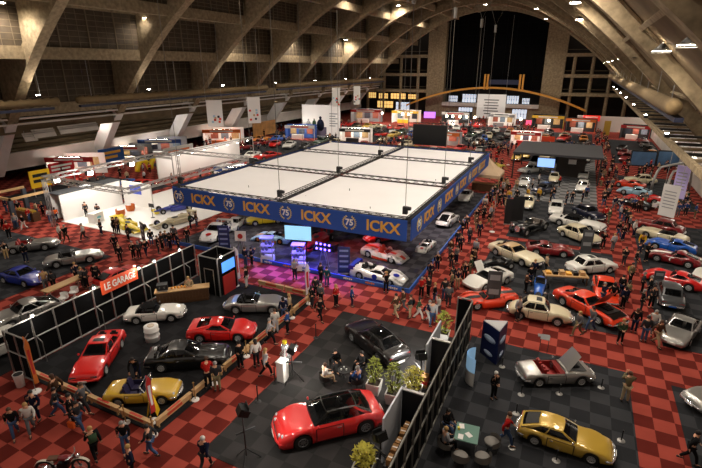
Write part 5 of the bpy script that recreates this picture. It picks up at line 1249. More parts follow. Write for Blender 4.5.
# kiosk, curved display, lectern, info panels
def kiosk(px, py, h, label):
    t = thing('triangular_kiosk', label, 'kiosk', at(px, py), .35); r = .78
    P = [(r * math.cos(a), r * math.sin(a)) for a in (-PI / 2, PI / 6, 5 * PI / 6)]
    for k in range(3):
        a, b = P[k], P[(k + 1) % 3]; m = MB(); v = Vector((b[0] - a[0], b[1] - a[1], 0)); c = ((a[0] + b[0]) / 2, (a[1] + b[1]) / 2)
        m.box((c[0], c[1], h / 2), (v.length, .05, h), rz=math.atan2(v.y, v.x)); o = m.obj('poster_panel', mat('deep_blue_poster', (20, 32, 78), .5), t)
        n = Vector((c[0], c[1], 0)).normalized()
        for z, w_ in ((h * .62, .5), (h * .18, .36)): m = MB(); m.sm = True; m.lathe([(w_, 0), (w_ * .8, .03), (0, .04)], 14, Matrix.Translation((c[0] + n.x * .03, c[1] + n.y * .03, z)) @ Matrix.Rotation(math.atan2(n.y, n.x), 4, 'Z') @ Matrix.Rotation(PI / 2, 4, 'Y') @ Matrix.Diagonal((.42, 1, 1, 1))); m.obj('printed_motif', mat('pale_print', (170, 186, 214), .5), t)
    m = MB(); m.poly([(x, y, h) for x, y in P]); m.poly([(x, y, h + .06) for x, y in P]); m.obj('top', mat('kiosk_top', (176, 176, 178), .5), t)
kiosk(493, 357, 2.15, 'dark blue triangular kiosk with grey top above the yellow coupe stand')
cd = thing('curved_display', 'curved pale blue display on white base beside the black truss wall', 'display', at(470, 380), .2); cd.scale = (.72, .72, .85)
m = MB(); m.sm = True; m.grid(lambda u, v: Vector((.9 * math.cos(PI * (u * .8 + .6)) + .5, .9 * math.sin(PI * (u * .8 + .6)), 1.0 + 1.0 * v)), 14, 4); m.grid(lambda u, v: Vector((.86 * math.cos(PI * (u * .8 + .6)) + .5, .86 * math.sin(PI * (u * .8 + .6)), 1.0 + 1.0 * v)), 14, 4); m.obj('screen', mat('pale_blue_screen', (150, 190, 220), .3, emit=.35), cd)
m = MB(); m.sm = True; m.grid(lambda u, v: Vector((.88 * math.cos(PI * (u * .8 + .6)) + .5, .88 * math.sin(PI * (u * .8 + .6)), v)), 14, 2); m.obj('base', WHITE, cd)
ln = thing('lectern_sign', 'thin black lectern with grey sloping panel on the red aisle', 'sign', at(543, 352)); m = MB(); m.box((0, 0, 1.0), (.5, .35, .03), rx=.4); m.obj('panel', mat('grey_panel', (120, 122, 122)), ln)
for x in (-.22, .22): m = MB(); m.tube([(x, 0, 0), (x, 0, 1.0)], .018, 5); m.obj('leg', BLACK, ln)
fp = MB(); fp.box((0, 0, .02), (.7, .3, .04), rz=.2); tag(fp.obj('floor_plate', mat('grey_panel', (0, 0, 0)), None, at(544, 336)), 'flat grey plate on the red aisle near the cream small saloon', 'plate')
IP = mat('info_grey', (70, 72, 74), .6)
def panel(px, py, w, h, m_, label, yaw=0.0, mark=None, name='info_panel', foot=True):
    t = thing(name, label, 'panel', at(px, py), yaw); m = MB(); m.boxmm((-w / 2, -.04, .05), (w / 2, .04, h)); m.obj('board', m_, t)
    m = MB(); m.boxmm((-w / 2, -.25, 0), (w / 2, .25, .05)); m.obj('foot', STEEL, t)
    if mark:
        m = MB()
        for k in range(mark[1]): z = h * (.9 - .8 * k / mark[1]); m.boxmm((-w * .36, -.055, z - h * .3 / mark[1]), (w * .36, -.045, z))
        m.obj('printed_lines', mark[0], t)
GP = mat('pale_grey_print', (150, 152, 154))
panel(492, 306, .95, 2.7, IP, 'tall grey info panel before the orange sports racer', .25, (GP, 2)); panel(585, 254, .9, 2.3, IP, 'tall grey info panel before the ivory square saloon', .25, (GP, 2)); panel(656, 289, .7, 1.5, IP, 'small grey info panel beside the bright red berlinetta', .25, (GP, 2))
DB = mat('dark_blue_board', (40, 56, 112), .5); LB = mat('light_blue_print', (150, 170, 220))
panel(344, 273, 1.0, 2.3, DB, 'dark blue display board with pale lines left of the white endurance racer', .4, (LB, 4), 'display_board'); panel(225, 250, 1.0, 2.4, DB, 'dark blue display board before the white wide racer', .4, (LB, 4), 'display_board')
for i, (px, py) in enumerate(((507, 224), (514, 222), (519, 221))):
    panel(px, py, .7, 2.8, mat('black_divider', (20, 19, 20), .7), f'tall black divider panel beside the black vintage tourer, {ordinal(i, 3)}', .2, None, 'divider_panel')
# stage exhibits
def cabinet(px, py, label):
    t = thing('display_cabinet', label, 'display', at(px, py), .4); m = MB(); m.boxmm((-.55, -.4, 0), (.55, .4, .5)); m.obj('plinth', WHITE, t)
    m = MB(); [m.boxmm((x - .03, y - .03, .5), (x + .03, y + .03, 2.2)) for x in (-.5, .5) for y in (-.36, .36)]; m.obj('frame', STEEL, t)
    for z in (.95, 1.5, 2.2): m = MB(); m.boxmm((-.55, -.4, z), (.55, .4, z + .05)); m.obj('shelf', mat('violet_lit_shelf', (150, 140, 230), .4, emit=.5), t)
    for k in range(5): m = MB(); m.sm = True; m.lathe([(.1, 0), (.16, .12), (.12, .3)], 8, Matrix.Translation((-.35 + .3 * (k % 3), 0, (.55, 1.0, 1.55)[k % 3] if k < 3 else 1.0 + .55 * (k - 3)))); m.obj('trophy', mat('violet_metal', (120, 116, 190), .3, .5), t)
cabinet(268, 261, 'glowing violet display cabinet at the stage front, left one'); cabinet(299, 269, 'glowing violet display cabinet at the stage front, right one')
es = thing('easel_sign', 'white square sign on easel legs behind the white feather flag', 'sign', at(242, 256), .3); m = MB(); m.box((0, 0, 1.9), (1.0, .05, .9), rx=-.1); m.obj('board', WHITE, es); m = MB(); m.lathe([(.24, 0), (.24, .02)], 14, Matrix.Translation((0, -.05, 1.9)) @ Matrix.Rotation(PI / 2, 4, 'X')); m.obj('red_mark', RP, es)
for x, y in ((-.4, 0), (.4, 0), (0, .5)): m = MB(); m.tube([(x, y, 0), (x * .4, 0, 1.6)], .025, 5); m.obj('leg', STEEL, es)
mo = thing('monitor', 'wide pale cyan monitor on a black stand at the stage middle', 'screen', at(299, 256), .25); m = MB(); m.boxmm((-1.25, -.06, 1.5), (1.25, .06, 2.9)); m.obj('frame', BLACK, mo); m = MB(); m.boxmm((-1.2, -.075, 1.55), (1.2, -.062, 2.85)); m.obj('display', mat('cyan_display', (150, 206, 214), .3, emit=1.1), mo)
m = MB(); [m.tube([(x, .1, 0), (x, .1, 1.6)], .04, 6) for x in (-.7, .7)]; m.boxmm((-.9, -.2, 0), (.9, .35, .05)); m.obj('stand', BLACK, mo)
lp = thing('podium', 'square black podium beside the red open-wheel racer', 'podium', at(332, 250)); m = MB(); m.boxmm((-.5, -.5, 0), (.5, .5, .6)); m.obj('body', BLACK, lp); m = MB(); m.boxmm((-.52, -.52, .6), (.52, .52, .64)); m.obj('top', DSTEEL, lp)
lt = thing('light_rack', 'violet lit lamp rack on a stand at the stage front', 'lamp', at(324, 266)); m = MB(); [m.tube([(x, y, 0), (x * .3, 0, 1.5)], .025, 5) for x, y in ((-.5, 0), (.5, 0), (0, .5))]; m.obj('stand', STEEL, lt); m = MB(); m.boxmm((-.75, -.1, 1.5), (.75, .1, 1.65)); m.boxmm((-.75, -.1, 1.95), (.75, .1, 2.1)); m.obj('bar', BLACK, lt)
VI = mat('violet_lens', (110, 80, 255), .3, emit=9)
for k in range(8): m = MB(); m.sm = True; m.lathe([(.09, 0), (.1, .05), (0, .08)], 8, Matrix.Translation((-.6 + .4 * (k % 4), -.1, 1.57 + .45 * (k // 4))) @ Matrix.Rotation(PI / 2, 4, 'X')); m.obj('lens', VI, lt)
# --- white stand at the left
bo = thing('booth', 'long white booth wall with charcoal roof strip on the white stand', 'booth', (-49.1, 29.9, .06)); m = MB(); m.boxmm((-.12, 0, 0), (0, 7.6, 2.95)); m.boxmm((-1.7, 7.5, 0), (0, 7.6, 2.95)); m.boxmm((-1.7, 0, 0), (-1.6, 7.6, 2.95)); m.obj('walls', WHITE, bo)
m = MB(); m.boxmm((-1.75, -.05, 2.95), (.05, 7.65, 3.05)); m.obj('roof', mat('charcoal_felt', (64, 66, 70), .9), bo); m = MB(); m.boxmm((-1.2, 3.2, 3.05), (-.5, 4.2, 3.12)); m.obj('skylight', mat('skylight', (240, 240, 240), .4, emit=1), bo)
m = MB(); m.boxmm((-49.0, 37.6, .06), (-44.2, 37.75, 3.0)); tag(m.obj('partition', WHITE), 'plain white back wall behind the orange tub chairs', 'partition')
t = MB(); t.boxmm((-47.6, 37.5, 1.6), (-45.8, 37.59, 2.6)); tag(t.obj('screen', mat('indigo_display', (50, 66, 150), .3, emit=.8)), 'dark blue wall screen on the plain white back wall', 'screen')
dk = thing('reception_desk', 'white reception desk with pale logo on the white stand', 'desk', (-45.9, 31.4, .06), .2); m = MB(); m.boxmm((-.4, -.7, 0), (.4, .7, 1.05)); m.obj('body', WHITE, dk); m = MB(); m.lathe([(.3, 0), (.3, .02)], 14, Matrix.Translation((.4, 0, .55)) @ Matrix.Rotation(PI / 2, 4, 'Y') @ Matrix.Diagonal((.5, 1, 1, 1))); m.obj('logo', mat('teal_logo', (110, 180, 190)), dk)
ORC = mat('burnt_orange_fabric', (190, 96, 40), .8)
for i, (px, py) in enumerate(((121, 216), (131, 211))):
    t = thing('tub_chair', f'burnt orange tub chair on the white stand, {"left" if i == 0 else "right"} one', 'chair', at(px, py) + Vector((0, 0, .06)), 2.2 + i); m = MB(); m.sm = True; m.lathe([(.4, 0), (.46, .3), (.42, .42), (.05, .42)], 16); m.obj('seat', ORC, t)
    m = MB(); m.sm = True; m.grid(lambda u, v: Vector((.5 * math.cos(PI * (.3 + 1.4 * u)), .5 * math.sin(PI * (.3 + 1.4 * u)), .2 + .55 * v)), 14, 3); m.obj('backrest', ORC, t)
lt2 = thing('low_table', 'low yellow table before the orange tub chairs', 'table', at(121, 218.5) + Vector((.2, -.5, .06)), 0); m = MB(); m.boxmm((-.9, -.4, .3), (.9, .4, .36)); m.obj('table_top', PT['lemon'], lt2)
for x in (-.8, .8): m = MB(); m.boxmm((x - .04, -.35, 0), (x + .04, .35, .3)); m.obj('leg', WHITE, lt2)
panel(144, 241, .9, 1.9, BLACK, 'black framed board at the near corner of the white stand', -.4, (GP, 3), 'display_board')
mi = thing('display_stand', 'thin black stand with round dark head on the white stand', 'stand', at(153, 218) + Vector((0, 0, .06))); m = MB(); m.lathe([(.25, 0), (.03, .05), (.03, 1.2)], 10); m.obj('pole', BLACK, mi); m = MB(); m.box((0, 0, 1.4), (.7, .1, .4)); m.obj('panel', BLACK, mi)
t0 = thing('lighting_truss', 'rectangular aluminium lighting truss on legs round the white stand', 'truss', (0, 0, 0))
tz = 5.2
C4 = [(-48.6, 28.4), (-36.6, 28.4), (-36.6, 46.5), (-48.6, 46.5)]
for k in range(4): truss_mb(MB(), (*C4[k], tz), (*C4[(k + 1) % 4], tz), .45, .05).obj('beam', STEEL, t0)
for k in (0, 2, 3): m = MB(); truss_mb(m, (*C4[k], 0), (*C4[k], tz), .3, .035); m.obj('leg', STEEL, t0)
for i, (px, py) in enumerate(((83, 174), (121, 167), (58, 180))):
    p = at(px, py, 5.0); p.x = max(-48.2, min(-37, p.x)); t = thing('floodlight', f'glaring white floodlight under the white stand truss, {ordinal(i, 3)}', 'lamp', (-48.0, [33, 38.5, 29.2][i], 4.9)); m = MB(); m.box((0, 0, 0), (.5, .6, .4)); m.obj('housing', BLACK, t); m = MB(); m.boxmm((.26, -.28, -.18), (.28, .28, .18)); m.obj('lens', LAMP, t); LGT.append((t.location + Vector((.6, 0, -.2)), 500))
mk = thing('market_frame', 'dark framed open market stand beside the white booth', 'stall', (-55.8, 26.2, 0)); m = MB(); m.boxmm((0, 0, 3.0), (4.4, .2, 3.25)); m.boxmm((0, 0, 3.0), (.2, 4.0, 3.25)); m.boxmm((4.2, 0, 3.0), (4.4, 4.0, 3.25)); m.obj('lintel', WOOD, mk)
for x in (.15, 4.25):
    for y in (.12, 3.85): m = MB(); m.boxmm((x - .2, y - .2, 0), (x + .2, y + .2, 3.0)); m.obj('post', mat('slate_post', (58, 64, 74)), mk)
ct = thing('stall_counter', 'long counter with yellow goods in the dark framed stall', 'counter', (-53.6, 28.8, 0)); m = MB(); m.boxmm((-1.6, -.4, 0), (1.6, .4, .95)); m.obj('body', DWOOD, ct); m = MB(); [m.boxmm((-1.4 + .4 * k, -.25, .95), (-1.1 + .4 * k, .25, 1.15)) for k in range(7)]; m.obj('goods', PT['gold'], ct)
# signs and banners of the distant left side
def board(x, y, z, w, h, m_, label, yaw=PI / 2, name='sign_board', cat='sign', mark=None, legs=True):
    t = thing(name, label, cat, (x, y, 0), yaw); m = MB(); m.boxmm((-w / 2, -.08, z), (w / 2, .08, z + h)); m.obj('board', m_, t)
    if mark: m = MB(); [m.boxmm((-w * .36, s * .1 - .02, z + h * a), (w * .36 * f, s * .1 + .02, z + h * b)) for a, b, f in ((.62, .8, 1), (.3, .48, .6)) for s in (1, -1)]; m.obj('printed_bars', mark, t)
    if legs: m = MB(); [m.boxmm((x_ - .05, -.05, 0), (x_ + .05, .05, z)) for x_ in (-w * .4, w * .4)]; m.obj('legs', STEEL, t)
    return t
def bpx(px, py, X, **k): p = atx(px, py, X); return p
p = atx(41, 182, -62); board(p.x, p.y, 1.2, 2.6, 2.2, mat('bright_yellow_board', (240, 190, 20)), 'bright yellow sign board on the far left wall side', mark=BLACK)
p = atx(57, 171, -66); board(p.x, p.y, 1.6, 2.2, 1.5, mat('scarlet_board', (200, 20, 30)), 'scarlet sign board under the terrace, left one', mark=TW)
p = atx(67, 169, -66); board(p.x, p.y, 1.6, 2.2, 1.5, mat('scarlet_board', (0, 0, 0)), 'scarlet sign board under the terrace, right one', mark=TW)
p = atx(112, 157, -68); board(p.x, p.y, 1.2, 4.6, 2.3, mat('blue_gold_board', (36, 84, 150)), 'blue sign board with gold bars under the second white leg', mark=GOLD)
p = atx(180, 161, -64); board(p.x, p.y, 0, 7, 2.6, WHITE, 'long white stand wall with orange pictures at far left', mark=mat('orange_picture', (226, 120, 60)), legs=False)
p = atx(265, 137, -68); board(p.x, p.y, .4, 9, 3.2, mat('amber_photo_wall', (210, 150, 80), .5, noise=.8, nscale=.8), 'wide amber lit photo wall at far left', legs=False, name='photo_wall', cat='photo wall')
AY = mat('inflatable_yellow', (236, 206, 30), .5)
for i, (px, py) in enumerate(((143, 166), (156, 162))):
    q = atx(px, py, -63); t = MB(); t.sm = True; t.tube([(0, 1.2 * math.cos(a), 1.6 * math.sin(a)) for a in [PI * k / 8 for k in range(9)]], .4, 8); tag(t.obj('inflatable_arch', AY, None, (q.x, q.y, .0)), f'small yellow inflatable arch at far left, {"left" if i == 0 else "right"} one', 'arch')
bl = thing('billboard', 'large white billboard showing seated figures left of the white canopy rear', 'billboard', (-62, 104, 0), .9)
A_ = at(303, 137); B_ = at(340, 139); bl.location = (A_ + B_) / 2; bl.rotation_euler.z = math.atan2(B_.y - A_.y, B_.x - A_.x); bw = 9.6; bl.scale = ((B_ - A_).length / 9.6,) * 3
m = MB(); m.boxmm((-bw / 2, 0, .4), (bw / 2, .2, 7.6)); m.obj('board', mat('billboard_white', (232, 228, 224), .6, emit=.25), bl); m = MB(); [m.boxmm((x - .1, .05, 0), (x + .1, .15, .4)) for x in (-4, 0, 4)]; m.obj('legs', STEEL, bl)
m = MB(); m.boxmm((-4.7, -.03, .5), (1.4, -.01, 2.6)); m.obj('printed_floor', mat('grey_violet_print', (92, 86, 110)), bl)
for x, z, c, w_ in ((-.1, 3.0, 'navy', .95), (-1.7, 3.4, 'green', .5), (-3.2, 3.1, 'pale grey', .6)):
    m = MB(); m.sm = True; M_ = Matrix.Translation((x, -.04, z)) @ Matrix.Rotation(PI / 2, 4, 'X'); m.lathe([(w_, 0), (w_, .02)], 14, M_ @ Matrix.Diagonal((1, 1.5, 1, 1))); m.lathe([(w_ * .36, 0), (w_ * .36, .03)], 12, M_ @ Matrix.Translation((0, w_ * 1.8, 0))); m.obj('printed_figure', cloth(c), bl)
m = MB(); [m.boxmm((2.2, -.03, 5.6 - k * .55), (4.2 - .5 * (k % 2), -.01, 5.8 - k * .55)) for k in range(6)]; m.obj('printed_lines', GP, bl)
BNW = mat('banner_white', (226, 224, 220), .7)
for i, (px, py, Y) in enumerate(((213.5, 100, 62), (253, 97, 71), (336, 88, 97), (357, 86, 106))):
    p = aty(px, py, Y); t = thing('hanging_banner', f'white hanging banner with coloured crowd print on the left side, {ORD[i]} from the left', 'banner', (p.x, p.y, 0), .7); h = (24 if i < 2 else 17) * p.length / 466; w_ = (13, 11, 7, 6)[i] * p.length / 430
    m = MB(); m.boxmm((-w_ / 2, -.03, p.z - h), (w_ / 2, .03, p.z)); m.obj('cloth', BNW, t)
    m = MB(); m.tube([(-w_ / 2 - .1, 0, p.z), (w_ / 2 + .1, 0, p.z)], .05, 5); m.obj('rod', STEEL, t); m = MB(); [m.tube([(x, 0, p.z), (x, 0, roof_z(p.x) - .1)], .02, 4) for x in (-w_ / 2, w_ / 2)]; m.obj('cords', STEEL, t)
    r = random.Random(i)
    for k in range(7): m = MB(); x = r.uniform(-w_ * .38, w_ * .38); z = p.z - h * r.uniform(.5, .92); m.box((x, -.05, z), (.36, .02, .36), rz=0); m.obj('printed_figure', [PT['orange_red'], PT['gulf'], PT['tan'], PT['black'], PT['red']][k % 5], t)
# distant centre: entrance banner, pink screens, desks
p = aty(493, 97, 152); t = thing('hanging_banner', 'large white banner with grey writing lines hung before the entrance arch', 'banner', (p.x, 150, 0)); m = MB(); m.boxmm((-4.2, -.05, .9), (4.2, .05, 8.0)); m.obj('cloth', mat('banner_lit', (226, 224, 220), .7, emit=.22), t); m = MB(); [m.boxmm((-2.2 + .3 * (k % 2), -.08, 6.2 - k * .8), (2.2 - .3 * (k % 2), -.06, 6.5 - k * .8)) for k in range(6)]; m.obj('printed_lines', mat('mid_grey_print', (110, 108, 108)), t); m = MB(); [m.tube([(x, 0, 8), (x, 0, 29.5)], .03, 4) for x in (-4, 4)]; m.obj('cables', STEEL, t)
PK = mat('violet_display', (190, 120, 240), .3, emit=1.4)
for i, (px, py, Y, w_, h_) in enumerate(((429.5, 118, 148, 3.6, 1.9), (529, 127, 146, 2.0, 1.9), (416, 123, 146, 2.4, 2.2))):
    p = aty(px, py, Y); board(p.x, Y, p.z, w_, h_, PK if i != 1 else mat('pink_display', (250, 90, 130), .3, emit=1.2), ['violet lit screen at the far end behind the black screen', 'pink lit screen beside the far entrance', 'small violet screen left of the other violet screen'][i], .2, 'screen', 'screen')
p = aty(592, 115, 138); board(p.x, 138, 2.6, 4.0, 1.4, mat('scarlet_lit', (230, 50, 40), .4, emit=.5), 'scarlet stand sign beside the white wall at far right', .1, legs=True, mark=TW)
p = aty(535, 140, 110); board(p.x, 110, .6, 8, 1.1, mat('orange_strip', (226, 76, 40), .5), 'long orange strip board behind the dark flat canopy', .1)
p = aty(607, 128, 130); board(p.x, 130, .2, 1.4, 3.4, PT['gold'], 'narrow yellow upright board beside the white wall', .1, legs=False)
# dark canopy and logo wall behind the rally cars
dc = thing('flat_canopy', 'dark flat canopy on thin posts over the rally cars', 'canopy', (-8.4, 73, 0)); m = MB(); m.boxmm((0, 0, 3.7), (12, 12, 4.0)); m.obj('roof', mat('slate_canopy', (58, 58, 62), .8), dc)
for x in (.2, 11.8):
    for y in (.2, 11.8): m = MB(); m.boxmm((x - .1, y - .1, 0), (x + .1, y + .1, 3.7)); m.obj('post', DSTEEL, dc)
p = aty(573, 176, 76); lw = thing('logo_wall', 'dark brown wall with white logo under the flat canopy', 'wall panel', (-.4, 77.6, 0)); m = MB(); m.boxmm((-2, 0, 0), (2, .2, 3.2)); m.obj('panel', mat('umber_panel', (48, 40, 34)), lw); m = MB(); m.boxmm((-.4, -.03, 2.0), (.7, 0, 2.7)); m.obj('logo', WHITE, lw)
t = thing('screen', 'blue and white lit screen left of the dark logo wall', 'screen', (-3.9, 77.4, 0)); m = MB(); m.boxmm((-1.3, 0, 1.2), (1.3, .12, 2.7)); m.obj('frame', BLACK, t); m = MB(); m.boxmm((-1.22, -.02, 1.28), (1.22, 0, 2.62)); m.obj('display', mat('white_blue_display', (150, 190, 255), .3, emit=1.3), t); m = MB(); [m.boxmm((x - .05, 0, 0), (x + .05, .1, 1.2)) for x in (-.8, .8)]; m.obj('legs', BLACK, t)
# right side: picture screens, silver arches, gallery banners
for i, (px, py, Y) in enumerate(((641, 170, 90), (668, 168, 92))):
    p = aty(px, py, Y); t = thing('picture_wall', f'blue picture wall on the right beyond the cream saloon, {"left" if i == 0 else "right"} one', 'screen', (p.x, Y, 0), .15); m = MB(); m.boxmm((-1.9, 0, .3), (1.9, .2, 2.9)); m.obj('frame', BLACK, t); m = MB(); m.boxmm((-1.75, -.03, .5), (1.75, 0, 2.7)); m.obj('picture', mat('steel_blue_picture', (78, 112, 146), .4, noise=.6, nscale=.9, emit=.08), t)
for i, (a, b) in enumerate((((650, 193), (690, 186)), ((664, 198), (692, 192)))):
    p, q = at(*a), at(*b); q.x = min(q.x, 14.5); t = thing('silver_arch', f'silver truss arch over the far right carpet, {"back" if i == 0 else "front"} one', 'truss', (0, 0, 0)); m = MB(); m.sm = True
    m.tube([p + (q - p) * (.5 - .5 * math.cos(PI * k / 12)) + Vector((0, 0, 3.4 * min(1, 1.6 * math.sin(PI * k / 12)))) for k in range(13)], .16, 8); m.obj('tube', STEEL, t)
for i, (px, py, Y, w_, h_, m_) in enumerate(((673, 185, 52, 1.5, 3.1, BNW), (685, 166, 54, 1.2, 3.2, mat('lilac_banner', (196, 182, 236), .6)))):
    p = aty(px, py, Y); t = thing('hanging_banner', ['white hanging banner with grey lines above the orange nose-on coupe', 'lilac hanging banner at the far right gallery'][i], 'banner', (p.x, Y, 0), -.6); m = MB(); m.boxmm((-w_ / 2, -.03, p.z - h_), (w_ / 2, .03, p.z)); m.obj('cloth', m_, t); m = MB(); [m.boxmm((-w_ * .35, -.05, p.z - h_ * (.2 + .1 * k)), (w_ * .35, -.035, p.z - h_ * (.23 + .1 * k))) for k in range(6)]; m.obj('printed_lines', GP, t); m = MB(); [m.tube([(x, 0, p.z), (x, 0, 10.05 if p.x > 6.7 else roof_z(p.x))], .02, 4) for x in (-w_ * .45, w_ * .45)]; m.obj('cords', STEEL, t)
# beige pagoda tent, palm, parts table
tn = thing('pagoda_tent', 'beige pointed tent at the right rear corner of the canopy', 'tent', at(485, 189)); m = MB(); m.lathe([(2.9, 2.4), (1.6, 3.1), (.5, 4.0), (.05, 4.6)], 4, Matrix.Rotation(PI / 4, 4, 'Z'), False); m.lathe([(2.9, 2.0), (2.9, 2.4)], 4, Matrix.Rotation(PI / 4, 4, 'Z'), False); m.obj('roof', mat('beige_canvas', (206, 178, 146), .9), tn)
for x in (-2, 2):
    for y in (-2, 2): m = MB(); m.boxmm((x - .06, y - .06, 0), (x + .06, y + .06, 2.1)); m.obj('post', WOOD, tn)
tk = thing('tent_counter', 'wooden bar counter under the beige pointed tent', 'counter', at(485, 189) + Vector((0, -.9, 0))); m = MB(); m.boxmm((-1.6, -.3, 0), (1.6, .3, 1.0)); m.obj('body', DWOOD, tk); m = MB(); m.boxmm((-1.7, -.4, 1.0), (1.7, .4, 1.06)); m.obj('top', WOOD, tk)
tt = thing('palm', 'tall green indoor palm beside the beige pointed tent', 'plant', at(501, 181)); m = MB(); m.lathe([(.3, 0), (.4, .6), (.35, .6)], 10); m.obj('pot', BLACK, tt); m = MB(); m.tube([(0, 0, .5), (.05, 0, 2.2)], .08, 6); m.obj('trunk', DWOOD, tt)
m = MB(); r = random.Random(9)
for k in range(26):
    a = r.uniform(0, 6.28); L_ = r.uniform(1, 1.6); e_ = r.uniform(.2, 1.2)
    for j in range(10):
        f_ = (j + 1) / 10; c_ = Vector((L_ * f_ * math.cos(a), L_ * f_ * math.sin(a), 2.2 + L_ * f_ * e_ - .9 * f_ * f_)); s_ = Vector((-math.sin(a), math.cos(a), -.2)) * .3 * (1 - .6 * f_)
        d_ = Vector((math.cos(a), math.sin(a), 0)) * .06; m.poly([c_ - d_, c_ + s_, c_ + d_]); m.poly([c_ - d_, c_ - s_, c_ + d_])
m.obj('fronds', LEAFY, tt)
pt_ = thing('parts_table', 'wooden display table of engine parts behind the orange muscle car', 'table', at(564, 283), .3); m = MB(); m.boxmm((-1.6, -.5, .7), (1.6, .5, .78)); m.obj('table_top', WOOD, pt_)
for x in (-1.5, 1.5):
    for y in (-.4, .4): m = MB(); m.boxmm((x - .04, y - .04, 0), (x + .04, y + .04, .7)); m.obj('leg', DWOOD, pt_)
pm_ = Matrix.Translation(pt_.location) @ Matrix.Rotation(.3, 4, 'Z')
for k in range(6): m = MB(); m.boxmm((-.18, -.25, 0), (.18, .25, .16 + .06 * (k % 3))); tag(m.obj('engine_part', [GOLD, DALLOY, WOOD][k % 3], None, pm_ @ Vector((-1.3 + k * .5, 0, .782)), .3), f'engine part on the wooden display table, {ordinal(k, 6)}', 'engine part', 'engine parts on the table')
# motorcycle
mc = thing('motorcycle', 'vintage motorcycle with pale mudguards on the red carpet at the bottom left', 'motorcycle', at(65, 474), .1 + math.atan2(*(lambda v: (v.y, v.x))(at(86, 473) - at(45, 473))))
for x in (.7, -.7):
    m = MB(); m.sm = True; m.tube([(.33 * math.cos(a), 0, .33 * math.sin(a)) for a in [k * PI / 10 for k in range(21)]], .055, 6, False); w_ = m.obj('wheel', TYRE, mc, (x, 0, .39)); m = MB(); [m.tube([(0, 0, 0), (.3 * math.cos(k * PI / 5), 0, .3 * math.sin(k * PI / 5))], .008, 4) for k in range(10)]; m.lathe([(.05, -.06), (.05, .06)], 8, Matrix.Rotation(PI / 2, 4, 'X')); m.obj('spokes', CHROME, w_)
    m = MB(); m.sm = True; m.grid(lambda u, v: Vector((x + .42 * math.cos(PI * (.15 + .75 * u)), .12 * (v - .5), .39 + .42 * math.sin(PI * (.15 + .75 * u)))), 10, 2); m.obj('mudguard', mat('cream_mudguard', (206, 196, 180), .4), mc)
m = MB(); m.tube([(.7, 0, .39), (.5, 0, .95), (-.1, 0, .78), (-.7, 0, .39), (-.1, 0, .35), (.42, 0, .6)], .03, 6); m.obj('frame', BLACK, mc)
m = MB(); m.sm = True; m.lathe([(.02, -.3), (.1, -.26), (.13, 0), (.1, .24), (.02, .28)], 10, Matrix.Translation((.18, 0, .86)) @ Matrix.Rotation(PI / 2, 4, 'Y')); m.obj('fuel_tank', PT['maroon'], mc)
m = MB(); m.box((.05, 0, .5), (.4, .26, .3)); m.lathe([(.1, 0), (.12, .25)], 8, Matrix.Translation((.12, 0, .6))); m.obj('engine', DALLOY, mc)
m = MB(); m.box((-.3, 0, .88), (.4, .24, .08)); m.obj('saddle', mat('brown_saddle', (90, 54, 30), .5), mc); m = MB(); m.tube([(.4, -.36, 1.05), (.52, -.14, 1.02), (.52, .14, 1.02), (.4, .36, 1.05)], .022, 6); m.obj('handlebar', CHROME, mc)
m = MB(); m.sm = True; m.lathe([(.02, -.1), (.09, -.04), (.1, .05)], 10, Matrix.Translation((.68, 0, .92)) @ Matrix.Rotation(PI / 2, 4, 'Y')); m.obj('headlight', CHROME, mc); m = MB(); m.sm = True; m.tube([(.1, .16, .4), (-.2, .18, .28), (-.9, .18, .3)], .04, 6); m.obj('exhaust', CHROME, mc)
# canvas ducts high along both sides
def duct(x, z, y0, y1, label, rr=.52):
    t = thing('canvas_duct', label, 'duct', (x, y0, z)); m = MB(); m.sm = True; n = int((y1 - y0) / 1.1); pts = []; rs = []
    for k in range(n + 1): pts += [(0, k * 1.1, 0), (0, k * 1.1 + .9, .03)]; rs += [rr * .8, rr * 1.08]
    m.tube(pts, rs, 10); m.obj('sleeve', mat('tan_canvas', (118, 98, 66), .9, noise=.35, nscale=2), t); m = MB()
    m.box((.35, n * .55, -.72), (.5, n * 1.1, .3)); m.obj('nozzle_rail', mat('navy_nozzle', (34, 38, 60)), t); m = MB(); [m.tube([(0, k * 1.1, 0), (0, k * 1.1, roof_z(x) - z - .05)], .03, 4) for k in range(2, n, 7)]; m.obj('hangers', STEEL, t)
duct(-60.6, 11.7, 12, 39, 'tan canvas air duct high on the left, nearest stretch'); duct(-60.6, 11.7, 42, 84, 'tan canvas air duct high on the left, middle stretch'); duct(-60.6, 11.9, 88, 150, 'tan canvas air duct high on the left, far stretch')
duct(5.2, 13.5, 36, 150, 'pale canvas air duct above the right gallery', .5)

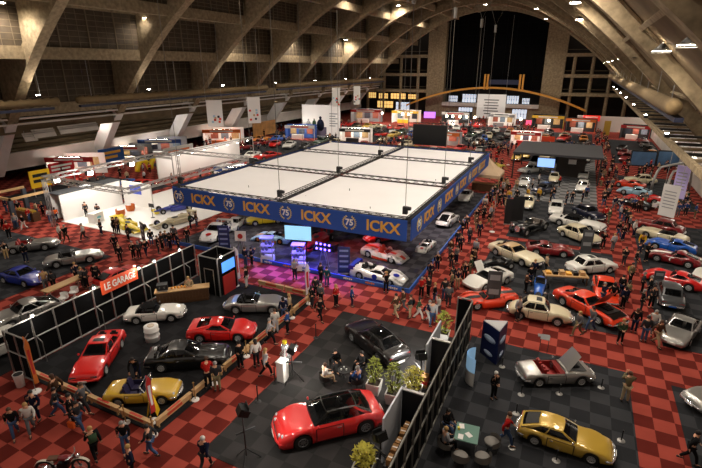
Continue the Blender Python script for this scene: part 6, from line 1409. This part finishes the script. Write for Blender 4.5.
# stand booths farther down the hall
BC = {'white': WHITE, 'grey': mat('booth_grey', (128, 128, 130), .7), 'black': mat('booth_black', (26, 26, 28), .7), 'red': mat('booth_red', (176, 32, 30), .6), 'blue': mat('booth_blue', (36, 72, 140), .6), 'yellow': mat('booth_yellow', (226, 180, 40), .6), 'orange': mat('booth_orange', (220, 110, 44), .6)}
def far_booth(x, y, w, d, h, c, c2, label, yaw=0.0, lampw=0, screen=None):
    t = thing('stand_booth', label, 'booth', (x, y, 0), yaw); m = MB(); m.boxmm((-w / 2, d - .12, 0), (w / 2, d, h)); m.boxmm((-w / 2, 0, 0), (-w / 2 + .12, d, h * .96)); m.obj('walls', BC[c], t)
    m = MB(); m.boxmm((-w / 2, -.1, h - .7), (w / 2, 0, h)); m.boxmm((w / 2 - .12, -.1, 0), (w / 2, .05, h)); m.obj('header', BC[c2], t); m = MB(); m.boxmm((-w * .3, -.115, h - .5), (w * .3, -.1, h - .2)); m.obj('printed_band', TW if c2 != 'white' else RP, t)
    m = MB(); m.boxmm((-w * .3, .5, 0), (w * .1, 1.1, 1.05)); m.obj('counter', BC['white' if c != 'white' else c2], t)
    for k in range(3): m = MB(); m.boxmm((-w * .4 + w * .28 * k, d - .2, 1.0), (-w * .4 + w * .28 * k + w * .2, d - .13, h * .8)); m.obj('wall_picture', [mat('picture_print_' + n, c_, .6, noise=.7, nscale=2.2) for n, c_ in (('brick', (150, 80, 60)), ('slate', (110, 126, 140)), ('sand', (190, 160, 110)), ('ink', (40, 44, 56)))][(k + int(x)) % 4] if screen is None else screen, t)
    if lampw:
        m = MB(); m.box((0, .2, h + .05), (w * .5, .2, .12)); m.obj('lamp_bar', BLACK, t); m = MB(); m.box((0, .22, h - .02), (w * .44, .12, .02)); m.obj('lamp_strip', LAMP, t)
        LGT.append((Vector((x, y + .6, h - .4)), lampw))
    return t
for a in ((-68, 44, 7, 4, 3.2, 'white', 'red', 'white stand booth with red header under the left terrace', .5, 250), (-69, 62, 8, 4, 3.4, 'grey', 'blue', 'grey stand booth with blue header under the left terrace', .5, 250), (-68, 78, 8, 4, 3.4, 'white', 'orange', 'white stand booth with orange header under the left terrace', .5, 250),
          (-70, 126, 9, 4, 3.6, 'white', 'blue', 'white stand booth with blue header at the rear left', .3, 300), (-58, 130, 9, 4, 3.8, 'grey', 'red', 'grey stand booth with red header at the rear left', .2, 300), (-47, 134, 8, 4, 3.6, 'white', 'yellow', 'white stand booth with yellow header left of the entrance', .1, 300), (-33, 138, 8, 4, 3.4, 'black', 'white', 'black stand booth with white header before the entrance', 0, 300),
          (-20, 137, 7, 4, 3.4, 'white', 'grey', 'white stand booth with grey header before the entrance', 0, 300), (-8, 137, 8, 4, 3.6, 'black', 'yellow', 'black stand booth with yellow header right of the entrance', 0, 300), (-44, 93, 7, 2.5, 3.2, 'white', 'black', 'white stand booth with black header left of the far aisle', .2, 250),
          (-58, 93, 7, 2.5, 3.2, 'blue', 'white', 'blue stand booth with white header at far left', .3, 250), (-26, 97, 8, 2.4, 3.0, 'grey', 'orange', 'grey stand booth with orange header behind the black screen', 0, 250), (-10, 105, 6, 2.4, 3.0, 'white', 'red', 'white stand booth with red header in the far aisle', 0, 250), (11.5, 126, 6, 3, 3.2, 'black', 'red', 'black stand booth with red header at far right', -.2, 250),
          (0, 134, 7, 3, 3.4, 'black', 'orange', 'black stand booth with orange header at far right', -.1, 300), (-70, 56, 6, 3, 3.0, 'black', 'white', 'black stand booth with white header beyond the white stand truss', .4, 250), (-42, 50.5, 7, 2.5, 2.8, 'white', 'blue', 'white stand booth with blue header behind the cream racing car', .2, 250)):
    far_booth(*a[:8], yaw=a[8], lampw=a[9])
for i, (px, py) in enumerate(((446, 127), (452, 126), (459, 128), (466, 126), (474, 128), (402, 126), (408, 128), (382, 127), (520, 126), (548, 127))):
    q = aty(px, py, 132); t = thing('globe_lamp', f'small bright globe lamp on a pole near the far entrance, {ordinal(i, 10) if False else ORD[i] + " of the row"}', 'lamp', (q.x, 132, 0), 0, 'globe lamps near the entrance'); m = MB(); m.lathe([(.2, 0), (.05, .1), (.05, 2.6)], 8); m.obj('pole', BLACK, t); m = MB(); m.sm = True; m.lathe([(.02, 2.5), (.26, 2.6), (.36, 2.85), (.26, 3.1), (.02, 3.2)], 10); m.obj('globe', mat('globe_glow', (255, 236, 205), .3, emit=9), t); LGT.append((Vector((q.x, 131.3, 2.85)), 420))

t = thing('stand_wall', 'very long white stand wall with row of small lamps left of the canopy', 'wall panel', (-55.5, 49, 0)); m = MB(); m.boxmm((-.1, 0, 0), (.1, 19, 3.6)); m.boxmm((.1, 0, 3.3), (3.2, .15, 3.6)); m.obj('panel', WHITE, t); m = MB(); truss_mb(m, (3.2, 0, 4.0), (3.2, 19, 4.0), .3, .04); truss_mb(m, (0, 0, 4.0), (3.2, 0, 4.0), .3, .04); m.tube([(3.2, 19, 0), (3.2, 19, 4)], .08, 6); m.tube([(3.2, 0, 0), (3.2, 0, 4)], .08, 6); m.obj('truss', STEEL, t)
for k in range(7): m = MB(); m.box((3.2, 1.5 + 2.7 * k, 3.75), (.2, .3, .2)); o = m.obj('lamp', BLACK, t); m = MB(); m.box((3.1, 1.5 + 2.7 * k, 3.63), (.16, .24, .03)); m.obj('lens', LAMP, o)
for y in (52, 58, 64): LGT.append((Vector((-52.6, y, 3.3)), 260))
for i, (px, py, w_) in enumerate(((44, 133, 3.0), (79, 128, 6.0), (30, 137, 1.6))):
    q = atx(px, py, -65.4); t = thing('ceiling_panel', f'pale slatted panel hung below the left gallery walkway, {["middle one", "right and longest one", "left and smallest one"][i]}', 'panel', q, .0); m = MB(); m.box((0, 0, 0), (.12, w_, 1.2), ry=-.5); m.obj('panel', PARA, t); m = MB(); [m.box((.1, 0, -.4 + .25 * k), (.06, w_, .05), ry=-.5) for k in range(4)]; m.obj('slats', STEEL, t); m = MB(); [m.tube([(0, y_, .3), (0, y_, 8.0 - q.z)], .03, 4) for y_ in (-w_ * .4, w_ * .4)]; m.obj('hangers', STEEL, t)
for k in range(9):                            # tube lamps added below the left walkway to brighten legs and wall
    y = 22 + 14 * k; t = thing('added_tube_lamp', f'added white tube lamp under the left gallery walkway, {ORD[k]} from the camera', 'lamp', (-69.5, y, 7.85), 0, 'added tube lamps under the walkway'); m = MB(); m.boxmm((-.12, -1, 0), (.12, 1, .15)); m.obj('housing', WHITE, t); m = MB(); m.boxmm((-.08, -.95, -.04), (.08, .95, 0)); m.obj('tube', mat('tube_glow', (255, 246, 232), .4, emit=14), t)
    LGT.append((Vector((-69.0, y, 7.5)), 240))
# ------------------------------------------------------------------ visitors
UN = {}
LAND = [c for c in CARS]
cnt = {}
for c in LAND: cnt[c[1]] = cnt.get(c[1], 0) + 1
LAND = [(c[0], 'the ' + c[1], c[2], c[3], c[4]) for c in LAND if cnt[c[1]] == 1 and 'block' not in c[1]]
for x, y, n in ((-48, 31, 'the white booth'), (-51, 29, 'the framed stall'), (-26.2, 15, 'the garage wall'), (-23, 21.5, 'the plank bar'), (-8, 66, 'the beige tent'), (-21, 66, 'the black screen'), (-45, 80, 'the left block'), (-55, 110, 'the rear left block'), (-25, 82, 'the centre block'),
                (-26, 114, 'the entrance block'), (-4, 95, 'the right block'), (11, 108, 'the far right block'), (-3, 120, 'the farthest right block'), (-26, 140, 'the entrance'), (-4, 79, 'the flat canopy'), (11, 86, 'the picture walls'), (-62, 60, 'the yellow arches'), (-2.6, 24.4, 'the blue kiosk'), (4.2, 58, 'the far red aisle'), (-9, 45, 'the stage edge')):
    LAND.append((Vector((x, y, 0)), n, 1.0, 0, 1))
Q = person; ST, HT, WK, PH, BF, CA = 'standing', 'standing with hands together', 'walking', 'taking a photo', 'bending forward', 'with crossed arms'
# bottom left aisle
Q(17, 437, 'black', 'denim', WK, -30, 'brown'); Q(33, 433, 'white', 'grey', WK, -30, 'fair', longh=True); Q(38, 421, 'navy', 'navy', ST, -60, None); Q(59, 417, 'charcoal', 'denim', WK, 60, 'dark'); Q(60, 405, 'brown', 'black', WK, 200, 'brown')
Q(86, 413, 'grey', 'charcoal', WK, 20, 'brown'); Q(75, 425, 'black', 'black', ST, 40, 'dark'); Q(81, 431, 'charcoal', 'denim', WK, 10, 'dark', hb='orange'); Q(97, 459, 'black', 'black', WK, 160, 'fair', bag='green'); Q(127, 451, 'black', 'denim', WK, -40, 'grey')
Q(153, 456, 'charcoal', 'denim', WK, 200, 'dark'); Q(134, 478, 'navy', 'black', ST, 240, None); Q(206, 471, 'navy', 'charcoal', WK, 100, 'white'); Q(139, 379, 'black', 'navy', BF, -60, None)
# along the barriers
Q(241, 369, 'black', 'black', HT, 170, 'dark'); Q(257, 367, 'white', 'black', ST, 150, 'dark'); Q(266, 377, 'pale grey', 'black', WK, 60, 'fair', longh=True); Q(209, 389, 'red', 'black', BF, 130, 'brown'); Q(218, 391, 'charcoal', 'khaki', HT, 130, None)
Q(276, 333, 'white', 'pale grey', HT, 120, 'brown'); Q(284, 321, 'navy', 'denim', ST, 140, 'dark'); Q(290, 317, 'beige', 'black', ST, 200, 'fair'); Q(270, 345, 'pale grey', 'black', WK, 40, 'grey'); Q(288, 334, 'blue', 'black', HT, 200, 'dark')
Q(247, 288, 'black', 'white', ST, 200, 'dark'); p = at(205, 293); Q(0, 0, 'beige', 'black', HT, -50, 'fair', pt=Vector((-23.7, 22.25, 0)), longh=True)
Q(320, 321, 'black', 'black', WK, -20, 'brown'); Q(336, 307, 'red', 'black', HT, -10, 'fair', longh=True); Q(352, 307, 'blue', 'navy', ST, 20, 'dark'); Q(316, 298, 'charcoal', 'black', ST, 100, 'dark'); Q(321, 305, 'grey', 'black', ST, 80, 'grey')
Q(312, 308, 'black', 'charcoal', HT, 60, 'dark'); Q(327, 287, 'teal', 'denim', ST, 100, 'dark'); Q(321, 283, 'charcoal', 'black', ST, 70, 'brown'); Q(246, 267, 'navy', 'denim', ST, 80, 'brown'); Q(252, 266, 'navy', 'black', PH, 60, 'dark'); Q(295, 280, 'pale grey', 'navy', PH, 90, 'grey')
Q(295, 262, 'teal', 'black', ST, 90, 'fair')
# crowd right of the stage
for a in ((437, 271, 'black', 'navy', ST, 'yellow'), (430, 281, 'navy', 'charcoal', ST, None), (421, 298, 'red', 'black', PH, None), (428, 297, 'charcoal', 'black', HT, None), (410, 318, 'charcoal', 'beige', HT, 'black'), (418, 320, 'green', 'white', WK, None), (428, 324, 'navy', 'white', WK, None),
          (438, 317, 'white', 'grey', WK, None), (444, 301, 'charcoal', 'denim', ST, None), (448, 307, 'grey', 'charcoal', HT, None), (452, 286, 'black', 'beige', ST, None), (457, 289, 'navy', 'beige', ST, None), (464, 281, 'black', 'black', ST, 'yellow'), (470, 275, 'green', 'khaki', ST, None), (386, 293, 'black', 'black', PH, None),
          (403, 312, 'brown', 'grey', WK, None), (396, 318, 'brown', 'beige', WK, None), (434, 305, 'black', 'denim', ST, None), (451, 293, 'khaki', 'navy', ST, None), (474, 268, 'brown', 'black', HT, None), (432, 326, 'pale grey', 'denim', WK, None),
          (479, 238, 'navy', 'black', ST, None), (493, 211, 'charcoal', 'black', ST, None), (499, 207, 'black', 'black', WK, None), (491, 218, 'orange', 'grey', ST, None), (505, 213, 'beige', 'grey', ST, None), (477, 221, 'black', 'navy', ST, None), (483, 220, 'charcoal', 'black', ST, None), (462, 237, 'black', 'navy', PH, None),
          (457, 247, 'charcoal', 'black', HT, None), (460, 252, 'navy', 'black', ST, None), (450, 258, 'brown', 'grey', ST, None), (475, 258, 'silver', 'black', ST, None), (472, 267, 'black', 'khaki', ST, None), (451, 269, 'black', 'charcoal', ST, None), (456, 264, 'grey', 'navy', HT, None), (469, 244, 'charcoal', 'navy', ST, None), (485, 208, 'navy', 'black', WK, None), (488, 227, 'black', 'khaki', WK, None),
          # right-hand aisle
          (604, 222, 'red', 'black', ST, None), (608, 224, 'green', 'khaki', HT, None), (626, 225, 'charcoal', 'black', ST, None), (622, 241, 'black', 'navy', ST, None), (612, 251, 'pale grey', 'grey', ST, None), (602, 249, 'black', 'black', PH, None), (623, 266, 'black', 'charcoal', HT, 'brown'), (633, 237, 'white', 'navy', ST, None),
          (638, 213, 'brown', 'black', ST, None), (641, 249, 'yellow', 'navy', BF, None), (637, 261, 'navy', 'grey', ST, None), (645, 262, 'black', 'black', PH, None), (641, 293, 'charcoal', 'black', ST, None), (629, 284, 'khaki', 'black', ST, 'yellow'), (622, 309, 'navy', 'black', ST, None), (626, 302, 'khaki', 'charcoal', HT, None),
          (601, 305, 'navy', 'denim', PH, None), (611, 305, 'black', 'black', ST, None), (640, 312, 'black', 'charcoal', ST, None), (650, 308, 'charcoal', 'black', ST, None), (633, 333, 'black', 'navy', ST, None), (643, 342, 'charcoal', 'denim', ST, None), (651, 334, 'white', 'grey', WK, None), (655, 346, 'brown', 'beige', WK, None),
          (577, 336, 'grey', 'khaki', WK, None), (590, 332, 'grey', 'denim', WK, None), (619, 344, 'green', 'black', HT, None), (517, 321, 'pale grey', 'charcoal', ST, None), (533, 279, 'navy', 'black', ST, None), (525, 293, 'brown', 'black', HT, None), (545, 274, 'beige', 'charcoal', ST, None), (529, 286, 'black', 'navy', HT, None), (620, 296, 'black', 'navy', ST, None),
          (628, 232, 'grey', 'black', ST, None), (617, 238, 'black', 'denim', WK, None), (634, 270, 'black', 'grey', ST, None), (647, 299, 'black', 'navy', ST, None), (516, 203, 'black', 'black', ST, None), (613, 211, 'navy', 'grey', WK, None), (603, 207, 'black', 'denim', WK, None)):
    Q(a[0], a[1], a[2], a[3], a[4], None, bag=a[5])
# yellow coupe stand and bottom right
Q(493, 399, 'black', 'black', HT, -40, 'white', label='white-haired person in black suit standing behind the yellow hatchback coupe'); Q(504, 445, 'red', 'denim', WK, 10, 'brown', label='person in red coat and jeans walking to the yellow hatchback coupe')
Q(624, 402, 'khaki', 'beige', PH, 100, 'brown', label='person in khaki jacket taking a photo at the red aisle edge'); Q(687, 463, 'black', 'black', WK, 0, 'dark', label='person in black suit walking on the red aisle at bottom right')
# left side
for a in ((38, 217, 'beige', 'denim', ST), (51, 223, 'pale grey', 'denim', ST), (57, 222, 'orange', 'navy', ST), (44, 216, 'navy', 'black', ST), (99, 219, 'charcoal', 'denim', CA), (87, 217, 'charcoal', 'black', ST), (102, 235, 'charcoal', 'navy', CA), (85, 241, 'white', 'charcoal', WK), (61, 241, 'white', 'brown', ST), (67, 243, 'black', 'brown', WK),
          (115, 233, 'black', 'black', PH), (119, 234, 'brown', 'navy', ST), (129, 241, 'charcoal', 'black', ST), (116, 252, 'black', 'black', WK), (27, 263, 'black', 'navy', HT), (7, 259, 'black', 'tan', ST), (13, 216, 'blue', 'denim', ST), (7, 213, 'navy', 'denim', ST), (20, 216, 'black', 'tan', ST), (17, 229, 'pale grey', 'denim', ST), (25, 230, 'black', 'white', WK), (10, 239, 'red', 'black', ST),
          (134, 259, 'black', 'black', ST), (140, 259, 'charcoal', 'black', ST), (147, 257, 'black', 'navy', WK), (159, 254, 'black', 'charcoal', ST), (163, 250, 'charcoal', 'black', ST), (171, 250, 'black', 'navy', ST), (167, 248, 'charcoal', 'denim', ST), (121, 263, 'black', 'black', ST), (78, 283, 'navy', 'black', ST), (84, 288, 'grey', 'charcoal', HT), (88, 289, 'charcoal', 'black', HT),
          (97, 283, 'black', 'navy', ST), (99, 288, 'black', 'black', ST), (47, 291, 'tan', 'grey', WK), (55, 291, 'charcoal', 'black', ST), (179, 251, 'navy', 'black', ST), (188, 244, 'black', 'charcoal', ST), (191, 229, 'green', 'navy', ST), (197, 227, 'brown', 'denim', ST), (175, 243, 'grey', 'black', WK), (152, 246, 'black', 'denim', ST), (30, 222, 'red', 'denim', ST), (3, 228, 'red', 'black', ST)):
    Q(*a[:5])
# visitors farther away
random.seed(5)
def clear(x, y, r=.5):
    for c, n, hl, h, hw_ in CARS:
        dx, dy = x - c.x, y - c.y; u = dx * math.cos(h) + dy * math.sin(h); v = -dx * math.sin(h) + dy * math.cos(h)
        if abs(u) < hl + r and abs(v) < hw_ + r: return False
    return all((d['p'].x - x) ** 2 + (d['p'].y - y) ** 2 > .5 for d in PEOPLE)
ZN = [(-9.3, -7.2, 46, 62, 12), (3.8, 6.0, 56, 92, 26), (-9.5, 3, 62, 72, 10), (-34, -12, 63.5, 67.5, 12), (-13.5, -10.5, 70, 130, 40), (-37.5, -34.5, 66, 130, 34), (-62, -50, 34, 62, 22), (-70, -38, 92.5, 95.5, 14), (6.5, 14, 60, 68, 10), (7, 14, 74, 90, 18), (-36, -12, 126, 150, 50), (3.5, 6, 96, 136, 22), (-72, -56, 66, 124, 50), (-34, -14, 96, 101, 16), (-9, 3, 104.5, 107.5, 6), (-62, -40, 50, 64, 14)]
TOPS = ['black', 'black', 'navy', 'charcoal', 'grey', 'pale grey', 'red', 'blue', 'green', 'beige', 'brown', 'white', 'black', 'charcoal']; BOTS = ['black', 'navy', 'denim', 'charcoal', 'grey', 'khaki', 'black']
for x0, x1, y0, y1, n in ZN:
    k = 0; tr_ = 0
    while k < n and tr_ < 300:
        tr_ += 1; x, y = random.uniform(x0, x1), random.uniform(y0, y1)
        if any(math.hypot(x - bx, y - by_) < 5.2 for bx, by_ in ((-44, 94.5), (-58, 94.5), (-26, 98), (-10, 106), (-66, 56), (-62, 104), (11.5, 127), (0, 135), (-20, 138), (-33, 139), (-42, 51.5), (-69, 63), (-68, 46), (-68, 137), (-8, 139))) or abs(x + 54) < 3 and 48 < y < 69: continue
        u, v = to_px((x, y, 1))
        if not clear(x, y) or not (2 < u < 700): continue
        Q(0, 0, random.choice(TOPS), random.choice(BOTS), random.choice((ST, ST, HT, WK)), pt=Vector((x, y, 0)), far=True); k += 1
for x0, x1, y0, y1, n in ((-9, 3, 56, 66, 12),):
    for i in range(n):
        for q in range(60):
            x, y = random.uniform(x0, x1), random.uniform(y0, y1)
            if clear(x, y): Q(0, 0, random.choice(('yellow', 'black', 'navy', 'white', 'charcoal')), random.choice(BOTS), ST, pt=Vector((x, y, 0)), far=True); break
PEOPLE.sort(key=lambda d: d['far'])
rest = sorted([d for d in PEOPLE if d['far']], key=lambda d: d['p'].length); near = [d for d in PEOPLE if not d['far']]
keep = 298 - len(near); crowd = rest[keep:]; PEOPLE[:] = near + rest[:keep]
build_people()
bm = bmesh.new(); cms = [SKIN] + [cloth(n) for n in ('black', 'navy', 'grey', 'red', 'beige', 'denim', 'brown')]
for i, d in enumerate(crowd):
    me = far_person(d['pose']); n, f0 = len(bm.verts), len(bm.faces); bm.from_mesh(me); bm.verts.ensure_lookup_table(); bm.faces.ensure_lookup_table()
    Mx = Matrix.Translation((d['p'].x, d['p'].y, .022)) @ Matrix.Rotation(d['yaw'], 4, 'Z')
    for v in bm.verts[n:]: v.co = Mx @ v.co
    for f in bm.faces[f0:]: f.material_index = [0, 1 + (i * 3) % 7, 1 + (i * 5 + 1) % 2, 7][f.material_index]
me = bpy.data.meshes.new('crowd'); bm.to_mesh(me); bm.free(); [me.materials.append(k) for k in cms]
tag(link('crowd', me), 'tiny distant visitors scattered between the far blocks of cars', 'crowd', kind='stuff')

# ------------------------------------------------------------------ light
def hall_lamp(x, y, z, watts, label, vis=True):
    t = thing('hall_lamp', label, 'lamp', (x, y, z), 0, 'hall lamps under the vault'); m = MB(); m.sm = True; m.lathe([(.1, .5), (.18, .4), (.52, 0), (.5, 0)], 14, None, False); m.obj('reflector', DSTEEL, t); m = MB(); m.lathe([(.46, .06), (.46, .09)], 14); m.obj('lens', LAMP, t)
    m = MB(); m.tube([(0, 0, .5), (0, 0, roof_z(x) - z - .06)], .025, 4); m.obj('rod', STEEL, t)
    L = bpy.data.lights.new('hall_lamp_light', 'SPOT'); L.energy = watts; L.spot_size = math.radians(150); L.spot_blend = .6; L.shadow_soft_size = .7; L.color = (1.0, .89, .77)
    o = bpy.data.objects.new('hall_lamp_light', L); COL.objects.link(o); o.location = (x, y, z - .05)
i = 0
for gxp, zz in ((-57, 22.2), (-43, 29.4), (-27.6, 31.4), (-12, 27.3), (3.5, 16.7)):
    for y in (14, 33, 52, 71, 92, 115, 140):
        if y == 14 and gxp not in (3.5, -57, -12): continue
        if gxp == 3.5 and y == 14: y = 24
        i += 1; hall_lamp(gxp, y, zz, HALLW * {3.5: .24, -57: 1.2}.get(gxp, 1.6) * (.55 if y == 14 and gxp == -12 else 1), 'round hall lamp hanging from the vault, ' + {-57: 'left eave', -43: 'left slope', -27.6: 'ridge', -12: 'right slope', 3.5: 'right eave'}[gxp] + f' row, {ORD[(14, 33, 52, 71, 92, 115, 140).index(y) if y != 24 else 0]} from the camera')
for j, (x, y) in enumerate(((-2, 19), (-2, 34), (-2, 50), (-2, 68))): hall_lamp(x, y, 21.2, HALLW * 1.1, f'added round hall lamp hanging from the vault, right gallery row, {ORD[j]} from the camera')  # extra row put in to brighten the near right floor
for sx, x, aimx in ((-1, -60.6, -44), (1, 6.5, -6)):   # uplights added on left duct and right gallery edge to brighten the vault
    for j in range(8 if sx < 0 else 7):
        y = 20 + 17 * j + (26 if sx > 0 else 0); z = 12.44 if sx < 0 else 10.66; t = thing('uplight', f'small added uplight on the {"left air duct" if sx < 0 else "right gallery edge"}, {ORD[j]} from the camera', 'lamp', (x, y, z), 0, 'added uplights along the ducts'); m = MB(); m.box((0, 0, 0), (.4, .5, .3)); m.obj('housing', BLACK, t); m = MB(); m.box((-sx * .05, 0, .17), (.26, .36, .04)); m.obj('lens', LAMP, t); m = MB(); m.tube([(0, 0, -.1), (0, 0, -.5)], .06, 5); m.obj('bracket', BLACK, t)
        L = bpy.data.lights.new('added_uplight_light', 'SPOT'); L.energy = UPW * (.05 if sx > 0 else .62); L.spot_size = math.radians(130); L.spot_blend = .8; L.shadow_soft_size = .25; L.color = (1, .87, .72); o = bpy.data.objects.new('added_uplight_light', L); COL.objects.link(o); o.location = (x - sx * .05, y, z + .22); o.rotation_euler = (Vector((aimx, y, 27)) - o.location).to_track_quat('-Z', 'Y').to_euler()
for p, w_ in LGT:
    L = bpy.data.lights.new('spotlight_light', 'POINT'); L.energy = w_ ; L.shadow_soft_size = .12; L.color = (1, .93, .84); o = bpy.data.objects.new('spotlight_light', L); COL.objects.link(o); o.location = p
def spot(p, aim, w_, col, ang=60, r=.15, label=None):
    t = thing('stage_spotlight', label, 'lamp', p, 0, 'stage spotlights'); v = (Vector(aim) - Vector(p)); q = v.to_track_quat('-Z', 'Y'); m = MB(); m.sm = True; M_ = q.to_matrix().to_4x4(); m.lathe([(.09, .34), (.14, .3), (.16, .04), (.15, .04)], 12, M_, False); m.obj('housing', BLACK, t); m = MB(); m.lathe([(.13, .1), (.13, .12)], 12, M_); m.obj('lens', mat('spot_lens_' + label.split()[0], tuple(int(255 * min(1, c)) for c in col), .3, emit=8), t)
    m = MB(); m.tube([(0, 0, .2), (0, 0, .55)], .03, 5); m.obj('bracket', BLACK, t)
    L = bpy.data.lights.new('stage_spotlight_light', 'SPOT'); L.energy = w_; L.spot_size = math.radians(ang); L.spot_blend = .7; L.shadow_soft_size = r; L.color = col; o = bpy.data.objects.new('stage_spotlight_light', L); COL.objects.link(o); o.location = Vector(p) + v.normalized() * .1; o.rotation_euler = q.to_euler()
spot((-21.5, 31.2, 4.9), (-19.5, 28.3, 0), 5200, (.13, .05, 1.0), 80, label='violet stage spotlight under the canopy front, left one')
spot((-18.5, 31.2, 4.9), (-17.3, 28.2, 0), 5200, (.11, .05, 1.0), 80, label='violet stage spotlight under the canopy front, middle one')
spot((-20.5, 33.5, 4.9), (-20.5, 31.8, 0), 3000, (.12, .12, 1.0), 95, label='blue stage spotlight deeper under the canopy front')
spot((-23.5, 31.2, 4.9), (-22.8, 27, 0), 3000, (.12, .16, 1.0), 70, label='blue stage spotlight above the silver convertible corner')
spot((-18.0, 37, 5.0), (-16.5, 36, 0), 1100, (1.0, .08, .06), 80, label='red stage spotlight above the open-wheel racer')
spot((-14, 32.5, 5.0), (-14.5, 31.5, 0), 1100, (1.0, .86, .8), 110, label='white stage spotlight above the endurance racer')
spot((-27, 34, 5.0), (-27, 33.5, 0), 1100, (1.0, .9, .86), 120, label='white stage spotlight above the pale blue racer')
spot((-12, 44, 5.0), (-11, 44, 0), 1100, (1.0, .86, .86), 120, label='white stage spotlight above the red banded rally coupe')
spot((-7.6, 20.6, 5.5), (-9.2, 22, 0), 650, (1.0, .8, .58), 75, label='warm stage spotlight above the black grand tourer') if False else None
w = bpy.data.worlds.new('warm_fill'); SC.world = w; w.use_nodes = True; w.node_tree.nodes['Background'].inputs['Color'].default_value = (1.0, .84, .70, 1); w.node_tree.nodes['Background'].inputs['Strength'].default_value = WORLD  # even warm fill added as background, entering behind the camera
# ------------------------------------------------------------------ camera
cam = bpy.data.cameras.new('camera'); co = bpy.data.objects.new('camera', cam); COL.objects.link(co)
cam.sensor_width = 36; cam.lens = 36 * FPX / 702; cam.clip_end = 500; cam.clip_start = .1
M = ROT.to_4x4(); M.translation = (0, 0, HCAM); co.matrix_world = M
SC.camera = co
SC.view_settings.view_transform = 'Standard'; SC.view_settings.look = 'None'; SC.view_settings.gamma = 1; SC.view_settings.use_curve_mapping = False
SC.view_settings.exposure = EXPO
